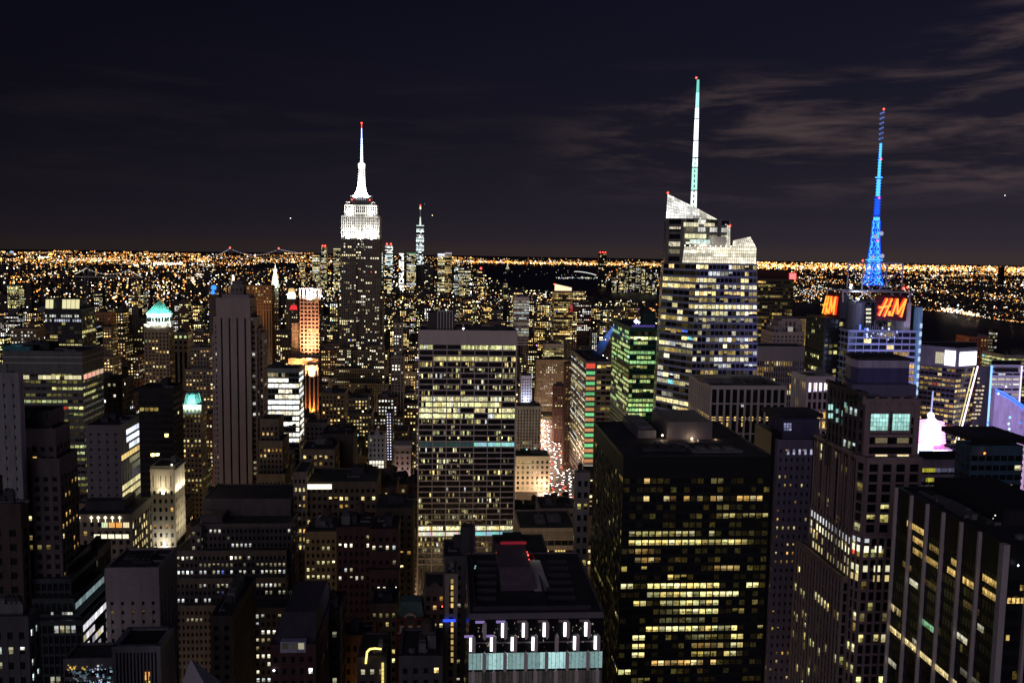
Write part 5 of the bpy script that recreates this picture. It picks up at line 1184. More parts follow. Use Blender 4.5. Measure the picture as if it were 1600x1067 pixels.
# crowned tower with lit panels
b = H('dark tower with big cream lit panels at its crown, upper left', 70, 127, 484, 800, 30, 'W', 'curtain', yb=560, name='office_tower', cat='office tower', roof=0, done=False, lit=.16, corr=.15, pal='office', br=.8, bay=3.4)
x0, x1, y0, y1, z0, z1 = b.bx; S = 800/FOC
mb = MB(); mb.box(P(80, 480, 806)[0], P(122, 480, 806)[0], 806, 824, z1, P(100, 466, 806)[2]); b.unit('crown', mb, black)
for xl, xr, n in ((71, 83.5, 2), (97, 124.5, 4)):
    for k in range(n):
        q0, q1 = xl+(xr-xl)*k/n, xl+(xr-xl)*(k+.9)/n; mb = MB(); y_ = 803-(k*.3); mb.prism([P(q0, 484.5, y_), P(q1, 484.5, y_), P(q1, 484, y_+1), P(q0, 484, y_+1)], [P(q0+.5, 468.5, y_+2), P(q1+.5, 468.5, y_+2), P(q1+.5, 468, y_+3), P(q0+.5, 468, y_+3)]); b.unit('lit_panel', mb, emit('cream_panel', (1, .93, .50), .85))
F = Face((x0, y0, 0), (x1, y0, 0), (x1, y0, z1), (x0, y0, z1))
for yy, c in ((492, (.75, .78, .7)), (499, (.6, .65, .8))):
    zt_ = P(100, yy, 800)[2]
    for k in range(16):
        if b.rnd.random() < .75: g = b.rnd.uniform(.4, 1.3); b.cells.append([(F.rect((k+.1)/16, (k+.8)/16, (zt_-2)/z1, zt_/z1, .3), tuple(v*g for v in c))])
b.done(70)
# green pyramid crown
def pyramid_tower(label, xl, xr, ys, yd, yp, ya, Y, L_to, yb, st, kw, drum=True):
    b = H(label, xl, xr, ys, Y, 18, 'W', st, yb=yb, L_to=L_to, name='crowned_tower', cat='tower', roof=0, done=False, **kw)
    x0, x1, y0, y1, z0, z1 = b.bx; cx, cy = (x0+x1)/2+(1 if drum else 0), (y0+y1)/2; S = Y/FOC
    zz = lambda y_: P((xl+xr)/2, y_, cy)[2]
    r = (x1-x0)/2
    cm = wallmat('pale_crown', (.55, .58, .54), amp=.08)
    if drum:
        mb = MB(); rd = r*.97; mb.lathe((cx, cy), [(rd, z1+.2), (rd, zz(yp)-1)], 8)
        mb.lathe((cx, cy), [(rd*1.06, zz(yp)-1.2), (rd*1.06, zz(yp)-.2)], 8); b.unit('drum', mb, cm)
        for k in range(24):
            a = k*math.pi/12; mb = MB() if k == 0 else mb
            p = (cx+math.cos(a)*rd*.97, cy+math.sin(a)*rd*.97)
            mb.box(p[0]-.7, p[0]+.7, p[1]-.7, p[1]+.7, z1+3.5, z1+8)
        b.unit('arcade', mb, black)
        prof = [(rd*1.0, zz(yp)), (rd*.75, zz(yp-5)), (rd*.40, zz(yp-13)), (rd*.22, zz(ya+3)), (.3, zz(ya))]
    else: prof = [(r*1.28, zz(yp)), (r*1.0, zz(yp)+1.6), (r*.72, zz(ya)-1), (r*.62, zz(ya))]
    mb = MB(); mb.lathe((cx, cy), prof, 8); 
    for k in range(8):
        a = 2*math.pi*(k+.5)/8
        for (r1, q1), (r2, q2) in zip(prof, prof[1:]): mb.tube((cx+r1*math.cos(a), cy+r1*math.sin(a), q1), (cx+r2*math.cos(a), cy+r2*math.sin(a), q2), .3, n=4)
    b.unit('roof', mb, copper)
    return b, cx, cy, r, zz
b, cx, cy, r, zz = pyramid_tower('masonry tower with teal lit pyramid roof above a white floodlit drum', 225, 264, 508, 508, 489, 470, 950, 271, 608, 'warm', dict(lit=.10, corr=0, bay=3.6, pal='warm', top=8))
for a in (-100, -60, -140, -20):
    dx, dy = math.cos(R(a)), math.sin(R(a)); lamp(b.root, (cx+dx*r*1.35, cy+dy*r*1.35, zz(508)+.5), (cx+dx*r, cy+dy*r, zz(492)), 10, 1.2, 3200, (.85, 1, .93)); lamp(b.root, (cx+dx*r*1.35, cy+dy*r*1.35, zz(490)+.6), (cx+dx*r*.3, cy+dy*r*.3, zz(476)), 8, 1, 4200, (.42, 1, .86))
b.done(60)
b, cx, cy, r, zz = pyramid_tower('slim masonry tower under a small teal lit mansard roof', 284, 314, 634, 634, 632, 613, 690, 322, 780, 'warm', dict(lit=.30, corr=.05, bay=2.9, pal='warm', br=.9), drum=False)
for dx in (-.75, 0, .75): lamp(b.root, (cx+dx*r, cy-r*1.75, zz(633)+.3), (cx+dx*r*.6, cy-r*.6, zz(618)), 5, 1, 2200, (.55, 1, .95))
b.done(90)
# tall slab with three dark stripes
def striped_tower():
    Y = 620.0
    b = Bld('setback_tower', 'tall stone tower with three long dark window stripes and stepped shoulders, left of centre', 'tower', (P(375, 600, Y)[0], Y, 0))
    s_ = wallmat('rose_stone', (.40, .335, .32), amp=.08)
    st = dict(wall=s_, bay=2.6, fl=3.8, pw=.5, sp=.5, pd=.3, sd=.2, top=5, lit=.06, corr=.02, pal='white', br=.9, run=.6)
    X = lambda px, py=600, dy=0: P(px, py, Y+dy)[0]
    Z = lambda py, dy=0: P(372, py, Y+dy)[2]
    zc = Z(776)
    def blk(xl, xr, yt, dy0, dy1, st_, sides=(0, 1, 3), z0=0, para=.8):
        b.mass([(X(xl, yt, dy0), Y+dy0), (X(xr, yt, dy0), Y+dy0), (X(xr, yt, dy0), Y+dy1), (X(xl, yt, dy0), Y+dy1)], None, z0, Z(yt, dy0), st_, sides, zc, para=para)
    x0, x1 = X(342), X(391); z1 = Z(468)
    b.mass([(x0, Y), (x1, Y), (x1, Y+22), (x0, Y+22)], None, 0, z1, dict(st, lit=0, bay=(x1-x0)/4, pw=.78, sp=0, top=12.5, pd=.9), (0,), zc)
    W_ = Face((x1, Y, 0), (x1, Y+22, 0), (x1, Y+22, z1), (x1, Y, z1)); b.facade(W_, dict(BASE, **dict(st, lit=.06)), zc, 0, z1)
    blk(334, 342, 497, 6, 24, st); blk(331.5, 336, 525, 10, 24, dict(st, lit=.10))
    blk(391.3, 400, 497, 5, 22, dict(st, lit=.10)); blk(400, 405, 515, 9, 24, dict(st, lit=.16)); blk(405, 411, 521, 12, 24, dict(st, lit=.1))
    blk(348, 389, 462, 4, 18, dict(st, lit=0, top=2), z0=z1-1); blk(361, 380, 446, 7, 15, dict(st, lit=0, top=2, wall=stone), z0=z1)
    blk(363.5, 378, 441, 8.5, 13.5, dict(st, lit=0, wall=steel), z0=Z(448))
    w2 = dict(st, wall=warm, bay=2.7, lit=.08, pal='amber')
    blk(408, 435, 656, -2, 16, w2); blk(405, 441, 690, -8, 16, w2); blk(402, 445, 742, -12, 14, w2)
    b.done(100); HERO.append((331, 446, 441, 776, Y)); FOOT.append((X(328), X(447), Y-14, Y+26))
striped_tower()
b = H('slab of brilliantly lit white and green floors beside the striped stone tower', 413, 467, 577, 760, 26, 'W', 'ribbon', yb=700, L_to=474, name='office_tower', cat='office tower', roof=1,
      wall=wallmat('silver_band', (.35, .36, .36)), bay=3.0, fl=4.6, sp=.28, pw=.06, lit=.8, corr=.82, pal='white', br=1.7, top=3, split=2, full=.97)
# copper lit tower with white crown
def copper_tower():
    Y = 1050.0
    b = Bld('setback_tower', 'slim tower floodlit copper orange with vertical white lit crown, left of the tallest skyscraper', 'tower', (P(484, 500, Y)[0], Y, 0))
    X = lambda px, py=520: P(px, py, Y)[0]
    Z = lambda py: P(484, py, Y)[2]
    tan = wallmat('tan_masonry', (.42, .30, .24), amp=.08)
    st = dict(wall=tan, bay=4.1, fl=4.4, pw=.34, sp=.36, pd=.25, sd=.5, top=1, lit=.10, corr=0, pal='warm', br=.7)
    b.mass([(X(469), Y), (X(498.5), Y), (X(498.5), Y+20), (X(469), Y+20)], None, 0, Z(466), st, (0,), Z(555), para=0)
    F = Face((X(498.5), Y, 0), (X(498.5), Y+20, 0), (X(498.5), Y+20, Z(466)), (X(498.5), Y, Z(466))); b.facade(F, dict(BASE, **dict(st, lit=.12, wall=brown)), Z(640), 0, Z(466))
    b.mass([(X(468.5), Y-.4), (X(499), Y-.4), (X(499), Y+20), (X(468.5), Y+20)], None, Z(466), Z(451.5), dict(st, bay=4.4, pw=.68, sp=0, lit=0, top=.6, wall=wallmat('white_crown', (.7, .68, .64))), (0, 1), 0)
    b.mass([(X(452), Y-7), (X(498), Y-7), (X(498), Y-.6), (X(452), Y-.6)], None, 0, Z(560), dict(st, lit=0, pw=.3, sp=.2, top=6), (0, 1), 0)
    b.mass([(X(479), Y-11), (X(499), Y-11), (X(499), Y-7.2), (X(479), Y-7.2)], None, 0, Z(570), dict(st, lit=0, top=5, wall=tan, bay=5, pw=.35, sp=.0), (0, 1), 0)
    b.mass([(X(455), Y+4), (X(468.3), Y+4), (X(468.3), Y+18), (X(455), Y+18)], None, 0, Z(507), dict(st, lit=.03, sp=.9, wall=wallmat('olive_brick', (.16, .14, .11))), (0,), Z(552))
    b.mass([(X(463), Y-14), (X(478), Y-14), (X(478), Y-12.3), (X(463), Y-12.3)], None, 0, Z(570), dict(st, lit=0, wall=black), (0,), 0)
    b.done(80)
    o = (1, .40, .16)
    lamp(b.root, (X(484), Y-11.0, Z(561)+1), (X(484), Y, Z(500)), X(498)-X(469), 4, 60000, (1, .44, .22), spread=110)
    lamp(b.root, (X(484), Y-22, Z(530)), (X(484), Y, Z(490)), 28, 4, 20000, (1, .46, .24))
    lamp(b.root, (X(484), Y-3.4, Z(467)), (X(484), Y, Z(456)), X(499)-X(469), 1, 20000, (1, .93, .95))
    lamp(b.root, (X(499)+3.2, Y+8, Z(467)), (X(499), Y+8, Z(456)), 16, 1, 6000, (1, .93, .95))
    lamp(b.root, (X(467), Y-11, Z(577)), (X(467), Y-6.5, Z(562)), 22, 1.5, 90000, (1, .50, .16)); lamp(b.root, (X(489), Y-15, Z(583)), (X(489), Y-10.5, Z(571)), 14, 1.5, 40000, (1, .55, .2))
    lamp(b.root, (X(489), Y-15, Z(640)), (X(489), Y-10.8, Z(600)), 14, 1.5, 16000, (1, .28, .04))
    HERO.append((452, 502, 450, 643, Y)); FOOT.append((X(450), X(503), Y-14, Y+24))
copper_tower()
# more left blocks
def setback_left():
    Y = 340.0
    b = Bld('setback_tower', 'dark brick setback tower with arcaded crown near the left edge', 'tower', (P(50, 700, Y)[0], Y, 0))
    X = lambda px, py=700, dy=0: P(px, py, Y+dy)[0]
    Z = lambda py, dy=0: P(50, py, Y+dy)[2]
    st = dict(wall=wallmat('dusky_brick', (.135, .115, .115), course=1.0), bay=3.1, fl=3.7, pw=.48, sp=.5, pd=.3, sd=.2, top=6, lit=.24, corr=.06, pal='warm', br=.9, run=.5)
    def blk(xl, xr, yt, dy0, dy1, st_, z0=0): b.mass([(X(xl, yt, dy0), Y+dy0), (X(xr, yt, dy0), Y+dy0), (X(xr, yt, dy0), Y+dy1), (X(xl, yt, dy0), Y+dy1)], None, z0, Z(yt, dy0), st_, (0, 1, 3), 40)
    blk(-20, 86, 673, 0, 12, st); blk(15, 80, 645, 4, 14, dict(st, lit=0, sp=.2, pw=.55, bay=3.4), Z(674))
    blk(36, 92, 720, -3.5, 12, st); blk(-30, 10, 690, -5, 10, st)
    mb = MB()
    for k in range(8): px_ = 17+k*9; p = P(px_, 643, Y+4); mb.box(p[0]-.5, p[0]+.5, Y+3.3, Y+4.6, Z(653, 4), Z(641, 4))
    b.unit('pinnacle', mb, MATS['dusky_brick'])
    mb = MB(); mb.octa(P(29, 691, Y-6), .9); b.unit('wall_lamp', mb, emit('lamp_violet_white', (.82, .80, 1), 4))
    b.done(90); HERO.append((-10, 107, 640, 860, Y)); FOOT.append((X(-30), X(108), Y-6, Y+14))
setback_left()
H('tall dark brick block with few lit windows at the left bottom edge', -40, 31, 792, 235, 12, 'W', 'brown', lit=.08, corr=0, pal='warm', L_to=41, tank=True, top=6)
b = H('low dark block with cold white and bluish lit windows at the left bottom edge', -30, 43, 968, 216, 12, 'W', 'brown', L_to=59, lit=.3, corr=.1, pal='cool', bay=3.0, br=1.1, roof=3, wall=wallmat('dim_slate', (.10, .095, .11)))
b = H('blank grey slab tower with glazed side wall and bright white screen', 135, 187, 667, 445, 25, 'W', 'stone', yb=795, name='office_tower', cat='office tower', done=False, L_to=216, lit_side=False, wall=wallmat('grey_panel', (.20, .19, .195), amp=.1), pw=.75, sp=.7, lit=.03, corr=0, bay=4)
x0, x1, y0, y1, z0, z1 = b.bx; Fw = Face((x1, y0, 0), (x1, y1, 0), (x1, y1, z1), (x1, y0, z1))
for j, (c, n, k_) in enumerate((((.85, .88, 1), 5, 1.5), ((.85, .9, 1), 5, 1.7), ((.8, .88, 1), 4, 1.3), ((1, .72, .25), 6, .9), ((.9, .85, .5), 4, .3), ((.6, .6, .4), 3, .25), ((.3, .3, .4), 3, .2), ((1, .9, .45), 6, .9), ((1, .85, .4), 5, .9), ((.8, .7, .4), 3, .3))):
    for i in range(7):
        if i > 6-n or j == 3 or j > 6:
            g = b.rnd.uniform(.6, 1.1)*k_; zt_ = z1-3-j*3.8; b.cells.append([(Fw.rect((i+.06)/7, (i+.96)/7, (zt_-2.6)/z1, zt_/z1, .4), tuple(v*g for v in c))])
b.done(60)
H('black slab tower with white striped side, behind the white floodlit corner block', 217, 270, 608, 520, 18, 'W', 'slab', yb=745, name='office_tower', cat='office tower', L_to=285, lit=.02, corr=0, wall=wallmat('soot_panel', (.022, .021, .023)), roof=1)
b = H('pale corner block floodlit white at its cornice and ground floor, left', 236, 272, 731, 470, 16, 'W', 'warm', yb=860, name='corner_building', L_to=287, done=False, roof=1, wall=wallmat('cream_stone', (.52, .45, .33), amp=.08), bay=2.9, fl=4.6, pw=.55, sp=.5, top=12, lit=.25, corr=0, pal='warm', br=.6)
x0, x1, y0, y1, z0, z1 = b.bx; F = Face((x0, y0, 0), (x1, y0, 0), (x1, y0, z1), (x0, y0, z1)); Fw = Face((x1, y0, 0), (x1, y1, 0), (x1, y1, z1), (x1, y0, z1))
mb = MB(); F.hexa(mb, -.03, 1.03, (z1-1.6)/z1, (z1-.4)/z1, .2, 1.1); F.hexa(mb, -.03, 1.03, (z1-11.8)/z1, (z1-11)/z1, .2, 1.0); Fw.hexa(mb, 0, 1.03, (z1-1.6)/z1, (z1-.4)/z1, .2, 1.1)
for k in range(9): F.hexa(mb, k/9+.03, k/9+.055, (z1-11)/z1, (z1-2)/z1, .3, .6)
b.unit('cornice', mb, MATS['cream_stone'])
mb = MB()
for k in range(9): F.hexa(mb, k/9+.065, k/9+.1, (z1-10)/z1, (z1-4)/z1, .31, .345)
for k in range(3): Fw.hexa(mb, k/3+.1, k/3+.22, (z1-10)/z1, (z1-4)/z1, .31, .345)
b.unit('arched_window', mb, black)
zb = P(250, 856, 470)[2]
lamp(b.root, ((x0+x1)/2, y0-2.6, z1-13.2), ((x0+x1)/2, y0, z1-4), x1-x0, .8, 2600, (1, .9, .68)); lamp(b.root, (x1+2.6, (y0+y1)/2, z1-13.2), (x1, (y0+y1)/2, z1-4), .8, y1-y0, 2600, (1, .92, .75))
lamp(b.root, ((x0+x1)/2-8, y0-36, zb+8), ((x0+x1)/2, y0, zb+22), 14, 4, 48000, (1, .93, .76)); lamp(b.root, ((x0+x1)/2, y0-4, zb+1), ((x0+x1)/2, y0, zb+6), x1-x0, 1, 1400, (1, .97, .9))
lamp(b.root, (x1+12, (y0+y1)/2, zb+8), (x1, (y0+y1)/2, zb+25), 2, 12, 3200, (1, .9, .7))
mb = MB(); mb.octa((x1-1, y0-.5, z1+1.8), .5); b.unit('roof_light', mb, emit('roof_light', (1, .95, .8), 5)); b.done(90)
# row of roof lamps
b = H('low block with five round lamps along its roof edge and orange lit top windows, left', 116, 205, 806, 430, 30, 'W', 'warm', yb=865, L_to=236, done=False, roof=0, bay=3.2, fl=4.4, lit=.12, corr=0, pal='warm', br=.6, wall=warm)
x0, x1, y0, y1, z0, z1 = b.bx; F = Face((x0, y0, 0), (x1, y0, 0), (x1, y0, z1), (x0, y0, z1)); Fw = Face((x1, y0, 0), (x1, y1, 0), (x1, y1, z1), (x1, y0, z1))
for px_ in (123, 142.5, 153.5, 164.5, 175.5, 187):
    p = P(px_, 808.5, y0-.6); mb = MB(); mb.octa(p, .85); mb.tube((p[0], p[1], p[2]-2.2), p, .12, n=4); b.unit('roof_lamp', mb, emit('lamp_pale', (1, .93, .62), 2.4))
for k in range(4):
    for i in range(3):
        p0 = P(159+k*11.2+i*3.2, 824, y0-.4); p1 = P(161.6+k*11.2+i*3.2, 816, y0-.4); c = ((.75, .85, .5), (1, .5, .15), (1, .45, .1), (1, .85, .5))[k]; b.cells.append([([p0, (p1[0], p1[1], p0[2]), p1, (p0[0], p1[1], p1[2])], c)])
for k in range(5):
    for i in range(2):
        p0 = P(147+k*11.2+i*4.6, 841, y0-.4); p1 = P(151.3+k*11.2+i*4.6, 834.5, y0-.4); b.cells.append([([p0, (p1[0], p1[1], p0[2]), p1, (p0[0], p1[1], p1[2])], (1.3, 1.2, .85))])
for j in range(5):
    for k in range(9):
        if b.rnd.random() < .6: g = b.rnd.uniform(.3, 1.0); zt_ = z1-4-j*4.4; b.cells.append([(Fw.rect((k+.2)/9, (k+.6)/9, (zt_-2.4)/z1, zt_/z1, .4), (g, g*.8, g*.35))])
mb = MB(); mb.box(x0+2, x1-6, y0+8, y1-4, z1+.3, z1+5); b.unit('roof_house', mb, roofm); b.done(80)
def stepped_glass():
    Y = 330.0
    b = Bld('office_building', 'stepped black glass block with white lit terrace bands and glowing side wall, lower left', 'building', (P(100, 950, Y)[0], Y, 0))
    X = lambda px, py, dy=0: P(px, py, Y+dy)[0]
    st = dict(wall=wallmat('teal_black', (.045, .06, .065), rough=.4), bay=2.0, fl=3.8, pw=.22, sp=.25, pd=.3, sd=.1, top=1.2, lit=.03, corr=0, pal='white', br=.7, split=1)
    tiers = [(47, 104, 884, 8, 30), (46, 110, 906, 4, 30), (44, 116, 937, 0, 28), (50, 125, 962, -4, 26), (48, 128, 972, -8, 24)]
    for xl, xr, yt, dy, d1 in tiers:
        x0, x1 = X(xl, yt, dy), X(xr, yt, dy); z1 = P(80, yt, Y+dy)[2]
        b.mass([(x0, Y+dy), (x1, Y+dy), (x1, Y+d1), (x0, Y+d1)], None, 0, z1, st, (0, 1), z1-40, para=.7)
    for (xl, xr, yt, dy, d1), n, k_, c in ((tiers[2], 9, .30, (.7, .95, 1)), (tiers[3], 10, 1.3, (.95, .95, 1)), (tiers[4], 12, 1.2, (.95, .92, 1))):
        x1 = X(xr, yt, dy); z1 = P(80, yt, Y+dy)[2]; Fw = Face((x1, Y+dy, 0), (x1, Y+d1, 0), (x1, Y+d1, z1), (x1, Y+dy, z1))
        for row in range(1 if dy > -4 else 2 if dy > -8 else 7):
            for i in range(n):
                if b.rnd.random() < (.9 if row == 0 else .7):
                    g = k_*b.rnd.uniform(.5, 1.1)*(1 if row == 0 else b.rnd.uniform(.15, .8)); zt_ = z1-1.4-row*3.9; cc = c if row == 0 else b.rnd.choice((c, (1, .8, .4), (1, .85, .8), c))
                    b.cells.append([(Fw.rect((i+.04)/n, (i+.96)/n, (zt_-2.4)/z1, zt_/z1, .35), tuple(v*g for v in cc))])
    F = Face((X(44, 955, 0), Y, 0), (X(125, 955, 0), Y, 0), (X(125, 955, 0), Y, 200), (X(44, 955, 0), Y, 200))
    for k in range(14):
        if b.rnd.random() < .7:
            p0 = P(54+k*4.3, 960, Y-4.5); g = b.rnd.uniform(.2, 1); b.cells.append([([p0, (p0[0]+.8, p0[1], p0[2]), (p0[0]+.8, p0[1], p0[2]+1), (p0[0], p0[1], p0[2]+1)], (g, g, g*.85))])
    mb = MB(); mb.box(X(165, 980, -8)-.4, X(165, 980, -8)+.4, Y+23, Y+24, 0, 100) if 0 else None
    b.done(100); HERO.append((45, 170, 866, 1100, Y)); FOOT.append((X(44, 900), X(130, 960), Y-10, Y+32))
stepped_glass()
H('narrow ribbed stone slab between stepped glass block and blank stone block', 132, 150, 862, 368, 22, 'W', 'pier', L_to=169, lit=.03, corr=0, wall=wallmat('taupe_stone', (.20, .18, .15)), bay=2.0, roof=1)
b = H('blank stone block with flat black roof and two columns of lit windows, lower left', 166, 247, 890, 330, 23, 'W', 'stone', L_to=275, roof=2, rh=2.5, lit_side=False, wall=wallmat('mauve_stone', (.36, .32, .33), amp=.08, course=.5), pw=.72, sp=.62, bay=4, fl=3.6, top=12, lit=.34, corr=0, pal='warm', br=.8)
b = H('small ribbed grey box with lit eaves at the bottom left', 181, 247, 1012, 268, 12, 'W', 'pier', L_to=267, roof=0, done=False, wall=wallmat('zinc', (.33, .33, .36), rough=.5), bay=1.0, fl=12, sp=.06, pw=.5, lit=0, top=1)
x0, x1, y0, y1, z0, z1 = b.bx
for k in range(9): p = P(184+k*3.9, 1014, y0-.6); mb = MB(); mb.box(p[0]-.25, p[0]+.25, y0-.8, y0-.55, p[2]-.9, p[2]); b.unit('eaves_light', mb, emit('eaves_light', (1, .96, .8), .7))
for px_, py_, c in ((231, 1052, (1, .42, .08)), (229, 1058, (1, .55, .15)), (233, 1066, (1, .7, .1))): p = P(px_, py_, y0-.6); b.cells.append([([(p[0]-.8, p[1], p[2]-.8), (p[0]+.7, p[1], p[2]-.8), (p[0]+.7, p[1], p[2]+.6), (p[0]-.8, p[1], p[2]+.6)], c)])
b.done(20)
b = H('low glass front crowded with blue and gold shop lights at the bottom left', 100, 181, 1032, 300, 12, 'W', 'curtain', roof=0, done=False, name='shop_building', lit=0, wall=wallmat('shop_grey', (.12, .12, .13)))
x0, x1, y0, y1, z0, z1 = b.bx
for k in range(120):
    px_ = b.rnd.uniform(106, 179); py_ = b.rnd.uniform(1037, 1072); c = (1, .62, .12) if px_ < 140 and py_ < 1046 else b.rnd.choice(((.7, .8, 1), (.4, .6, 1), (1, .95, .85), (.3, .7, .8))); g = b.rnd.uniform(.1, 1.3) if px_ > 140 or py_ < 1046 else .15
    p = P(px_, py_, y0-.5); s_ = b.rnd.uniform(.08, .35); b.cells.append([([(p[0]-s_, p[1], p[2]-s_), (p[0]+s_, p[1], p[2]-s_), (p[0]+s_, p[1], p[2]+s_), (p[0]-s_, p[1], p[2]+s_)], tuple(v*g for v in c))])
b.done(100)
sp = empty('church_spire', P(303, 1040, 200), 'pale four sided church spire tip rising at the bottom left', 'spire')
sp.location.z = 0
mb = MB(); a = P(303, 1022, 202); q0, q1 = P(277, 1090, 196), P(331, 1090, 196); w_ = q1[0]-q0[0]
mb.prism([(q0[0], 196, q0[2]), (q1[0], 196, q0[2]), (q1[0], 196+w_, q0[2]), (q0[0], 196+w_, q0[2])], [(a[0]-.12, 199.4, a[2]), (a[0]+.12, 199.4, a[2]), (a[0]+.12, 199.7, a[2]), (a[0]-.12, 199.7, a[2])])
mb.build('spire', wallmat('lead_grey', (.40, .38, .42), amp=.15), sp)
mb = MB(); mb.box(q0[0], q1[0], 196, 196+w_, 0, q0[2]-.02); mb.build('belfry', stone, sp)
FOOT.append((q0[0], q1[0], 196, 206)); HERO.append((277, 330, 1022, 1100, 196))
# wide stepped masonry block
def wide_setback():
    b = Bld('setback_building', 'wide stepped masonry block with many rows of small white lit windows, lower left of centre', 'building', (P(365, 900, 400)[0], 400, 0))
    s_ = wallmat('slate_masonry', (.19, .17, .175), course=.8)
    st = dict(wall=s_, bay=2.15, fl=3.7, pw=.48, sp=.5, pd=.25, sd=.18, top=2.2, lit=.34, corr=.2, pal='white', br=1.0, run=.25)
    for xl, xr, yt, Y, D, kw in ((318, 453, 781, 470, 30, dict(lit=0, top=30)), (312, 455, 820, 455, 40, dict(corr=.5)), (298, 314, 824, 452, 20, {}), (275, 447, 862, 450, 50, {}), (275, 447, 905, 446, 50, {}), (276, 447, 947, 442, 50, dict(corr=0, lit=.05))):
        x0, x1 = P(xl, yt, Y)[0], P(xr, yt, Y)[0]; z1 = P((xl+xr)/2, yt, Y)[2]
        b.mass([(x0, Y), (x1, Y), (x1, Y+D), (x0, Y+D)], None, 0, z1, dict(st, **kw), (0, 1), max(0, z1-22), para=.8)
    # eastern court wing and lit lower wing
    x0, x1 = P(352, 950, 400)[0], P(432, 950, 400)[0]; z1 = P(395, 952, 398)[2]
    b.mass([(P(362, 952, 398)[0], 398), (P(450, 952, 398)[0], 398), (P(450, 952, 398)[0], 410-.2), (P(362, 952, 398)[0], 410-.2)], None, 0, z1, dict(st, lit=.3, corr=.55, bay=2.4), (0, 1, 3), 20, para=.7)
    mb = MB(); mb.box(P(316, 785, 462)[0], P(350, 785, 462)[0], 458, 469.5, P(330, 818, 460)[2], P(330, 803, 462)[2]); b.unit('roof_house', mb, s_)
    b.done(100); HERO.append((275, 456, 775, 1100, 398)); FOOT.append((P(270, 900, 440)[0], P(456, 820, 455)[0], 396, 500))
wide_setback()
# ------------------------------------------------------------------ lower centre: masonry mid-rises
b = H('long masonry block with rows of yellow and white lit windows and bright skylight, lower centre', 478, 588, 755, 480, 30, 'W', 'brown', yb=835, roof=1, done=False, bay=2.9, fl=4.3, pw=.42, lit=.3, corr=.35, pal='warm', br=1.0, wall=wallmat('umber_brick', (.15, .12, .095)), run=.3)
mb = MB(); p0, p1 = P(478.5, 764, 479.4), P(518, 756.5, 479.4); mb.box(p0[0], p1[0], 479.3, 479.7, p0[2], p1[2]); b.unit('skylight', mb, emit('skylight', (1, .96, .72), 1.6)); b.done(100)
H('corner wing with pairs of white lit windows beside the long yellow lit block', 459, 478, 740, 476, 26, 'E', 'warm', yb=870, lit=.4, corr=.3, pal='warm', bay=2.4, fl=4.6, roof=0)
H('tan masonry block with a row of amber windows below its crown', 472, 522, 704, 570, 26, 'W', 'warm', yb=755, lit=.3, corr=.25, pal='amber', wall=wallmat('tan_dusk', (.20, .165, .13)), fl=4.4)
H('blank dark gabled block behind the long yellow lit block', 503, 551, 680, 600, 30, 'W', 'brown', yb=752, lit=.02, corr=0, pw=.9, sp=.9, wall=wallmat('dim_brown', (.085, .075, .068)), tank=True)
H('small grey block with white lit attic row, right of the brilliant white floored slab', 478, 511, 662, 690, 24, 'W', 'stone', yb=700, lit=.05, corr=.3, pal='white', wall=stone, L_to=515)
b = H('narrow white gothic front with pointed gable, floodlit, lower centre', 576, 601, 681, 900, 20, 'W', 'stone', yb=735, roof=0, done=False, name='gothic_building', wall=wallmat('white_terracotta', (.55, .53, .56)), bay=4.2, fl=5.2, lit=.06, corr=0, pw=.6, sp=.5)
x0, x1, y0, y1, z0, z1 = b.bx; mb = MB(); cx = (x0+x1)/2; mb.prism([(cx-3, y0, z1), (cx+3, y0, z1), (cx+3, y0+6, z1), (cx-3, y0+6, z1)], [(cx-.3, y0+2.5, z1+9), (cx+.3, y0+2.5, z1+9), (cx+.3, y0+3.2, z1+9), (cx-.3, y0+3.2, z1+9)])
for xx in (x0+1, x1-1): mb.prism([(xx-1, y0, z1), (xx+1, y0, z1), (xx+1, y0+2, z1), (xx-1, y0+2, z1)], [(xx-.1, y0+.9, z1+4), (xx+.1, y0+.9, z1+4), (xx+.1, y0+1.1, z1+4), (xx-.1, y0+1.1, z1+4)])
b.unit('gable', mb, MATS['white_terracotta']); zz = P(588, 733, y0)[2]
for j in range(2):
    for i in range(5): b.cells.append([([(x0+1+i*3, y0-.5, zz+1+j*4.5), (x0+3.2+i*3, y0-.5, zz+1+j*4.5), (x0+3.2+i*3, y0-.5, zz+4.4+j*4.5), (x0+1+i*3, y0-.5, zz+4.4+j*4.5)], (1.2, 1.1, .9))])
lamp(b.root, (cx, y0-16, zz), (cx, y0, zz+22), 14, 2, 4200, (.95, .93, 1)); b.done(30)
b = H('narrow pinkish masonry front with heavy cornice, floodlit, lower centre', 617, 641, 700, 860, 20, 'W', 'stone', yb=755, roof=0, done=False, name='corniced_building', wall=wallmat('pinkish_terracotta', (.50, .36, .33)), bay=4.6, fl=5.4, lit=.04, corr=0, pw=.6, sp=.5)
x0, x1, y0, y1, z0, z1 = b.bx; mb = MB(); mb.box(x0-1.4, x1+1.4, y0-1.6, y1, z1+.5, z1+3); mb.box(x0-1, x1+1, y0-1.2, y0, z1-6.5, z1-5); b.unit('cornice', mb, wallmat('pale_cornice', (.5, .48, .5))); zz = P(630, 752, y0)[2]
lamp(b.root, ((x0+x1)/2, y0-14, zz), ((x0+x1)/2, y0, zz+20), 12, 2, 2600, (1, .85, .85)); lamp(b.root, (x1+1, y0-3, zz), (x1, y0, zz+18), 1, 1, 600, (.9, .9, 1)); b.done(20)
b = H('dark shaft strung with two columns of white bulbs, lower centre', 604, 613, 644, 930, 14, 'W', 'brown', yb=725, roof=0, done=False, lit=0, name='narrow_building', wall=wallmat('dim_brown', (.085, .075, .068)))
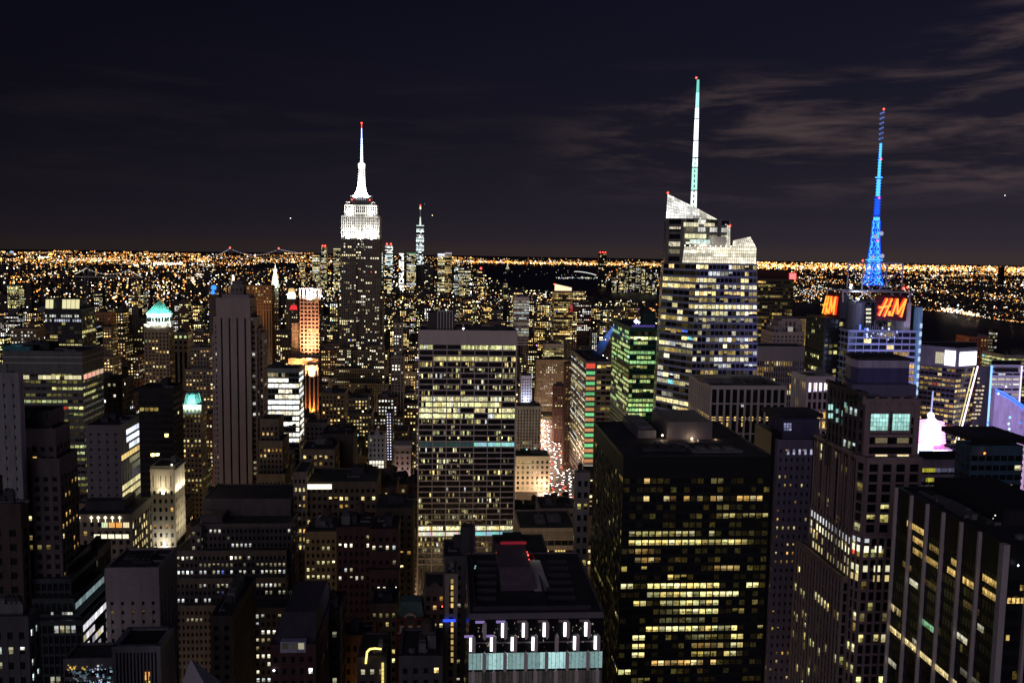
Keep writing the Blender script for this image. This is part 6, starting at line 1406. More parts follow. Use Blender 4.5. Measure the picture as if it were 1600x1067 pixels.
x0, x1, y0, y1, z0, z1 = b.bx
for i in range(2):
    for k in range(17):
        p = P(605.5+i*4.2+k*.06, 647+k*4.4, y0-.6); c = b.rnd.choice(((.8, .8, 1), (1, .9, .85), (.5, .55, 1), (1, .7, .6))); mb = MB(); mb.octa(p, .75); b.unit('bulb', mb, emit('bulb_%d' % int(c[0]*10), c, 1.8))
b.done()
H('dark brick block with scattered white windows, left of two in the lower centre', 527, 579, 826, 400, 22, 'W', 'brick', lit=.10, corr=0, pal='white', bay=2.7, wall=wallmat('maroon_brick', (.10, .05, .05), course=1.0), roof=2, tank=True)
b = H('dark brick block with stepped tiers and paired white windows, right of two, lower centre', 579, 621, 829, 396, 20, 'W', 'brick', lit=.16, corr=0, pal='white', bay=2.7, wall=wallmat('plum_brick', (.115, .06, .06), course=1.0), roof=1, done=False)
for yt, Y, xl in ((865, 391, 579), (893, 387, 578.5), (947, 382, 578)): b.pbox(xl, 621+(393-Y)*.2, yt, Y, 6, sty('brick', lit=.24, corr=.1, pal='white', bay=2.7, wall=MATS['plum_brick']), reg=False)
b.done(90)
H('ochre masonry block with yellow lit windows on its corner bays', 477, 525, 833, 430, 24, 'W', 'warm', lit=.24, corr=.05, pal='office', bay=2.4, fl=3.6, wall=wallmat('ochre_stone', (.24, .185, .10)), tank=True)
H('plain dark block with a lit window pair, behind the stepped dark brick block', 588, 645, 796, 450, 26, 'W', 'brown', yb=900, lit=.03, corr=0, pal='warm', wall=wallmat('dim_umber', (.075, .065, .06)), tank=True, roof=2)
b = H('sloping dark roofed block with white dormer windows and brick front, bottom centre left', 424, 492, 1010, 268, 26, 'W', 'brick', lit=.10, corr=0, pal='white', bay=2.6, roof=1, done=False, wall=wallmat('maroon_brick', (.10, .05, .05)), L_to=520)
x0, x1, y0, y1, z0, z1 = b.bx; mb = MB(); mb.box(P(438, 1015, y0-.3)[0], P(478, 1015, y0-.3)[0], y0-.5, y0+2, P(458, 1018, y0)[2], P(458, 1001, y0)[2]); b.unit('dormer', mb, wallmat('lilac_trim', (.42, .42, .55)))
for i in range(3):
    p0 = P(441+i*12.5, 1014, y0-.55); p1 = P(450+i*12.5, 1004, y0-.55); g = (.02, .03, .35)[i]; b.cells.append([([p0, (p1[0], p0[1], p0[2]), (p1[0], p0[1], p1[2]), (p0[0], p0[1], p1[2])], (g, g*.9, g*.6))])
mb = MB(); mb.prism([(x0, y0+2, z1+.3), (x1, y0+2, z1+.3), (x1, y1, z1+.3), (x0, y1, z1+.3)], [(x0+2, y0+10, z1+7), (x1-1, y0+10, z1+7), (x1-1, y1-6, z1+7), (x0+2, y1-6, z1+7)]); b.unit('mansard_roof', mb, wallmat('slate_roof', (.07, .07, .085), rough=.5))
p = P(428, 1047, y0-1); mb = MB(); mb.octa(p, .45); b.unit('wall_lamp', mb, emit('lamp_violet_white', (.82, .80, 1), 4))
b.done(60)
H('narrow dark block with pairs of white lit windows down its front, bottom centre left', 500, 530, 955, 300, 16, 'E', 'brown', lit=.45, corr=.1, pal='white', bay=3.3, fl=4.2, wall=wallmat('dim_umber', (.075, .065, .06)), br=.7)
b = H('low ornate front washed in dim orange light, bottom centre', 529, 581, 996, 330, 14, 'W', 'warm', lit=.02, corr=0, roof=1, done=False, name='ornate_building', wall=wallmat('amber_brick', (.42, .22, .10)), bay=2.6, fl=4.5)
x0, x1, y0, y1, z0, z1 = b.bx; lamp(b.root, ((x0+x1)/2, y0-9, z1-18), ((x0+x1)/2, y0, z1-4), 12, 2, 55, (1, .55, .2)); b.done(20)
H('brown block with rows of yellow lit windows, right of the orange washed front', 580, 620, 946, 345, 16, 'W', 'brick', lit=.40, corr=.2, pal='office', bay=2.3, br=.8, wall=wallmat('umber_brick', (.15, .12, .095)))
b = H('red house with pale arched attic front and green roof, bottom centre', 621, 662, 968, 345, 14, 'W', 'brick', lit=.05, corr=0, roof=0, done=False, name='ornate_house', cat='house', wall=wallmat('crimson_brick', (.20, .045, .055)), bay=3.2, top=1)
x0, x1, y0, y1, z0, z1 = b.bx; mb = MB(); pz = lambda y_: P(641, y_, y0)[2]
mb.box(x0, x1, y0-.3, y0+1, pz(986), pz(966))
cx = P(641, 960, y0)[0]; n = 12; ring = [(cx+2.6*math.cos(math.pi*i/n), pz(966)+2.6*math.sin(math.pi*i/n)*.9) for i in range(n+1)]
mb.add([(x, y0-.32, z) for x, z in ring]+[(x, y0+.7, z) for x, z in ring], [tuple(range(n+1)), tuple(range(2*n+1, n, -1))]+[(i, i+1, n+2+i, n+1+i) for i in range(n)])
mb.box(x0-.2, x1+.2, y0-.7, y0+.9, pz(988), pz(986.5)); b.unit('attic_front', mb, wallmat('cream_trim', (.55, .5, .42)))
mb = MB(); 
for i in range(3): px_ = (628, 641, 655)[i]; w_ = (.9, 1.4, .9)[i]; p = P(px_, 972, y0-.45); mb.box(p[0]-w_, p[0]+w_, y0-.42, y0-.33, p[2]-1.2, p[2]+(1.2 if i != 1 else 2.6))
b.unit('attic_window', mb, black)
mb = MB(); mb.prism([(x0, y0+1.2, pz(966)), (x1, y0+1.2, pz(966)), (x1, y1, pz(966)), (x0, y1, pz(966))], [(x0+1, y0+4, pz(946)), (x1-1, y0+4, pz(946)), (x1-1, y1-3, pz(946)), (x0+1, y1-3, pz(946))]); b.unit('green_roof', mb, wallmat('verdigris', (.18, .30, .26)))
for i in range(4): p0 = P(634+i*4.3, 946, y0+6); b.cells.append([([p0, (p0[0]+.7, p0[1], p0[2]), (p0[0]+.7, p0[1], p0[2]+2), (p0[0], p0[1], p0[2]+2)], (.5, .55, .42))])
lamp(b.root, (cx, y0-8, pz(985)), (cx, y0, pz(968)), 6, 1, 26, (1, .9, .75)); b.done(20)
b = H('gabled stone house with small lamps, right of the arched attic front', 664, 695, 920, 350, 16, 'W', 'stone', lit=.12, corr=0, pal='warm', roof=0, done=False, name='gabled_house', cat='house', wall=wallmat('rosy_dusk', (.19, .14, .135)), bay=2.6)
x0, x1, y0, y1, z0, z1 = b.bx; mb = MB(); cx = (x0+x1)/2; mb.prism([(cx-2.6, y0-.2, z1), (cx+2.6, y0-.2, z1), (cx+2.6, y0+2, z1), (cx-2.6, y0+2, z1)], [(cx-1.2, y0-.2, z1+2.2), (cx+1.2, y0-.2, z1+2.2), (cx+1.2, y0+2, z1+2.2), (cx-1.2, y0+2, z1+2.2)])
for xx in (x0+.4, x1-.4): mb.box(xx-.4, xx+.4, y0-.4, y0+.6, z1, z1+1.8)
b.unit('gable', mb, MATS['rosy_dusk']); p = P(691, 947, y0-2); mb = MB(); mb.octa(p, .4); b.unit('red_lamp', mb, red_bea); b.done(30)
b = H('slim pale tower with one column of amber windows and a blue neon sign', 697, 714, 900, 300, 12, 'W', 'warm', L_to=719, lit=0, roof=1, done=False, name='narrow_tower', cat='tower', wall=wallmat('putty_stone', (.30, .26, .20)), bay=4, pw=.6, sp=.3)
x0, x1, y0, y1, z0, z1 = b.bx
for k in range(14):
    if k in (5, 6): continue
    p0 = P(704.5, 911+k*9.5, y0-.4); g = b.rnd.uniform(.3, 1); b.cells.append([([p0, (p0[0]+.85, p0[1], p0[2]), (p0[0]+.85, p0[1], p0[2]+1.5), (p0[0], p0[1], p0[2]+1.5)], (g, g*.68, g*.2))])
mb = MB(); p0, p1 = P(692, 971, y0-1.2), P(712, 967, y0-1.2); mb.box(p0[0], p1[0], y0-1.4, y0-1.1, p0[2], p1[2]); b.unit('neon_sign', mb, emit('neon_sign_blue', (.03, .08, 1), 1.3)); b.done(30)
b = H('dark roof with gold lit arch and lamp strip at the bottom centre', 560, 603, 1030, 270, 18, 'W', 'brown', lit=.03, corr=0, roof=1, done=False, wall=wallmat('dim_umber', (.075, .065, .06)))
x0, x1, y0, y1, z0, z1 = b.bx; mb = MB(); pts = [P(x, y, y0-.8) for x, y in ((571.5, 1036), (573.5, 1018), (578, 1013.5), (586, 1012.5), (596, 1013.5))]
for p, q in zip(pts, pts[1:]): mb.tube(p, q, .32, n=6)
b.unit('gold_arch', mb, emit('gold_neon', (1, .80, .22), 1.8)); mb = MB()
for k in range(5): p = P(598, 1038+k*7, y0-.8); mb.box(p[0]-.35, p[0]+.35, p[1]-.1, p[1]+.2, p[2]-.6, p[2]+.6)
b.unit('lamp_strip', mb, emit('lamp_strip', (1, .78, .2), 1.0)); b.done()
H('flat roofed block with lone lamp, bottom centre between wide stepped block and brick house', 330, 362, 965, 330, 40, 'E', 'brown', lit=.06, corr=0, pal='warm', wall=wallmat('dim_umber', (.075, .065, .06)), roof=3)
H('shadowed flat block with two bright windows at the bottom centre', 625, 690, 1028, 268, 20, 'W', 'brown', lit=.05, corr=0, pal='warm', wall=wallmat('dim_slate', (.10, .095, .11)), roof=3, tank=True)
b = H('dark block with big black drum tank on its roof, before the wide gridded slab', 694, 740, 872, 335, 20, 'W', 'brown', lit=.05, corr=0, roof=1, done=False, wall=wallmat('dim_slate', (.10, .095, .11)))
x0, x1, y0, y1, z0, z1 = b.bx; q = P(730.5, 858, 340); mb = MB(); r_ = 3.0; mb.lathe((q[0], 340), ((r_, z1+.3), (r_, P(730, 824, 340)[2]), (r_*.86, P(730, 821, 340)[2])), 18); b.unit('drum_tank', mb, wallmat('tank_black', (.07, .07, .075))); b.done(30)
H('thin pale slab end with paired yellow windows, left of the broad black tower', 901, 921, 741, 400, 24, 'E', 'stone', lit=.20, corr=.1, pal='office', bay=2.9, fl=5.3, wall=wallmat('end_stone', (.27, .255, .24)), name='narrow_building', L_to=899, roof=1)
b = H('long low block with cream perforated band and dark flat roof, below the traffic avenue', 812, 899, 827, 500, 36, 'W', 'stone', yb=866, lit=0, roof=3, rh=3, done=False, wall=wallmat('cream_band', (.42, .36, .28)), bay=4, pw=.05, sp=.05, top=6.4, L_to=None)
x0, x1, y0, y1, z0, z1 = b.bx; F = Face((x0, y0, 0), (x1, y0, 0), (x1, y0, z1), (x0, y0, z1)); mb = MB()
for j in range(5):
    for k in range(40): F.hexa(mb, (k+.25+.25*(j % 2))/40, (k+.6+.25*(j % 2))/40, (z1-1.7-j*.9)/z1, (z1-1.3-j*.9)/z1, .26, .29)
b.unit('perforation', mb, black)
mb = MB(); F.hexa(mb, 0, 1, (z1-12)/z1, (z1-9.2)/z1, .1, .8); b.unit('cornice', mb, MATS['cream_band'])
for k in range(12):
    if k not in (0, 1, 6, 7): b.cells.append([(F.rect(.24+k*.05, .275+k*.05, (z1-13.2)/z1, (z1-12.1)/z1, .4), (1, .72, .22))])
lamp(b.root, ((x0+x1)/2, y0-14, z1-16), ((x0+x1)/2, y0, z1-3), 24, 2, 160, (1, .82, .55)); b.done(20)
# ------------------------------------------------------------------ along the avenue
b = H('pale corner block with dark windows, washed by street light beside the traffic', 806, 859, 714, 945, 30, 'W', 'stone', yb=790, roof=2, done=False, name='corner_building', wall=wallmat('beige_stone', (.46, .41, .34), amp=.1), bay=5.2, fl=6.0, pw=.5, sp=.45, lit=.12, corr=0, pal='office', br=.5, top=4, dim=.3)
x0, x1, y0, y1, z0, z1 = b.bx
lamp(b.root, ((x0+x1)/2, y0-22, 8), ((x0+x1)/2, y0, 22), 30, 2, 1500, (1, .72, .42)); lamp(b.root, ((x0+x1)/2, y0-30, 28), ((x0+x1)/2, y0, 36), 30, 2, 1800, (.85, 1, .72))
mb = MB(); mb.box(x0-.6, x1+.6, y0-1, y0+.4, z1-8, z1-7); b.unit('cornice', mb, MATS['beige_stone'])
for px_, py_, c in ((848, 694, (.6, 1, .9)), (852, 701, (.75, 1, .95)), (823, 702, (.4, .8, .8)), (836, 700, (.3, .5, .6))): mb = MB(); mb.octa(P(px_, py_, y0+10), 1.5 if px_ > 840 else .9); b.unit('roof_light', mb, emit('rl_%d' % px_, c, 2.2))
for k in range(11): p = P(809+k*5, 783+b.rnd.uniform(-3, 3), y0-1.5); mb = MB(); mb.octa(p, b.rnd.uniform(.8, 1.5)); b.unit('shop_light', mb, emit('shop_light', (1, .74, .42), 3))
b.done(60)
b = H('grey ribbed stone tower with dark roof tanks, left of the traffic avenue', 808, 845, 636, 1010, 26, 'W', 'stone', yb=705, roof=2, name='office_tower', cat='office tower', wall=wallmat('grey_dusk', (.36, .35, .34)), bay=3.6, pw=.6, sp=.3, lit=.05, corr=0, L_to=850)
b = H('small tower top lit pale blue and pink, above the grey ribbed tower', 815, 831, 588, 1120, 20, 'W', 'stone', yb=632, roof=1, done=False, name='narrow_tower', cat='tower', wall=wallmat('lilac_panel', (.50, .48, .60)), lit=.05, corr=0)
x0, x1, y0, y1, z0, z1 = b.bx; lamp(b.root, ((x0+x1)/2, y0-12, z1-32), ((x0+x1)/2, y0, z1-12), 12, 2, 5200, (.75, .85, 1)); b.done(20)
H('grey block with stepped yellow lit floors, above the traffic avenue', 851, 881, 538, 1480, 24, 'W', 'ribbon', yb=705, lit=.6, corr=.4, pal='office', wall=wallmat('grey_dusk', (.36, .35, .34)), bay=4, L_to=None, top=7)
H('broad dim block with a string of white windows, above the traffic avenue', 838, 889, 563, 1430, 24, 'W', 'warm', yb=705, lit=.2, corr=.2, pal='white', wall=wallmat('tan_dusk', (.20, .165, .13)), top=7)
H('dark red block with clusters of white windows, rising behind the traffic', 867, 889, 604, 1190, 20, 'W', 'brown', yb=698, lit=.14, corr=.1, pal='office', wall=wallmat('wine_brick', (.10, .055, .06)), bay=4)
H('thin dark tower edge dividing the lit avenue', 884, 893, 569, 1045, 16, 'W', 'brown', yb=745, lit=.2, corr=0, pal='amber', wall=wallmat('wine_brown', (.12, .075, .06)), bay=3, name='narrow_tower', cat='tower', roof=0, L_to=None)
H('dark slanted block above the red and green corner building', 890, 918, 562, 1180, 20, 'W', 'brown', yb=600, lit=.04, corr=0, wall=wallmat('dim_slate', (.10, .095, .11)), roof=0)
b = H('apartment tower with slanted orange lit crown and red beacon, right of centre', 866, 895, 455, 1500, 26, 'W', 'curtain', yb=545, roof=0, done=False, name='apartment_tower', cat='apartment tower', lit=.45, corr=.1, pal='warm', bay=3.6, br=.9)
x0, x1, y0, y1, z0, z1 = b.bx; mb = MB(); mb.prism([(x0+1, y0-.3, z1), (x1-2, y0-.3, z1), (x1-2, y0+3, z1), (x0+1, y0+3, z1)], [(x0+1, y0+1, z1+12), (x1-2, y0+1, z1+6), (x1-2, y0+3, z1+6), (x0+1, y0+3, z1+12)]); b.unit('slanted_crown', mb, emit('crown_orange', (1, .66, .42), 1.5)); beacon(b, P(866, 444, y0), 1.2)
for k in range(3): mb = MB(); p = P(893, 478+k*4, y0-.6); mb.box(p[0]-2.5, p[0]+2, p[1]-.5, p[1], p[2]-2, p[2]+1.5); b.unit('red_window', mb, emit('red_window', (.8, .03, .05), .4))
b.done(100)
H('pale blue lit hotel slab with violet window row, behind the wide gridded slab', 803, 827, 465, 1600, 24, 'W', 'ribbon', yb=530, lit=.45, corr=.2, pal='cool', br=.55, wall=wallmat('lilac_panel', (.50, .48, .60)), bay=4.5, fl=5, top=6, name='office_tower', cat='office tower')
H('tower with red roof lamps before the dark bay, right of centre', 787, 793, 441, 2300, 20, 'W', 'curtain', yb=470, lit=.4, bay=5, fl=6, name='apartment_tower', cat='apartment tower', roof=0)
# campanile and gilded pyramid far down the avenue
def far_spire(name, label, px_, ytip, ycol, ybase, Y, wd, c, body, k_=1.2):
    b = Bld(name, label, 'tower', (P(px_, 450, Y)[0], Y, 0)); S = Y/FOC; x = P(px_, ytip, Y)[0]; z = lambda y_: P(px_, y_, Y)[2]; w_ = wd*S/2
    b.mass([(x-w_*body, Y), (x+w_*body, Y), (x+w_*body, Y+2*w_*body), (x-w_*body, Y+2*w_*body)], None, 0, z(ybase), sty('brown', lit=.12, bay=5, fl=6, pal='amber'), (0, 1), z(600))
    cy = Y+w_*body; mb = MB(); mb.lathe((x, cy), [(w_*1.25, z(ybase)), (w_*.72, z(ycol+6)), (w_*.42, z(ycol))], 8); mb.lathe((x, cy), [(w_*.5, z(ycol)), (w_*.5, z(ycol-5)), (w_*.2, z(ycol-8)), (.3, z(ytip))], 8)
    b.unit('spire', mb, wallmat('far_pale', (.6, .6, .55), amp=.05))
    b.done(20); lamp(b.root, (x, cy-w_*6, z(ybase)-2), (x, cy, z(ycol)+8), w_*2, 4, k_*w_*w_*420, c); lamp(b.root, (x, cy-w_*4, z(ycol)), (x, cy, z(ycol-6)), w_, 3, k_*w_*w_*330, (1, .95, .9))
    HERO.append((px_-wd, px_+wd, ytip, ybase+15, Y))
far_spire('clock_tower', 'slim clock tower with pale green floodlit spire and white lantern', 429, 411, 426, 450, 1950, 12, (.72, 1, .78), .95, 1.3)
far_spire('gilded_tower', 'tower with small gold lit pyramid and lantern behind the striped stone tower', 363, 431, 437, 449, 1850, 9, (1, .62, .18), 1.4, 1.2)
b = H('round topped building with bright white lantern and gold rim, left of the copper tower', 447, 461, 468, 1500, 20, 'W', 'brown', yb=500, lit=.1, roof=0, done=False)
x0, x1, y0, y1, z0, z1 = b.bx; mb = MB(); cx = (x0+x1)/2; mb.lathe((cx, y0+9), [(6.5, z1), (7, z1+8), (5, z1+12)], 10); b.unit('lantern', mb, emit('lantern_cool', (.88, 1, .9), 1.6)); mb = MB(); mb.lathe((cx, y0+9), [(5, z1+12.1), (5.2, z1+16), (3.4, z1+18)], 10); b.unit('lantern_cap', mb, emit('lantern_gold', (1, .66, .25), .9)); b.done()
b = H('block with a red lit slanted roof sign, left of the copper tower', 452, 465, 484, 1350, 16, 'W', 'brown', yb=508, lit=.1, roof=0, done=False); x0, x1, y0, y1, z0, z1 = b.bx; mb = MB(); mb.prism([(x0, y0-.5, z1), (x1, y0-.5, z1), (x1, y0+.5, z1), (x0, y0+.5, z1)], [(x0+3, y0-.5, z1+7), (x1-2, y0-.5, z1+7), (x1-2, y0+.5, z1+7), (x0+3, y0+.5, z1+7)]); b.unit('red_sign', mb, emit('red_roof_sign', (1, .03, .04), .9)); b.done(30)
b = H('broad orange lit block between gilded tower and clock tower', 381, 424, 447, 1700, 30, 'W', 'brown', yb=475, lit=.22, corr=.1, pal='amber', roof=0, done=False, wall=wallmat('amber_brick', (.42, .22, .10)), bay=5, fl=6); x0, x1, y0, y1, z0, z1 = b.bx
lamp(b.root, ((x0+x1)/2, y0-30, z1-60), ((x0+x1)/2, y0, z1-20), 50, 3, 2600, (1, .42, .08)); b.done(60)
b = H('small block with two round blue lit signs, left of the gilded tower', 326, 342, 446, 1700, 16, 'W', 'brown', yb=465, lit=.05, roof=0, done=False)
for py_, px_, r_ in ((449.5, 334, 5), (457, 332.5, 3.6)): mb = MB(); p = P(px_, py_, 1699); mb.tube((p[0], p[1], p[2]), (p[0], p[1]-1, p[2]), r_, n=14); b.unit('round_sign', mb, emit('round_blue', (.04, .28, 1), 1.5))
b.done(20)
b = H('low building with pale green lit terrace front, right of the teal pyramid tower', 271, 293, 520, 1000, 20, 'W', 'stone', yb=535, lit=.8, corr=1, pal='green', br=.7, roof=1, bay=5, fl=6)
H('squat orange lit hall, left of the teal pyramid tower', 142, 172, 489, 1150, 20, 'W', 'warm', yb=505, lit=.12, corr=0, pal='amber', wall=wallmat('amber_brick', (.42, .22, .10)), roof=1)
# ------------------------------------------------------------------ the far skyline at the tip of the island
def far_tower(label, xl, xr, yt, Y, st=None, cap=None, spire=None, name='far_skyscraper', kw=None, red=0):
    b = Bld(name, label, 'skyscraper', (P((xl+xr)/2, yt, Y)[0], Y, 0), 'skyscrapers at the tip of the island' if 5000 < Y < 6500 and xl < 760 else None)
    d = dict(wall=wallmat('far_wall', (.07, .066, .064)), bay=6.5, fl=8, pw=.25, sp=.35, pd=.5, sd=.3, top=4, lit=.42, corr=.22, pal='mixed', br=1.0, run=.4); d.update(kw or {}); d['br'] *= 1.7
    b.pbox(xl, xr, yt, Y, 40, d, 'W', 470, para=0)
    if cap: mb = MB(); x0, x1 = P(xl, yt, Y)[0], P(xr, yt, Y)[0]; z = P(xl, yt, Y)[2]; mb.box(x0, x1, Y-1.5, Y+30, z+.3, z+cap[0]); b.unit('crown', mb, emit('cap_%d' % int(xl*10), cap[1], cap[2]))
    for k in range(red): mb = MB(); mb.octa(P(xl+(xr-xl)*(k+.5)/red, yt-1.6, Y), 6.5); b.unit('beacon', mb, red_bea)
    if spire: spire(b)
    b.done(60)
Y1 = 5600.0
def owtc():
    b = Bld('far_skyscraper', 'very tall tapered blue-white lit skyscraper with needle spire at the far tip of the island', 'skyscraper', (P(656, 400, Y1)[0], Y1, 0), 'skyscrapers at the tip of the island')
    x = lambda px: P(px, 380, Y1)[0]
    z = lambda py: P(656, py, Y1)[2]
    c = x(656.3); h0 = (x(663.5)-x(650))/2; h1 = (x(662.5)-x(651))/2; cy = Y1+h0
    b.mass([(c-h0, cy-h0), (c+h0, cy-h0), (c+h0, cy+h0), (c-h0, cy+h0)], [(c-h1, cy-h1), (c+h1, cy-h1), (c+h1, cy+h1), (c-h1, cy+h1)], 0, z(356.5), dict(wall=black, bay=5.5, fl=8, pw=.1, sp=.12, pd=.4, sd=.3, top=2, lit=.78, corr=.4, pal='cool', br=1.9, run=.55), (0, 1), z(415), para=0)
    mb = MB(); mb.box(c-h1, c+h1, cy-h1, cy+h1, z(356.5), z(353.5)); b.unit('crown_band', mb, black); mb = MB(); mb.box(c-h1, c+h1, cy-h1-.5, cy+h1, z(353.4), z(352)); b.unit('crown_light', mb, emit('crown_pale', (.8, 1, .95), 1.0))
    mb = MB(); mb.tube((c, cy, z(352)), (c, cy, z(339)), 6, 3, 6); b.unit('spire_base', mb, emit('spire_pale', (.9, 1, .85), 1.0)); mb = MB(); mb.tube((c, cy, z(339)), (c, cy, z(327)), 2.4, 1.5, 5); b.unit('spire', mb, emit('spire_dim', (.10, .10, .12), 1))
    mb = MB(); mb.tube((c, cy, z(327)), (c, cy, z(322.5)), 5, n=6); b.unit('spire_light', mb, emit('spire_warm', (1, .85, .55), 1.3)); mb = MB(); mb.octa((c, cy, z(320.5)), 4); b.unit('beacon', mb, red_bea)
    b.done(100); HERO.append((649, 665, 320, 410, Y1))
owtc()
far_tower('far pair of towers lit bluish white with red tops, right of the tallest skyscraper', 601.5, 614, 383, 5500, kw=dict(pal='cool', lit=.75, corr=.6, br=1.3, bay=7), red=2)
far_tower('far narrow lit tower beside the bluish white pair, nearest the tallest skyscraper', 594, 598.5, 393, 5450, kw=dict(pal='cool', lit=.7, bay=8))
far_tower('far brilliant white slab below the tapered skyscraper, left of it', 623.5, 631, 395, 5400, kw=dict(pal='white', lit=1.0, corr=1, br=1.7, sp=.08, pw=.08, full=1))
far_tower('far cream lit office block with green roof line, next to the tapered skyscraper', 635.5, 650, 397, 5300, cap=(5, (.35, .8, .4), .6), kw=dict(lit=.7, corr=.5, br=.8))
far_tower('far low bright cream block below the bluish white pair', 600, 612, 418, 5150, kw=dict(lit=.95, corr=.9, br=1.2))
far_tower('far dark slab with few lights, right below the tapered skyscraper', 665, 678, 412, 5250, kw=dict(lit=.08, corr=0))
far_tower('far blocky tower with bluish white top, right of the tapered skyscraper', 684, 697, 400, 5400, cap=(14, (.85, .9, 1), 1.1), kw=dict(lit=.6))
far_tower('far blocky tower with violet roof line and yellow floors, right of the tapered skyscraper', 695, 706, 397, 5350, cap=(9, (.62, .52, .72), .7), kw=dict(lit=.8, corr=.6, pal='amber', br=.6))
far_tower('far pale building with cream banded floors before the dark bay', 716, 736, 416, 5000, kw=dict(lit=.75, corr=.5, br=.7))
far_tower('far slim yellow lit apartment tower at the edge of the dark bay', 746, 757, 421, 4700, kw=dict(lit=.5, pal='warm', br=1.1), red=1)
far_tower('far small bluish lit tower beside the dark bay', 710, 717, 413, 5100, kw=dict(lit=.8, pal='cool', br=.8))
far_tower('far yellow lit tower left of the tallest skyscraper, with red masts', 502, 510, 386, 5600, kw=dict(lit=.5), red=2)
far_tower('far yellow lit tower at the left end of the skyline, left of the tallest skyscraper', 488, 499, 398, 5500, kw=dict(lit=.6, br=1.1))
far_tower('far lit tower with flat bright top touching the tallest skyscraper on its left', 521, 531, 390, 5500, cap=(6, (1, .9, .5), .8), kw=dict(lit=.4))
far_tower('far gold tinted tower, left of the yellow lit tower with red masts', 468, 476, 409, 5400, kw=dict(lit=.7, pal='amber', br=.9))
far_tower('tall dark tower with red roof line across the river, right of centre', 936, 948, 396, 6300, kw=dict(lit=.12, corr=.12, bay=8, fl=9, wall=black), cap=(14, (.45, .03, .04), .5), red=3)
for k, (xl, xr, yt, y_) in enumerate(((956, 964, 425, 5600), (967, 974, 418, 5700), (976, 982, 421, 5650), (984, 992, 413, 5800), (994, 1002, 411, 5750), (1003, 1008, 420, 5600), (1010, 1018, 424, 5500), (1020, 1027, 426, 5450))):
    far_tower(('far dim yellow block, first from the tall dark tower across the river', 'far taller yellow block, second from the tall dark tower across the river', 'far narrow block, third from the tall dark tower across the river', 'far tall yellow lit tower, left of the pair across the river', 'far tall yellow lit tower, right of the pair across the river', 'far thin block just right of the tall pair across the river', 'far squat block, second from the faceted glass tower across the river', 'far squat block nearest the faceted glass tower across the river')[k], xl, xr, yt, y_, kw=dict(lit=.35, br=.8, pal='mixed', bay=7))
far_tower('lone dark far tower on the horizon at the right edge', 1564, 1570, 417, 7500, kw=dict(lit=.03, corr=0, bay=10, fl=10, wall=black))
# ------------------------------------------------------------------ bridges
def bridge(label, pts, Y, deck_c, cable_c, r, red=False):
    """two towers, a sagging main cable on each side strung with lamps and the deck; PTS = picture points: end, tower, tower, end"""
    b = Bld('suspension_bridge', label, 'bridge', (P(pts[1][0], pts[1][1], Y)[0], Y, 0)); (ex0, ey0), (t0x, t0y), (t1x, t1y), (ex1, ey1), yd = pts
    q = lambda x_, y_: P(x_, y_, Y)
    for x_, y_ in ((t0x, t0y), (t1x, t1y)):
        mb = MB(); p = q(x_, y_)
        for dx in (-r*3, r*3): mb.box(p[0]+dx-r, p[0]+dx+r, Y-r, Y+r, 0, p[2])
        mb.box(p[0]-r*3, p[0]+r*3, Y-r*.8, Y+r*.8, p[2]-r*3, p[2]-r); b.unit('bridge_tower', mb, steel)
        if red: mb = MB(); mb.octa((p[0], Y, p[2]+r*2), r*2.4); b.unit('beacon', mb, red_bea)
    cab = MB(); pts_ = []
    n = 14
    for (xa, ya), (xb, yb_), s in (((ex0, ey0), (t0x, t0y), .25), ((t0x, t0y), (t1x, t1y), 1), ((t1x, t1y), (ex1, ey1), .25)):
        sag = (yd-1-max(ya, yb_)) if s == 1 else 1.2
        for i in range(n+1): t = i/n; pts_.append(q(xa+(xb-xa)*t, ya+(yb_-ya)*t+sag*4*t*(1-t)*(1 if s == 1 else .35)))
    for p, c in zip(pts_, pts_[1:]):
        if (Vector(p)-Vector(c)).length > .01: cab.tube(p, c, r*.45, n=4)
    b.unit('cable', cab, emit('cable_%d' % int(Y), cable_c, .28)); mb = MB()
    for p in pts_[::1]: mb.octa((p[0], p[1]-r, p[2]), r*.8)
    b.unit('cable_lamp', mb, emit('cable_lamp_%d' % int(Y), cable_c, .9))
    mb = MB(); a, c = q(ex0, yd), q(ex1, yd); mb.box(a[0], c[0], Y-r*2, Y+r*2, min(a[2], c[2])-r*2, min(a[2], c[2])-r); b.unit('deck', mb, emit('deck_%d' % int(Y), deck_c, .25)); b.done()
bridge('long suspension bridge with red lamps on its two towers, on the left horizon', ((338, 400), (359.5, 388.5), (435.5, 389.5), (470, 396), 400), 15500, (.6, .45, .3), (.8, .8, 1), 7, True)
bridge('nearer suspension bridge outlined in pale lamps, left, among the lights', ((118, 428), (135, 419), (201, 422), (222, 433), 431), 5200, (.3, .25, .2), (1, .95, .8), 3.2)
# statue on its island, glowing by itself in place of floodlights
b = Bld('harbour_statue', 'tiny pale green floodlit statue on its island in the dark bay', 'statue', G(793, 419.5))
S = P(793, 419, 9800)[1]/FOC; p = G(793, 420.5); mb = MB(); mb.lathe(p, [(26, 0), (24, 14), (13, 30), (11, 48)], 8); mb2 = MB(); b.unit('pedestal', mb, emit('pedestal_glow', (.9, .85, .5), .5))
mb2.lathe(p, [(8, 48), (7, 60), (6, 75), (3.4, 80), (3.2, 88), (.5, 92)], 8); mb2.tube((p[0]+4, p[1], 76), (p[0]+8, p[1], 98), 2, 1.4, 6); b.unit('figure', mb2, emit('statue_green_glow', (.75, .95, .65), .8)); b.done()
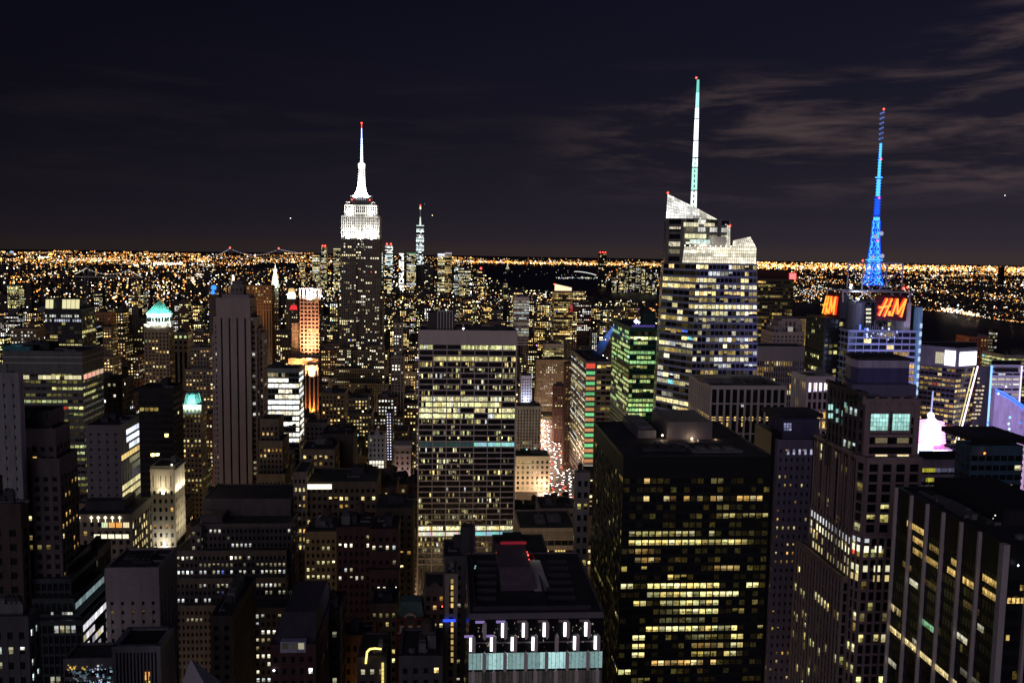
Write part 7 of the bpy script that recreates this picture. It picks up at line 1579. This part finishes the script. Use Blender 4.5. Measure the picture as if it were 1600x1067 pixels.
# ------------------------------------------------------------------ airliners
for label, px_, py_, Y_ in (('airliner with one white landing light high left of the tallest skyscraper', 454, 341, 9000), ('airliner with one amber landing light right of the needle spire', 675.5, 336.5, 9000), ('airliner with yellow landing light high at the right edge', 1570, 305.5, 8000), ('faint airliner close right of the needle spire tip', 663.5, 319, 9500)):
    p = P(px_, py_, Y_); a = empty('airliner', p, label, 'airplane', 'airliners in the night sky')
    mb = MB(); mb.tube((p[0], p[1], p[2]), (p[0]+3, p[1]+38, p[2]+1), 2, 1.2, 8); mb.prism([(p[0]-17, p[1]+20, p[2]-.5), (p[0], p[1]+12, p[2]-.5), (p[0]+19, p[1]+20, p[2]-.5), (p[0], p[1]+18, p[2]-.5)], [(p[0]-17, p[1]+20, p[2]), (p[0], p[1]+12, p[2]), (p[0]+19, p[1]+20, p[2]), (p[0], p[1]+18, p[2])]); mb.prism([(p[0]+2.5, p[1]+33, p[2]+1), (p[0]+3, p[1]+33, p[2]+1), (p[0]+3, p[1]+38, p[2]+1), (p[0]+2.5, p[1]+38, p[2]+1)], [(p[0]+2.5, p[1]+36, p[2]+7), (p[0]+3, p[1]+36, p[2]+7), (p[0]+3, p[1]+39, p[2]+7), (p[0]+2.5, p[1]+39, p[2]+7)]); mb.build('fuselage', wallmat('aircraft_grey', (.3, .3, .32)), a)
    mb = MB(); mb.octa((p[0], p[1]-3, p[2]-1), 5.5 if Y_ < 9400 else 3); mb.build('landing_light', emit('landing_%d' % int(px_), (1, .93, .85) if px_ != 675.5 else (1, .8, .45), 3 if Y_ < 9400 else .8), a)
# ------------------------------------------------------------------ the lit avenue with its traffic
AV0, AV1 = 104.0, 156.0
SK = lambda y: (y-930)*.10                            # the avenue bears a little to the west of the street grid
def strip(mb, a, c, y0, y1, z0, z1): mb.prism([(a+SK(y0), y0, z0), (c+SK(y0), y0, z0), (c+SK(y1), y1, z0), (a+SK(y1), y1, z0)], [(a+SK(y0), y0, z1), (c+SK(y0), y0, z1), (c+SK(y1), y1, z1), (a+SK(y1), y1, z1)])
mb = MB(); strip(mb, AV0, AV1, 890, 1360, .02, .12); tag(mb.build('avenue', wallmat('asphalt', (.20, .19, .19), amp=.2, scale=.05)), kind='structure')
mb = MB()
for k in range(6):
    for j in range(36): xx = AV0+5+k*8+SK(895+j*12); mb.add([(xx, 895+j*12, .128), (xx+.3, 895+j*12, .128), (xx+.6, 899+j*12, .128), (xx+.3, 899+j*12, .128)], ((0, 1, 2, 3),))
tag(mb.build('lane_marking', wallmat('marking_white', (.75, .75, .72), amp=.1)), kind='structure')
for s_, nme in ((AV0-6, 'pavement'), (AV1, 'pavement')):
    mb = MB(); strip(mb, s_+.01, s_+5.99, 890, 1360, .02, .27); tag(mb.build(nme, conc), kind='structure')
rr = random.Random(44); cols = [wallmat('car_paint_%d' % i, c, rough=.3, amp=.03, spec=.6) for i, c in enumerate(((.65, .42, .03), (.02, .02, .022), (.35, .35, .36), (.6, .6, .6), (.10, .10, .14)))]
def car_body(m):
    mb = MB(); mb.prism([(-.88, 0, .35), (.88, 0, .35), (.88, 4.6, .35), (-.88, 4.6, .35)], [(-.85, .1, .95), (.85, .1, .95), (.85, 4.5, 1.0), (-.85, 4.5, 1.0)]); mb.prism([(-.8, 1.2, .98), (.8, 1.2, .98), (.8, 4.0, .98), (-.8, 4.0, .98)], [(-.62, 1.9, 1.5), (.62, 1.9, 1.5), (.62, 3.5, 1.5), (-.62, 3.5, 1.5)], 1)
    for x_ in (-.8, .8):
        for y_ in (.9, 3.6): mb.tube((x_-.1, y_, .34), (x_+.1, y_, .34), .33, n=10, mi=1)
    me = mb
    return me
names = ('yellow', 'black', 'grey', 'white', 'dark blue'); protos = []
hl = emit('car_headlight', (1, .95, .92), 14); tl = emit('car_tail_light', (1, .06, .03), 9)
for i in range(5):
    o = empty('car', (0, 0, 0)); bo = car_body(cols[i]).build('body', [cols[i], glass], o)
    for x_ in (-.6, .6):
        mb = MB(); mb.tube((x_, -.05, .72), (x_, .15, .72), .27, n=8); mb.build('headlight', hl, o); mb = MB(); mb.tube((x_, 4.52, .75), (x_, 4.66, .75), .28, n=6); mb.build('tail_light', tl, o)
    protos.append(o)
used = set()
def place_car(i, x, y, back=False):
    src = protos[i]
    if i not in used: used.add(i); o = src
    else:
        o = src.copy(); COL.objects.link(o)
        for ch in list(src.children): c = ch.copy(); COL.objects.link(c); c.parent = o
    o.location = (x, y, .13)
    if back: o.rotation_euler.z = math.pi
    tag(o, '%s car %s in the dense traffic on the lit avenue' % (names[i], 'showing red tail lights' if back else 'with white headlights'), 'car', 'cars in traffic on the avenue')
for lane in range(7):
    y = 902+rr.uniform(0, 8)
    while y < 1350:
        if rr.random() < .8: place_car(rr.choice((0, 0, 0, 1, 2, 3, 4)), AV0+3.4+lane*7+rr.uniform(-2.2, 2.2)+SK(y), y, lane > 5 or rr.random() < .10)
        y += rr.uniform(5.6, 9)
for y in range(900, 1355, 34):
    for x, s_ in ((AV0-1.2+SK(y), 1), (AV1+1.2+SK(y), -1)):
        t = empty('street_lamp', (x, y, .27), 'tall street lamp with warm light over the lit avenue', 'street lamp', 'street lamps along the avenue')
        mb = MB(); mb.tube((x, y, .27), (x, y, 9.2), .14, .09, 6); mb.tube((x, y, 9.2), (x+s_*2.4, y, 9.7), .08, .06, 5); mb.build('pole', steel, t)
        mb = MB(); mb.lathe((x+s_*2.5, y), ((.42, 9.45), (.55, 9.6), (.2, 9.85)), 8); mb.build('lamp_head', emit('street_lamp_light', (1, .74, .42), 8), t)
        lamp(t, (x+s_*2.5, y, 9.2), (x+s_*2.5, y, 0), 1, 1, 30000, (1, .60, .38), 'lamp_light', 'POINT', radius=.4)
# ------------------------------------------------------------------ ordinary buildings of the blocks between
HERO.append((858, 906, 690, 790, 930)); FOOT.append((AV0-8, AV1+12, 880, 1060)); FOOT.append((AV0+5, AV1+30, 1060, 1200)); FOOT.append((AV0+15, AV1+50, 1200, 1370))
for q_ in ((750, 935, 412, 447, 4800), (930, 1035, 448, 470, 4800), (1245, 1300, 478, 498, 3000), (1440, 1640, 488, 545, 2500)): HERO.append(q_)   # the open water stays in view
rl = random.Random(1234)
def overlaps(x0, x1, y0, y1): return any(x0 < b_+2 and x1 > a_-2 and y0 < d_+2 and y1 > c_-2 for a_, b_, c_, d_ in FOOT)
LOTS = []
y = 262.0
while y < 2700:
    dpt = 28 if y < 1300 else 32
    for half in range(2):
        yy = y+half*(dpt+2); x = -1500.0+rl.uniform(0, 20)
        while x < 1750:
            wd = rl.choice((14, 18, 22, 28, 36)) if y < 1500 else rl.choice((18, 24, 32, 42))
            x0, x1 = x, x+wd; x += wd+rl.choice((.5, .5, .5, 3)); ax = (x0+2000) % 282
            if ax < 26: continue
            px0, py0 = proj((x0, yy, 60)); px1, _ = proj((x1, yy, 60))
            if px1 < -15 or px0 > 1615: continue
            if rl.random() < .06: continue
            tall = rl.random()
            h = rl.uniform(35, 80) if tall < .7 else rl.uniform(80, 135) if tall < .94 else rl.uniform(135, 175)
            if yy > 1300: h = rl.uniform(18, 48) if tall < .72 else rl.uniform(45, 85) if tall < .95 else rl.uniform(90, 150)
            if x0 > 900: h = min(h, rl.uniform(18, 60))
            if overlaps(x0, x1, yy, yy+dpt): continue
            pa = min(px0, proj((x0, yy+dpt, h))[0]); pb = max(px1, proj((x1, yy+dpt, h))[0]); lim = 398.0
            for hl_, hr_, ht_, hb_, hY in HERO:
                if hY > yy and pb > hl_+1 and pa < hr_-1 and hb_ > lim: lim = hb_
            if lim > 1080: continue
            z = max(P((px0+px1)/2, lim+rl.uniform(1, 14), yy)[2], 0); h = min(h, z)
            if h < 9: continue
            LOTS.append([x0, x1, yy, yy+dpt, h])
    y += 2*dpt+2+17
# what of each lot the picture shows: a coarse picture of ids, far to near
try:
    import numpy as np
    W_, H_ = 400, 267; ids = -np.ones((H_, W_), int)
    todo = [(l[2], 0, i) for i, l in enumerate(LOTS)]+[(h_[4], 1, i) for i, h_ in enumerate(HERO)]
    for Y_, k, i in sorted(todo, reverse=True):
        if k:
            l_, r_, t_, b_, _ = HERO[i]; ids[max(0, int(t_/4)):max(0, int(b_/4)), max(0, int(l_/4)):max(0, int(r_/4)+1)] = -2; continue
        x0, x1, y0, y1, h = LOTS[i]
        for pts in (((x0, y0), (x1, y0)), ((x1, y0), (x1, y1)), ((x0, y0), (x0, y1))):
            (a, ta), (c, tc_) = proj((*pts[0], h)), proj((*pts[1], h)); bt_ = max(proj((*pts[0], 0))[1], proj((*pts[1], 0))[1])
            ids[max(0, int(min(ta, tc_)/4)):max(0, min(H_, int(bt_/4))), max(0, int(min(a, c)/4)):max(0, min(W_, int(max(a, c)/4)+1))] = i
    seen = {int(i): int(c) for i, c in zip(*np.unique(ids, return_counts=True)) if i >= 0}
except ImportError:
    seen = {i: 10 for i in range(len(LOTS))}
order = sorted(seen, key=lambda i: -seen[i])
FMATS = [wallmat('lot_%s' % n, c, course=.8) for n, c in (('grey', (.17, .155, .15)), ('brown', (.12, .09, .075)), ('red', (.13, .07, .06)), ('tan', (.21, .17, .13)), ('dark', (.07, .065, .068)), ('pale', (.27, .25, .235)))]
FNAMES = ('grey stone', 'brown brick', 'dark red brick', 'tan brick', 'nearly black', 'pale stone')
def place_words(px_, Y_):
    marks = ((0, 'at the left edge'), (115, 'below the cream lit crown'), (245, 'near the teal pyramid tower'), (372, 'around the striped stone tower'), (440, 'by the clock tower'), (484, 'around the copper lit tower'), (562, 'near the tallest skyscraper'), (656, 'below the needle spired skyscraper'), (735, 'behind the wide gridded slab'), (815, 'by the pale blue hotel slab'), (880, 'around the orange crowned apartment tower'), (985, 'by the green glass tower'), (1110, 'by the faceted glass tower'), (1240, 'near the red square sign'), (1380, 'behind the red lettered tower'), (1500, 'near the white screens'), (1600, 'at the right edge'))
    return min(marks, key=lambda m: abs(m[0]-px_))[1]
stuff_w, stuff_l = MB(), MB()
n_ind = 0
for i in order:
    x0, x1, y0, y1, h = LOTS[i]; r = random.Random(i*7+3); mi = r.choice((0, 1, 1, 2, 3, 3, 4, 5)); pxc = proj(((x0+x1)/2, y0, h))[0]; side = 1 if (x0+x1)/2 < 0 else 3
    if n_ind < 285 and seen[i] > 3:
        n_ind += 1; far = y0 > 1300
        size = 'tall' if h > 85 else 'mid-height' if h > 40 else 'low'
        lit = r.choice((.08, .13, .19, .27, .38)); pal = r.choice(('mixed', 'warm', 'office', 'warm', 'amber', 'white'))
        if y0 > 800: lit = min(.62, lit*2.4+.10)
        word = {'mixed': 'mixed', 'warm': 'warm', 'office': 'yellow', 'amber': 'amber', 'white': 'white'}[pal]
        lab = '%s %s building with %s %s windows %s' % (size, FNAMES[mi], 'few' if lit < .14 else 'some' if lit < .3 else 'many', word, place_words(pxc, y0))
        b = Bld('city_building', lab, 'building', ((x0+x1)/2, y0, 0), 'buildings in the blocks between the landmarks', seed=i)
        st = sty('stone', wall=FMATS[mi], bay=3.4 if not far else 4.2, fl=3.9 if not far else 4.6, pw=.5, sp=.5, lit=lit, corr=.06, pal=pal, br=1.8 if not far else 3.4, top=2.5, run=.35)
        zc = max(0, h-70)
        if h > 60 and r.random() < .5:
            h1 = h*r.uniform(.7, .88); ins = (x1-x0)*r.uniform(.1, .22)
            b.mass([(x0, y0), (x1, y0), (x1, y1), (x0, y1)], None, 0, h1, st, (0, side), zc, para=.9); b.mass([(x0+ins, y0+4), (x1-ins, y0+4), (x1-ins, y1-3), (x0+ins, y1-3)], None, h1, h, st, (0, side), zc, para=.9)
            b.rooftop((x0+ins, x1-ins, y0+4, y1-3, 0, h), 1, 4, tank=r.random() < .4 and not far)
        else:
            b.mass([(x0, y0), (x1, y0), (x1, y1), (x0, y1)], None, 0, h, st, (0, side), zc, para=.9); b.rooftop((x0, x1, y0, y1, 0, h), r.choice((1, 2)), 4.5, tank=r.random() < .4 and not far)
        b.done(24 if y0 < 900 else 0)
    else:
        stuff_w.box(x0, x1, y0, y1, 0, h)
        for j in range(int(h/4.5)):
            for k in range(int((x1-x0)/4)):
                if r.random() < .28:
                    c = r.choice(PAL['warm']+PAL['mixed']); g = math.exp(r.gauss(.5, .6)); xx = x0+2+k*4; zz = 2+j*4.5; stuff_l.quad([(xx-1, y0-.15, zz), (xx+1, y0-.15, zz), (xx+1, y0-.15, zz+2), (xx-1, y0-.15, zz+2)], (c[0]*g, c[1]*g, c[2]*g))
# ------------------------------------------------------------------ the farther city, too many to count
rf = random.Random(99)
from mathutils import noise
RIV_PX = RIVER_PX
def land(px_, py_): return not in_poly(px_, py_, RIV_PX)
nbox = 0
for t in range(9000):                                   # low houses and blocks beyond the near districts
    d = 2700*math.exp(rf.uniform(0, 1)*math.log(9000/2700)); px_ = rf.uniform(-20, 1620); q = ray(px_, 405); k = d/q.y; x, y = q.x*k, d
    g_ = proj((x, y, 0))
    if not land(*g_): continue
    hgt = rf.uniform(10, 32) if rf.random() < .85 else rf.uniform(32, 85)
    if px_ > 1150 or 760 < px_ < 1040: hgt *= .45
    w_ = rf.uniform(14, 34); top = proj((x, y, hgt))[1]
    if not land(g_[0], top) : continue
    if any(hl_ < px_ < hr_ and y < hY and hb_ > top+2 for hl_, hr_, ht_, hb_, hY in HERO if hY > 3000): continue
    stuff_w.box(x-w_/2, x+w_/2, y, y+w_, 0, hgt); nbox += 1
    pk = max(.05, .5+1.3*noise.noise(Vector((x/420, y/900, 7))))*(2.2 if rf.random() < .15 else .8); dens = .6 if px_ < 1040 else .28; s_ = d*.00046+.35
    for j in range(max(1, int(hgt/max(6, s_*3.2)))):
        for k2 in range(max(1, int(w_/max(6, s_*3.2)))):
            if rf.random() < dens*pk:
                c = rf.choice(((1, .45, .10), (1, .56, .18), (1, .7, .30), (1, .82, .45), (1, .93, .75), (.88, .94, 1), (1, .36, .06))) if px_ < 500 or px_ > 1000 else rf.choice(PAL['mixed']); g = math.exp(rf.gauss(.15, .9))*1.5
                xx = x-w_/2+rf.uniform(1, w_-1); zz = rf.uniform(2, hgt); stuff_l.quad([(xx-s_, y-.3, zz-s_*.8), (xx+s_, y-.3, zz-s_*.8), (xx+s_, y-.3, zz+s_*.8), (xx-s_, y-.3, zz+s_*.8)], (c[0]*g, c[1]*g, c[2]*g))
fw_ = tag(stuff_w.build('far_buildings', wallmat('far_block', (.08, .07, .065))), 'dark mass of countless small far blocks of the city', 'buildings', kind='stuff')
tag(stuff_l.build('far_windows', LIT_DOT), 'countless lit windows of the far city blocks', 'lit windows', kind='stuff')
# street and yard lights of the outer districts, on the ground and its low masts
pts = MB()
def light(px_, py_, c, k=1.0, size=1.0, z=None):
    z = rf.choice((8, 16, 28)) if z is None else z
    if not (-10 < px_ < 1612): return
    d = ray(px_, py_)
    if d.z > -1.5: return
    p = G(px_, py_, z); Y_ = p[1]
    if not 1500 < Y_ < 35500: return
    if not land(px_, py_): return
    s_ = Y_/FOC*.72*size; pts.octa(p, s_, (c[0]*k, c[1]*k, c[2]*k))
from mathutils import noise
OR = ((1, .30, .04), (1, .36, .06), (1, .44, .09), (1, .55, .16), (1, .70, .30)); WH = ((1, .95, .85), (.92, .96, 1), (1, .88, .62))
def pick(w_): return rf.choice(WH) if rf.random() < w_ else rf.choice(OR)
hor = lambda px_: 389.6+.0132*px_+max(0, px_-900)*.0052                     # where the dark sky begins in the picture
def patch(px_, py_, s_=1.0):                         # districts, parks and streets: lights gather in patches of the ground
    p = G(px_, py_, 0); q = Vector((p[0]*s_/700, p[1]*s_/2600, 3.1)); return noise.noise(q)*.75+noise.noise(q*2.7)*.6
def big(): return math.exp(rf.gauss(-.25, .42))
def field(n, xa, xb, fy, wh, mu, sg, thr, size=1.0):
    done_ = 0; tries = 0
    while done_ < n and tries < n*6:
        tries += 1; px_ = rf.uniform(xa, xb); py_ = fy(px_)
        if py_ < hor(px_)+2.5: continue
        v = patch(px_, py_)
        if v < thr+rf.gauss(0, .16): continue
        light(px_, py_, pick(wh+.25*(v > .35)), math.exp(rf.gauss(mu, sg)), size*big()); done_ += 1
field(5600, -5, 760, lambda x: hor(x)+3+rf.random()**1.5*90, .14, .05, 1.0, .02, .85)
field(800, -5, 560, lambda x: hor(x)+rf.gauss(12, 5), .15, .5, .8, .05, 1.0)
field(700, -5, 340, lambda x: 415+rf.gauss(0, 22), .18, .5, .9, .05, 1.25)
for xa, xb, yy, sp_, n_, wh, k in ((84, 122, 392.3, .7, 30, .0, 1.3), (141, 150, 393, .6, 8, 0, 1.2), (193, 206, 394, .7, 14, 0, 1.2), (224, 231, 394, .6, 7, 0, 1), (273, 278, 395, .5, 5, 0, 1), (205, 265, 409, 3, 60, .1, 1.6), (240, 287, 412, 2.2, 95, .95, 2.6), (207, 232, 414, 3, 44, .95, 2.2), (160, 200, 406, 3, 36, .0, 1.5), (120, 150, 406, 3, 30, .1, 1.6),
                                    (295, 330, 405, 1.8, 45, .0, 1.6), (300, 333, 428.5, 1.3, 70, 1, 2.4), (277, 310, 433, 1.6, 36, .7, 1.2), (257, 275, 429, 2.2, 30, .1, 2), (0, 68, 454, 4, 70, .0, 1.9), (15, 42, 440, 4, 60, .1, 2.6), (25, 66, 430, 2.5, 40, .0, 1.5), (60, 75, 402, 1.2, 18, 1, 3), (0, 14, 432, 4, 16, .3, 2), (50, 65, 431, 2, 18, .0, 2.2), (75, 90, 427, 3, 20, .7, 1.9), (440, 490, 396, 1.0, 40, .0, 1.4), (340, 400, 411, 2.6, 50, .3, 1.6), (395, 440, 408, 2, 40, .3, 1.5), (104, 116, 419, 3, 26, .5, 1.2)):
    for q_ in range(n_): light(rf.uniform(xa, xb), yy+rf.gauss(0, sp_*.5), pick(wh), k*math.exp(rf.gauss(0, .5)), rf.uniform(.7, 1.3))
for px_, py_, c, s_ in ((17.5, 394.5, (.08, .5, 1), 3.4), (23.5, 397.5, (.9, .95, 1), 2.2), (58, 418, (.85, .9, 1), 2), (115, 410, (.1, .9, .3), 1.4), (230, 403, (1, 1, 1), 1.8), (165, 440, (1, .04, .05), 2), (241, 449, (1, .75, .05), 1.6), (35, 459, (.2, .6, .9), 1.8), (68, 471, (.75, .75, 1), 2.4), (59, 484, (.7, .7, 1), 1.5), (62, 512, (.7, .75, 1), 1.8), (12, 495, (1, .9, .8), 1.7), (300, 466, (1, .05, .03), 1.2), (325, 491, (.6, .6, 1), 1.7)):
    light(px_, py_, c, 2.6, s_)
for q_ in range(30): light(rf.uniform(100, 118), 421+rf.gauss(0, 3.4), (.5, 1, .5), .8, .9)
field(640, 700, 1040, lambda x: hor(x)+rf.gauss(8.5, 2.6), .06, .1, .8, -.05)      # the far shore of the bay
for t in range(520): px_ = rf.uniform(735, 1040); light(px_, hor(px_)+4.6+rf.gauss(5.0, 1.0)*(1 if px_ < 800 else 1.12), pick(.15), 1.8*math.exp(rf.gauss(.1, .6)), rf.uniform(.8, 1.6))
for t in range(520): px_ = rf.uniform(936, 1036); py_ = 437+rf.gauss(0, 7.5)-(px_-985)*.01; light(px_, py_, pick(.5), math.exp(rf.gauss(.2, .8)), rf.uniform(.6, 1.1))
for t in range(110): px_ = rf.uniform(930, 1036); light(px_, 446+(px_-935)*.022-1.2+rf.gauss(0, .8), pick(.7), 1.6*math.exp(rf.gauss(0, .5)), rf.uniform(.7, 1.2))
field(1500, 1180, 1612, lambda x: hor(x)+2.6+abs(rf.gauss(0, 1))*6.5, .08, .5, .8, -.08, 1.15)    # the bright western plain
for t in range(900): px_ = rf.uniform(1180, 1612); v = patch(px_, hor(px_)+9, 2.2); light(px_, hor(px_)+8+rf.gauss(0, 2.2)+v*2, pick(.2), 2.2*math.exp(rf.gauss(.2, .6)), rf.uniform(.9, 1.8)) if v > -.45 else None
field(2100, 1180, 1612, lambda x: hor(x)+14+rf.random()**1.25*74, .25, .0, 1.0, .06)
for xa, xb, yy, n_ in ((1240, 1290, 433, 26), (1330, 1420, 434, 40), (1440, 1500, 431, 30), (1500, 1600, 428, 40), (1540, 1590, 462, 24), (1440, 1480, 445, 16)):
    for q_ in range(n_): light(rf.uniform(xa, xb), yy+rf.gauss(0, .7), pick(.35), 1.8*math.exp(rf.gauss(0, .5)), rf.uniform(.7, 1.4))
for t in range(170): px_ = rf.uniform(1470, 1530); light(px_, 483+(px_-1470)*.16+rf.gauss(0, 2), pick(.6), 2.2*math.exp(rf.gauss(.1, .7)), rf.uniform(.8, 1.9))
for t in range(180): px_ = rf.uniform(1440, 1612); py_ = 484+max(0, px_-1440)*.138-1.5+rf.gauss(0, 1.0); light(px_, py_, pick(.2), 1.8*math.exp(rf.gauss(0, .6)), rf.uniform(.7, 1.2))
for t in range(240): px_ = rf.uniform(1225, 1290); light(px_, 455+rf.gauss(0, 6), pick(.75), 1.5*math.exp(rf.gauss(0, .6)), rf.uniform(.6, 1.2))
for px_, py_, c, s_ in ((1474, 475, (1, .9, .7), 3), (1497, 477, (.7, .85, 1), 2.6), (1523, 496, (.95, .95, 1), 3.4), (1478, 490, (1, .95, .9), 2.6), (1585, 463, (.75, .75, 1), 2.6), (1557, 482, (1, .35, .3), 2.6), (1440, 461, (1, .15, .05), 1.6), (1556, 491, (1, .8, .3), 1.5), (1584, 497, (1, .9, .6), 1.6), (1548, 461, (1, .8, .5), 2)): light(px_, py_, c, 2.2, s_)
for t in range(300): px_ = rf.uniform(1430, 1612); light(px_, rf.uniform(552, 585), pick(.4), math.exp(rf.gauss(-.3, .8)), rf.uniform(.4, .8))
field(800, 740, 1040, lambda x: 460+rf.random()**1.3*78, .3, -.1, .9, .0, .8)
field(500, 600, 760, lambda x: 440+rf.random()**1.2*70, .2, .0, .9, .0, .8)
tag(pts.build('outer_lights', LIT_DOT), 'countless street and yard lights of the outer districts', 'lights', kind='stuff')
# buoys, ferries and pier lamps on the dark water
pts = MB()
for t in range(26): px_ = rf.uniform(780, 925); p = G(px_, 426+rf.gauss(0, 4.5), 4); pts.octa(p, p[1]/FOC*rf.uniform(.3, .6), tuple(v*rf.uniform(.4, 1.2) for v in rf.choice(WH)))
for t in range(40): px_ = 898+t*.85; p = G(px_, 424.3+(t/40)**2*6, 4); pts.octa(p, p[1]/FOC*.55, (1.6, 1.6, 1.5))
for t in range(60): px_ = rf.uniform(868, 935); p = G(px_, 434.5+rf.gauss(0, .8), 4); pts.octa(p, p[1]/FOC*rf.uniform(.4, .8), tuple(v*rf.uniform(.6, 2) for v in rf.choice(WH)))
tag(pts.build('water_lights', LIT_DOT), 'small pier and buoy lights scattered over the dark bay', 'lights', kind='stuff')
# warm street lighting of the cross streets, between the blocks
for k in range(16):
    y = 262+58+8.5+75*k
    for j in range(40):
        x = -900+j*46+(k % 2)*20
        if x > 620: break
        p_ = proj((x, y, 60))
        if not (-60 < p_[0] < 1660) or any(a_-1 < x < b_+1 and c_-1 < y < d_+1 for a_, b_, c_, d_ in FOOT): continue
        lamp(None, (x, y, 9), (x, y, 0), 1, 1, 15000, (1, .66, .34), 'street_light', 'POINT', radius=.5)
bpy.context.view_layer.update()
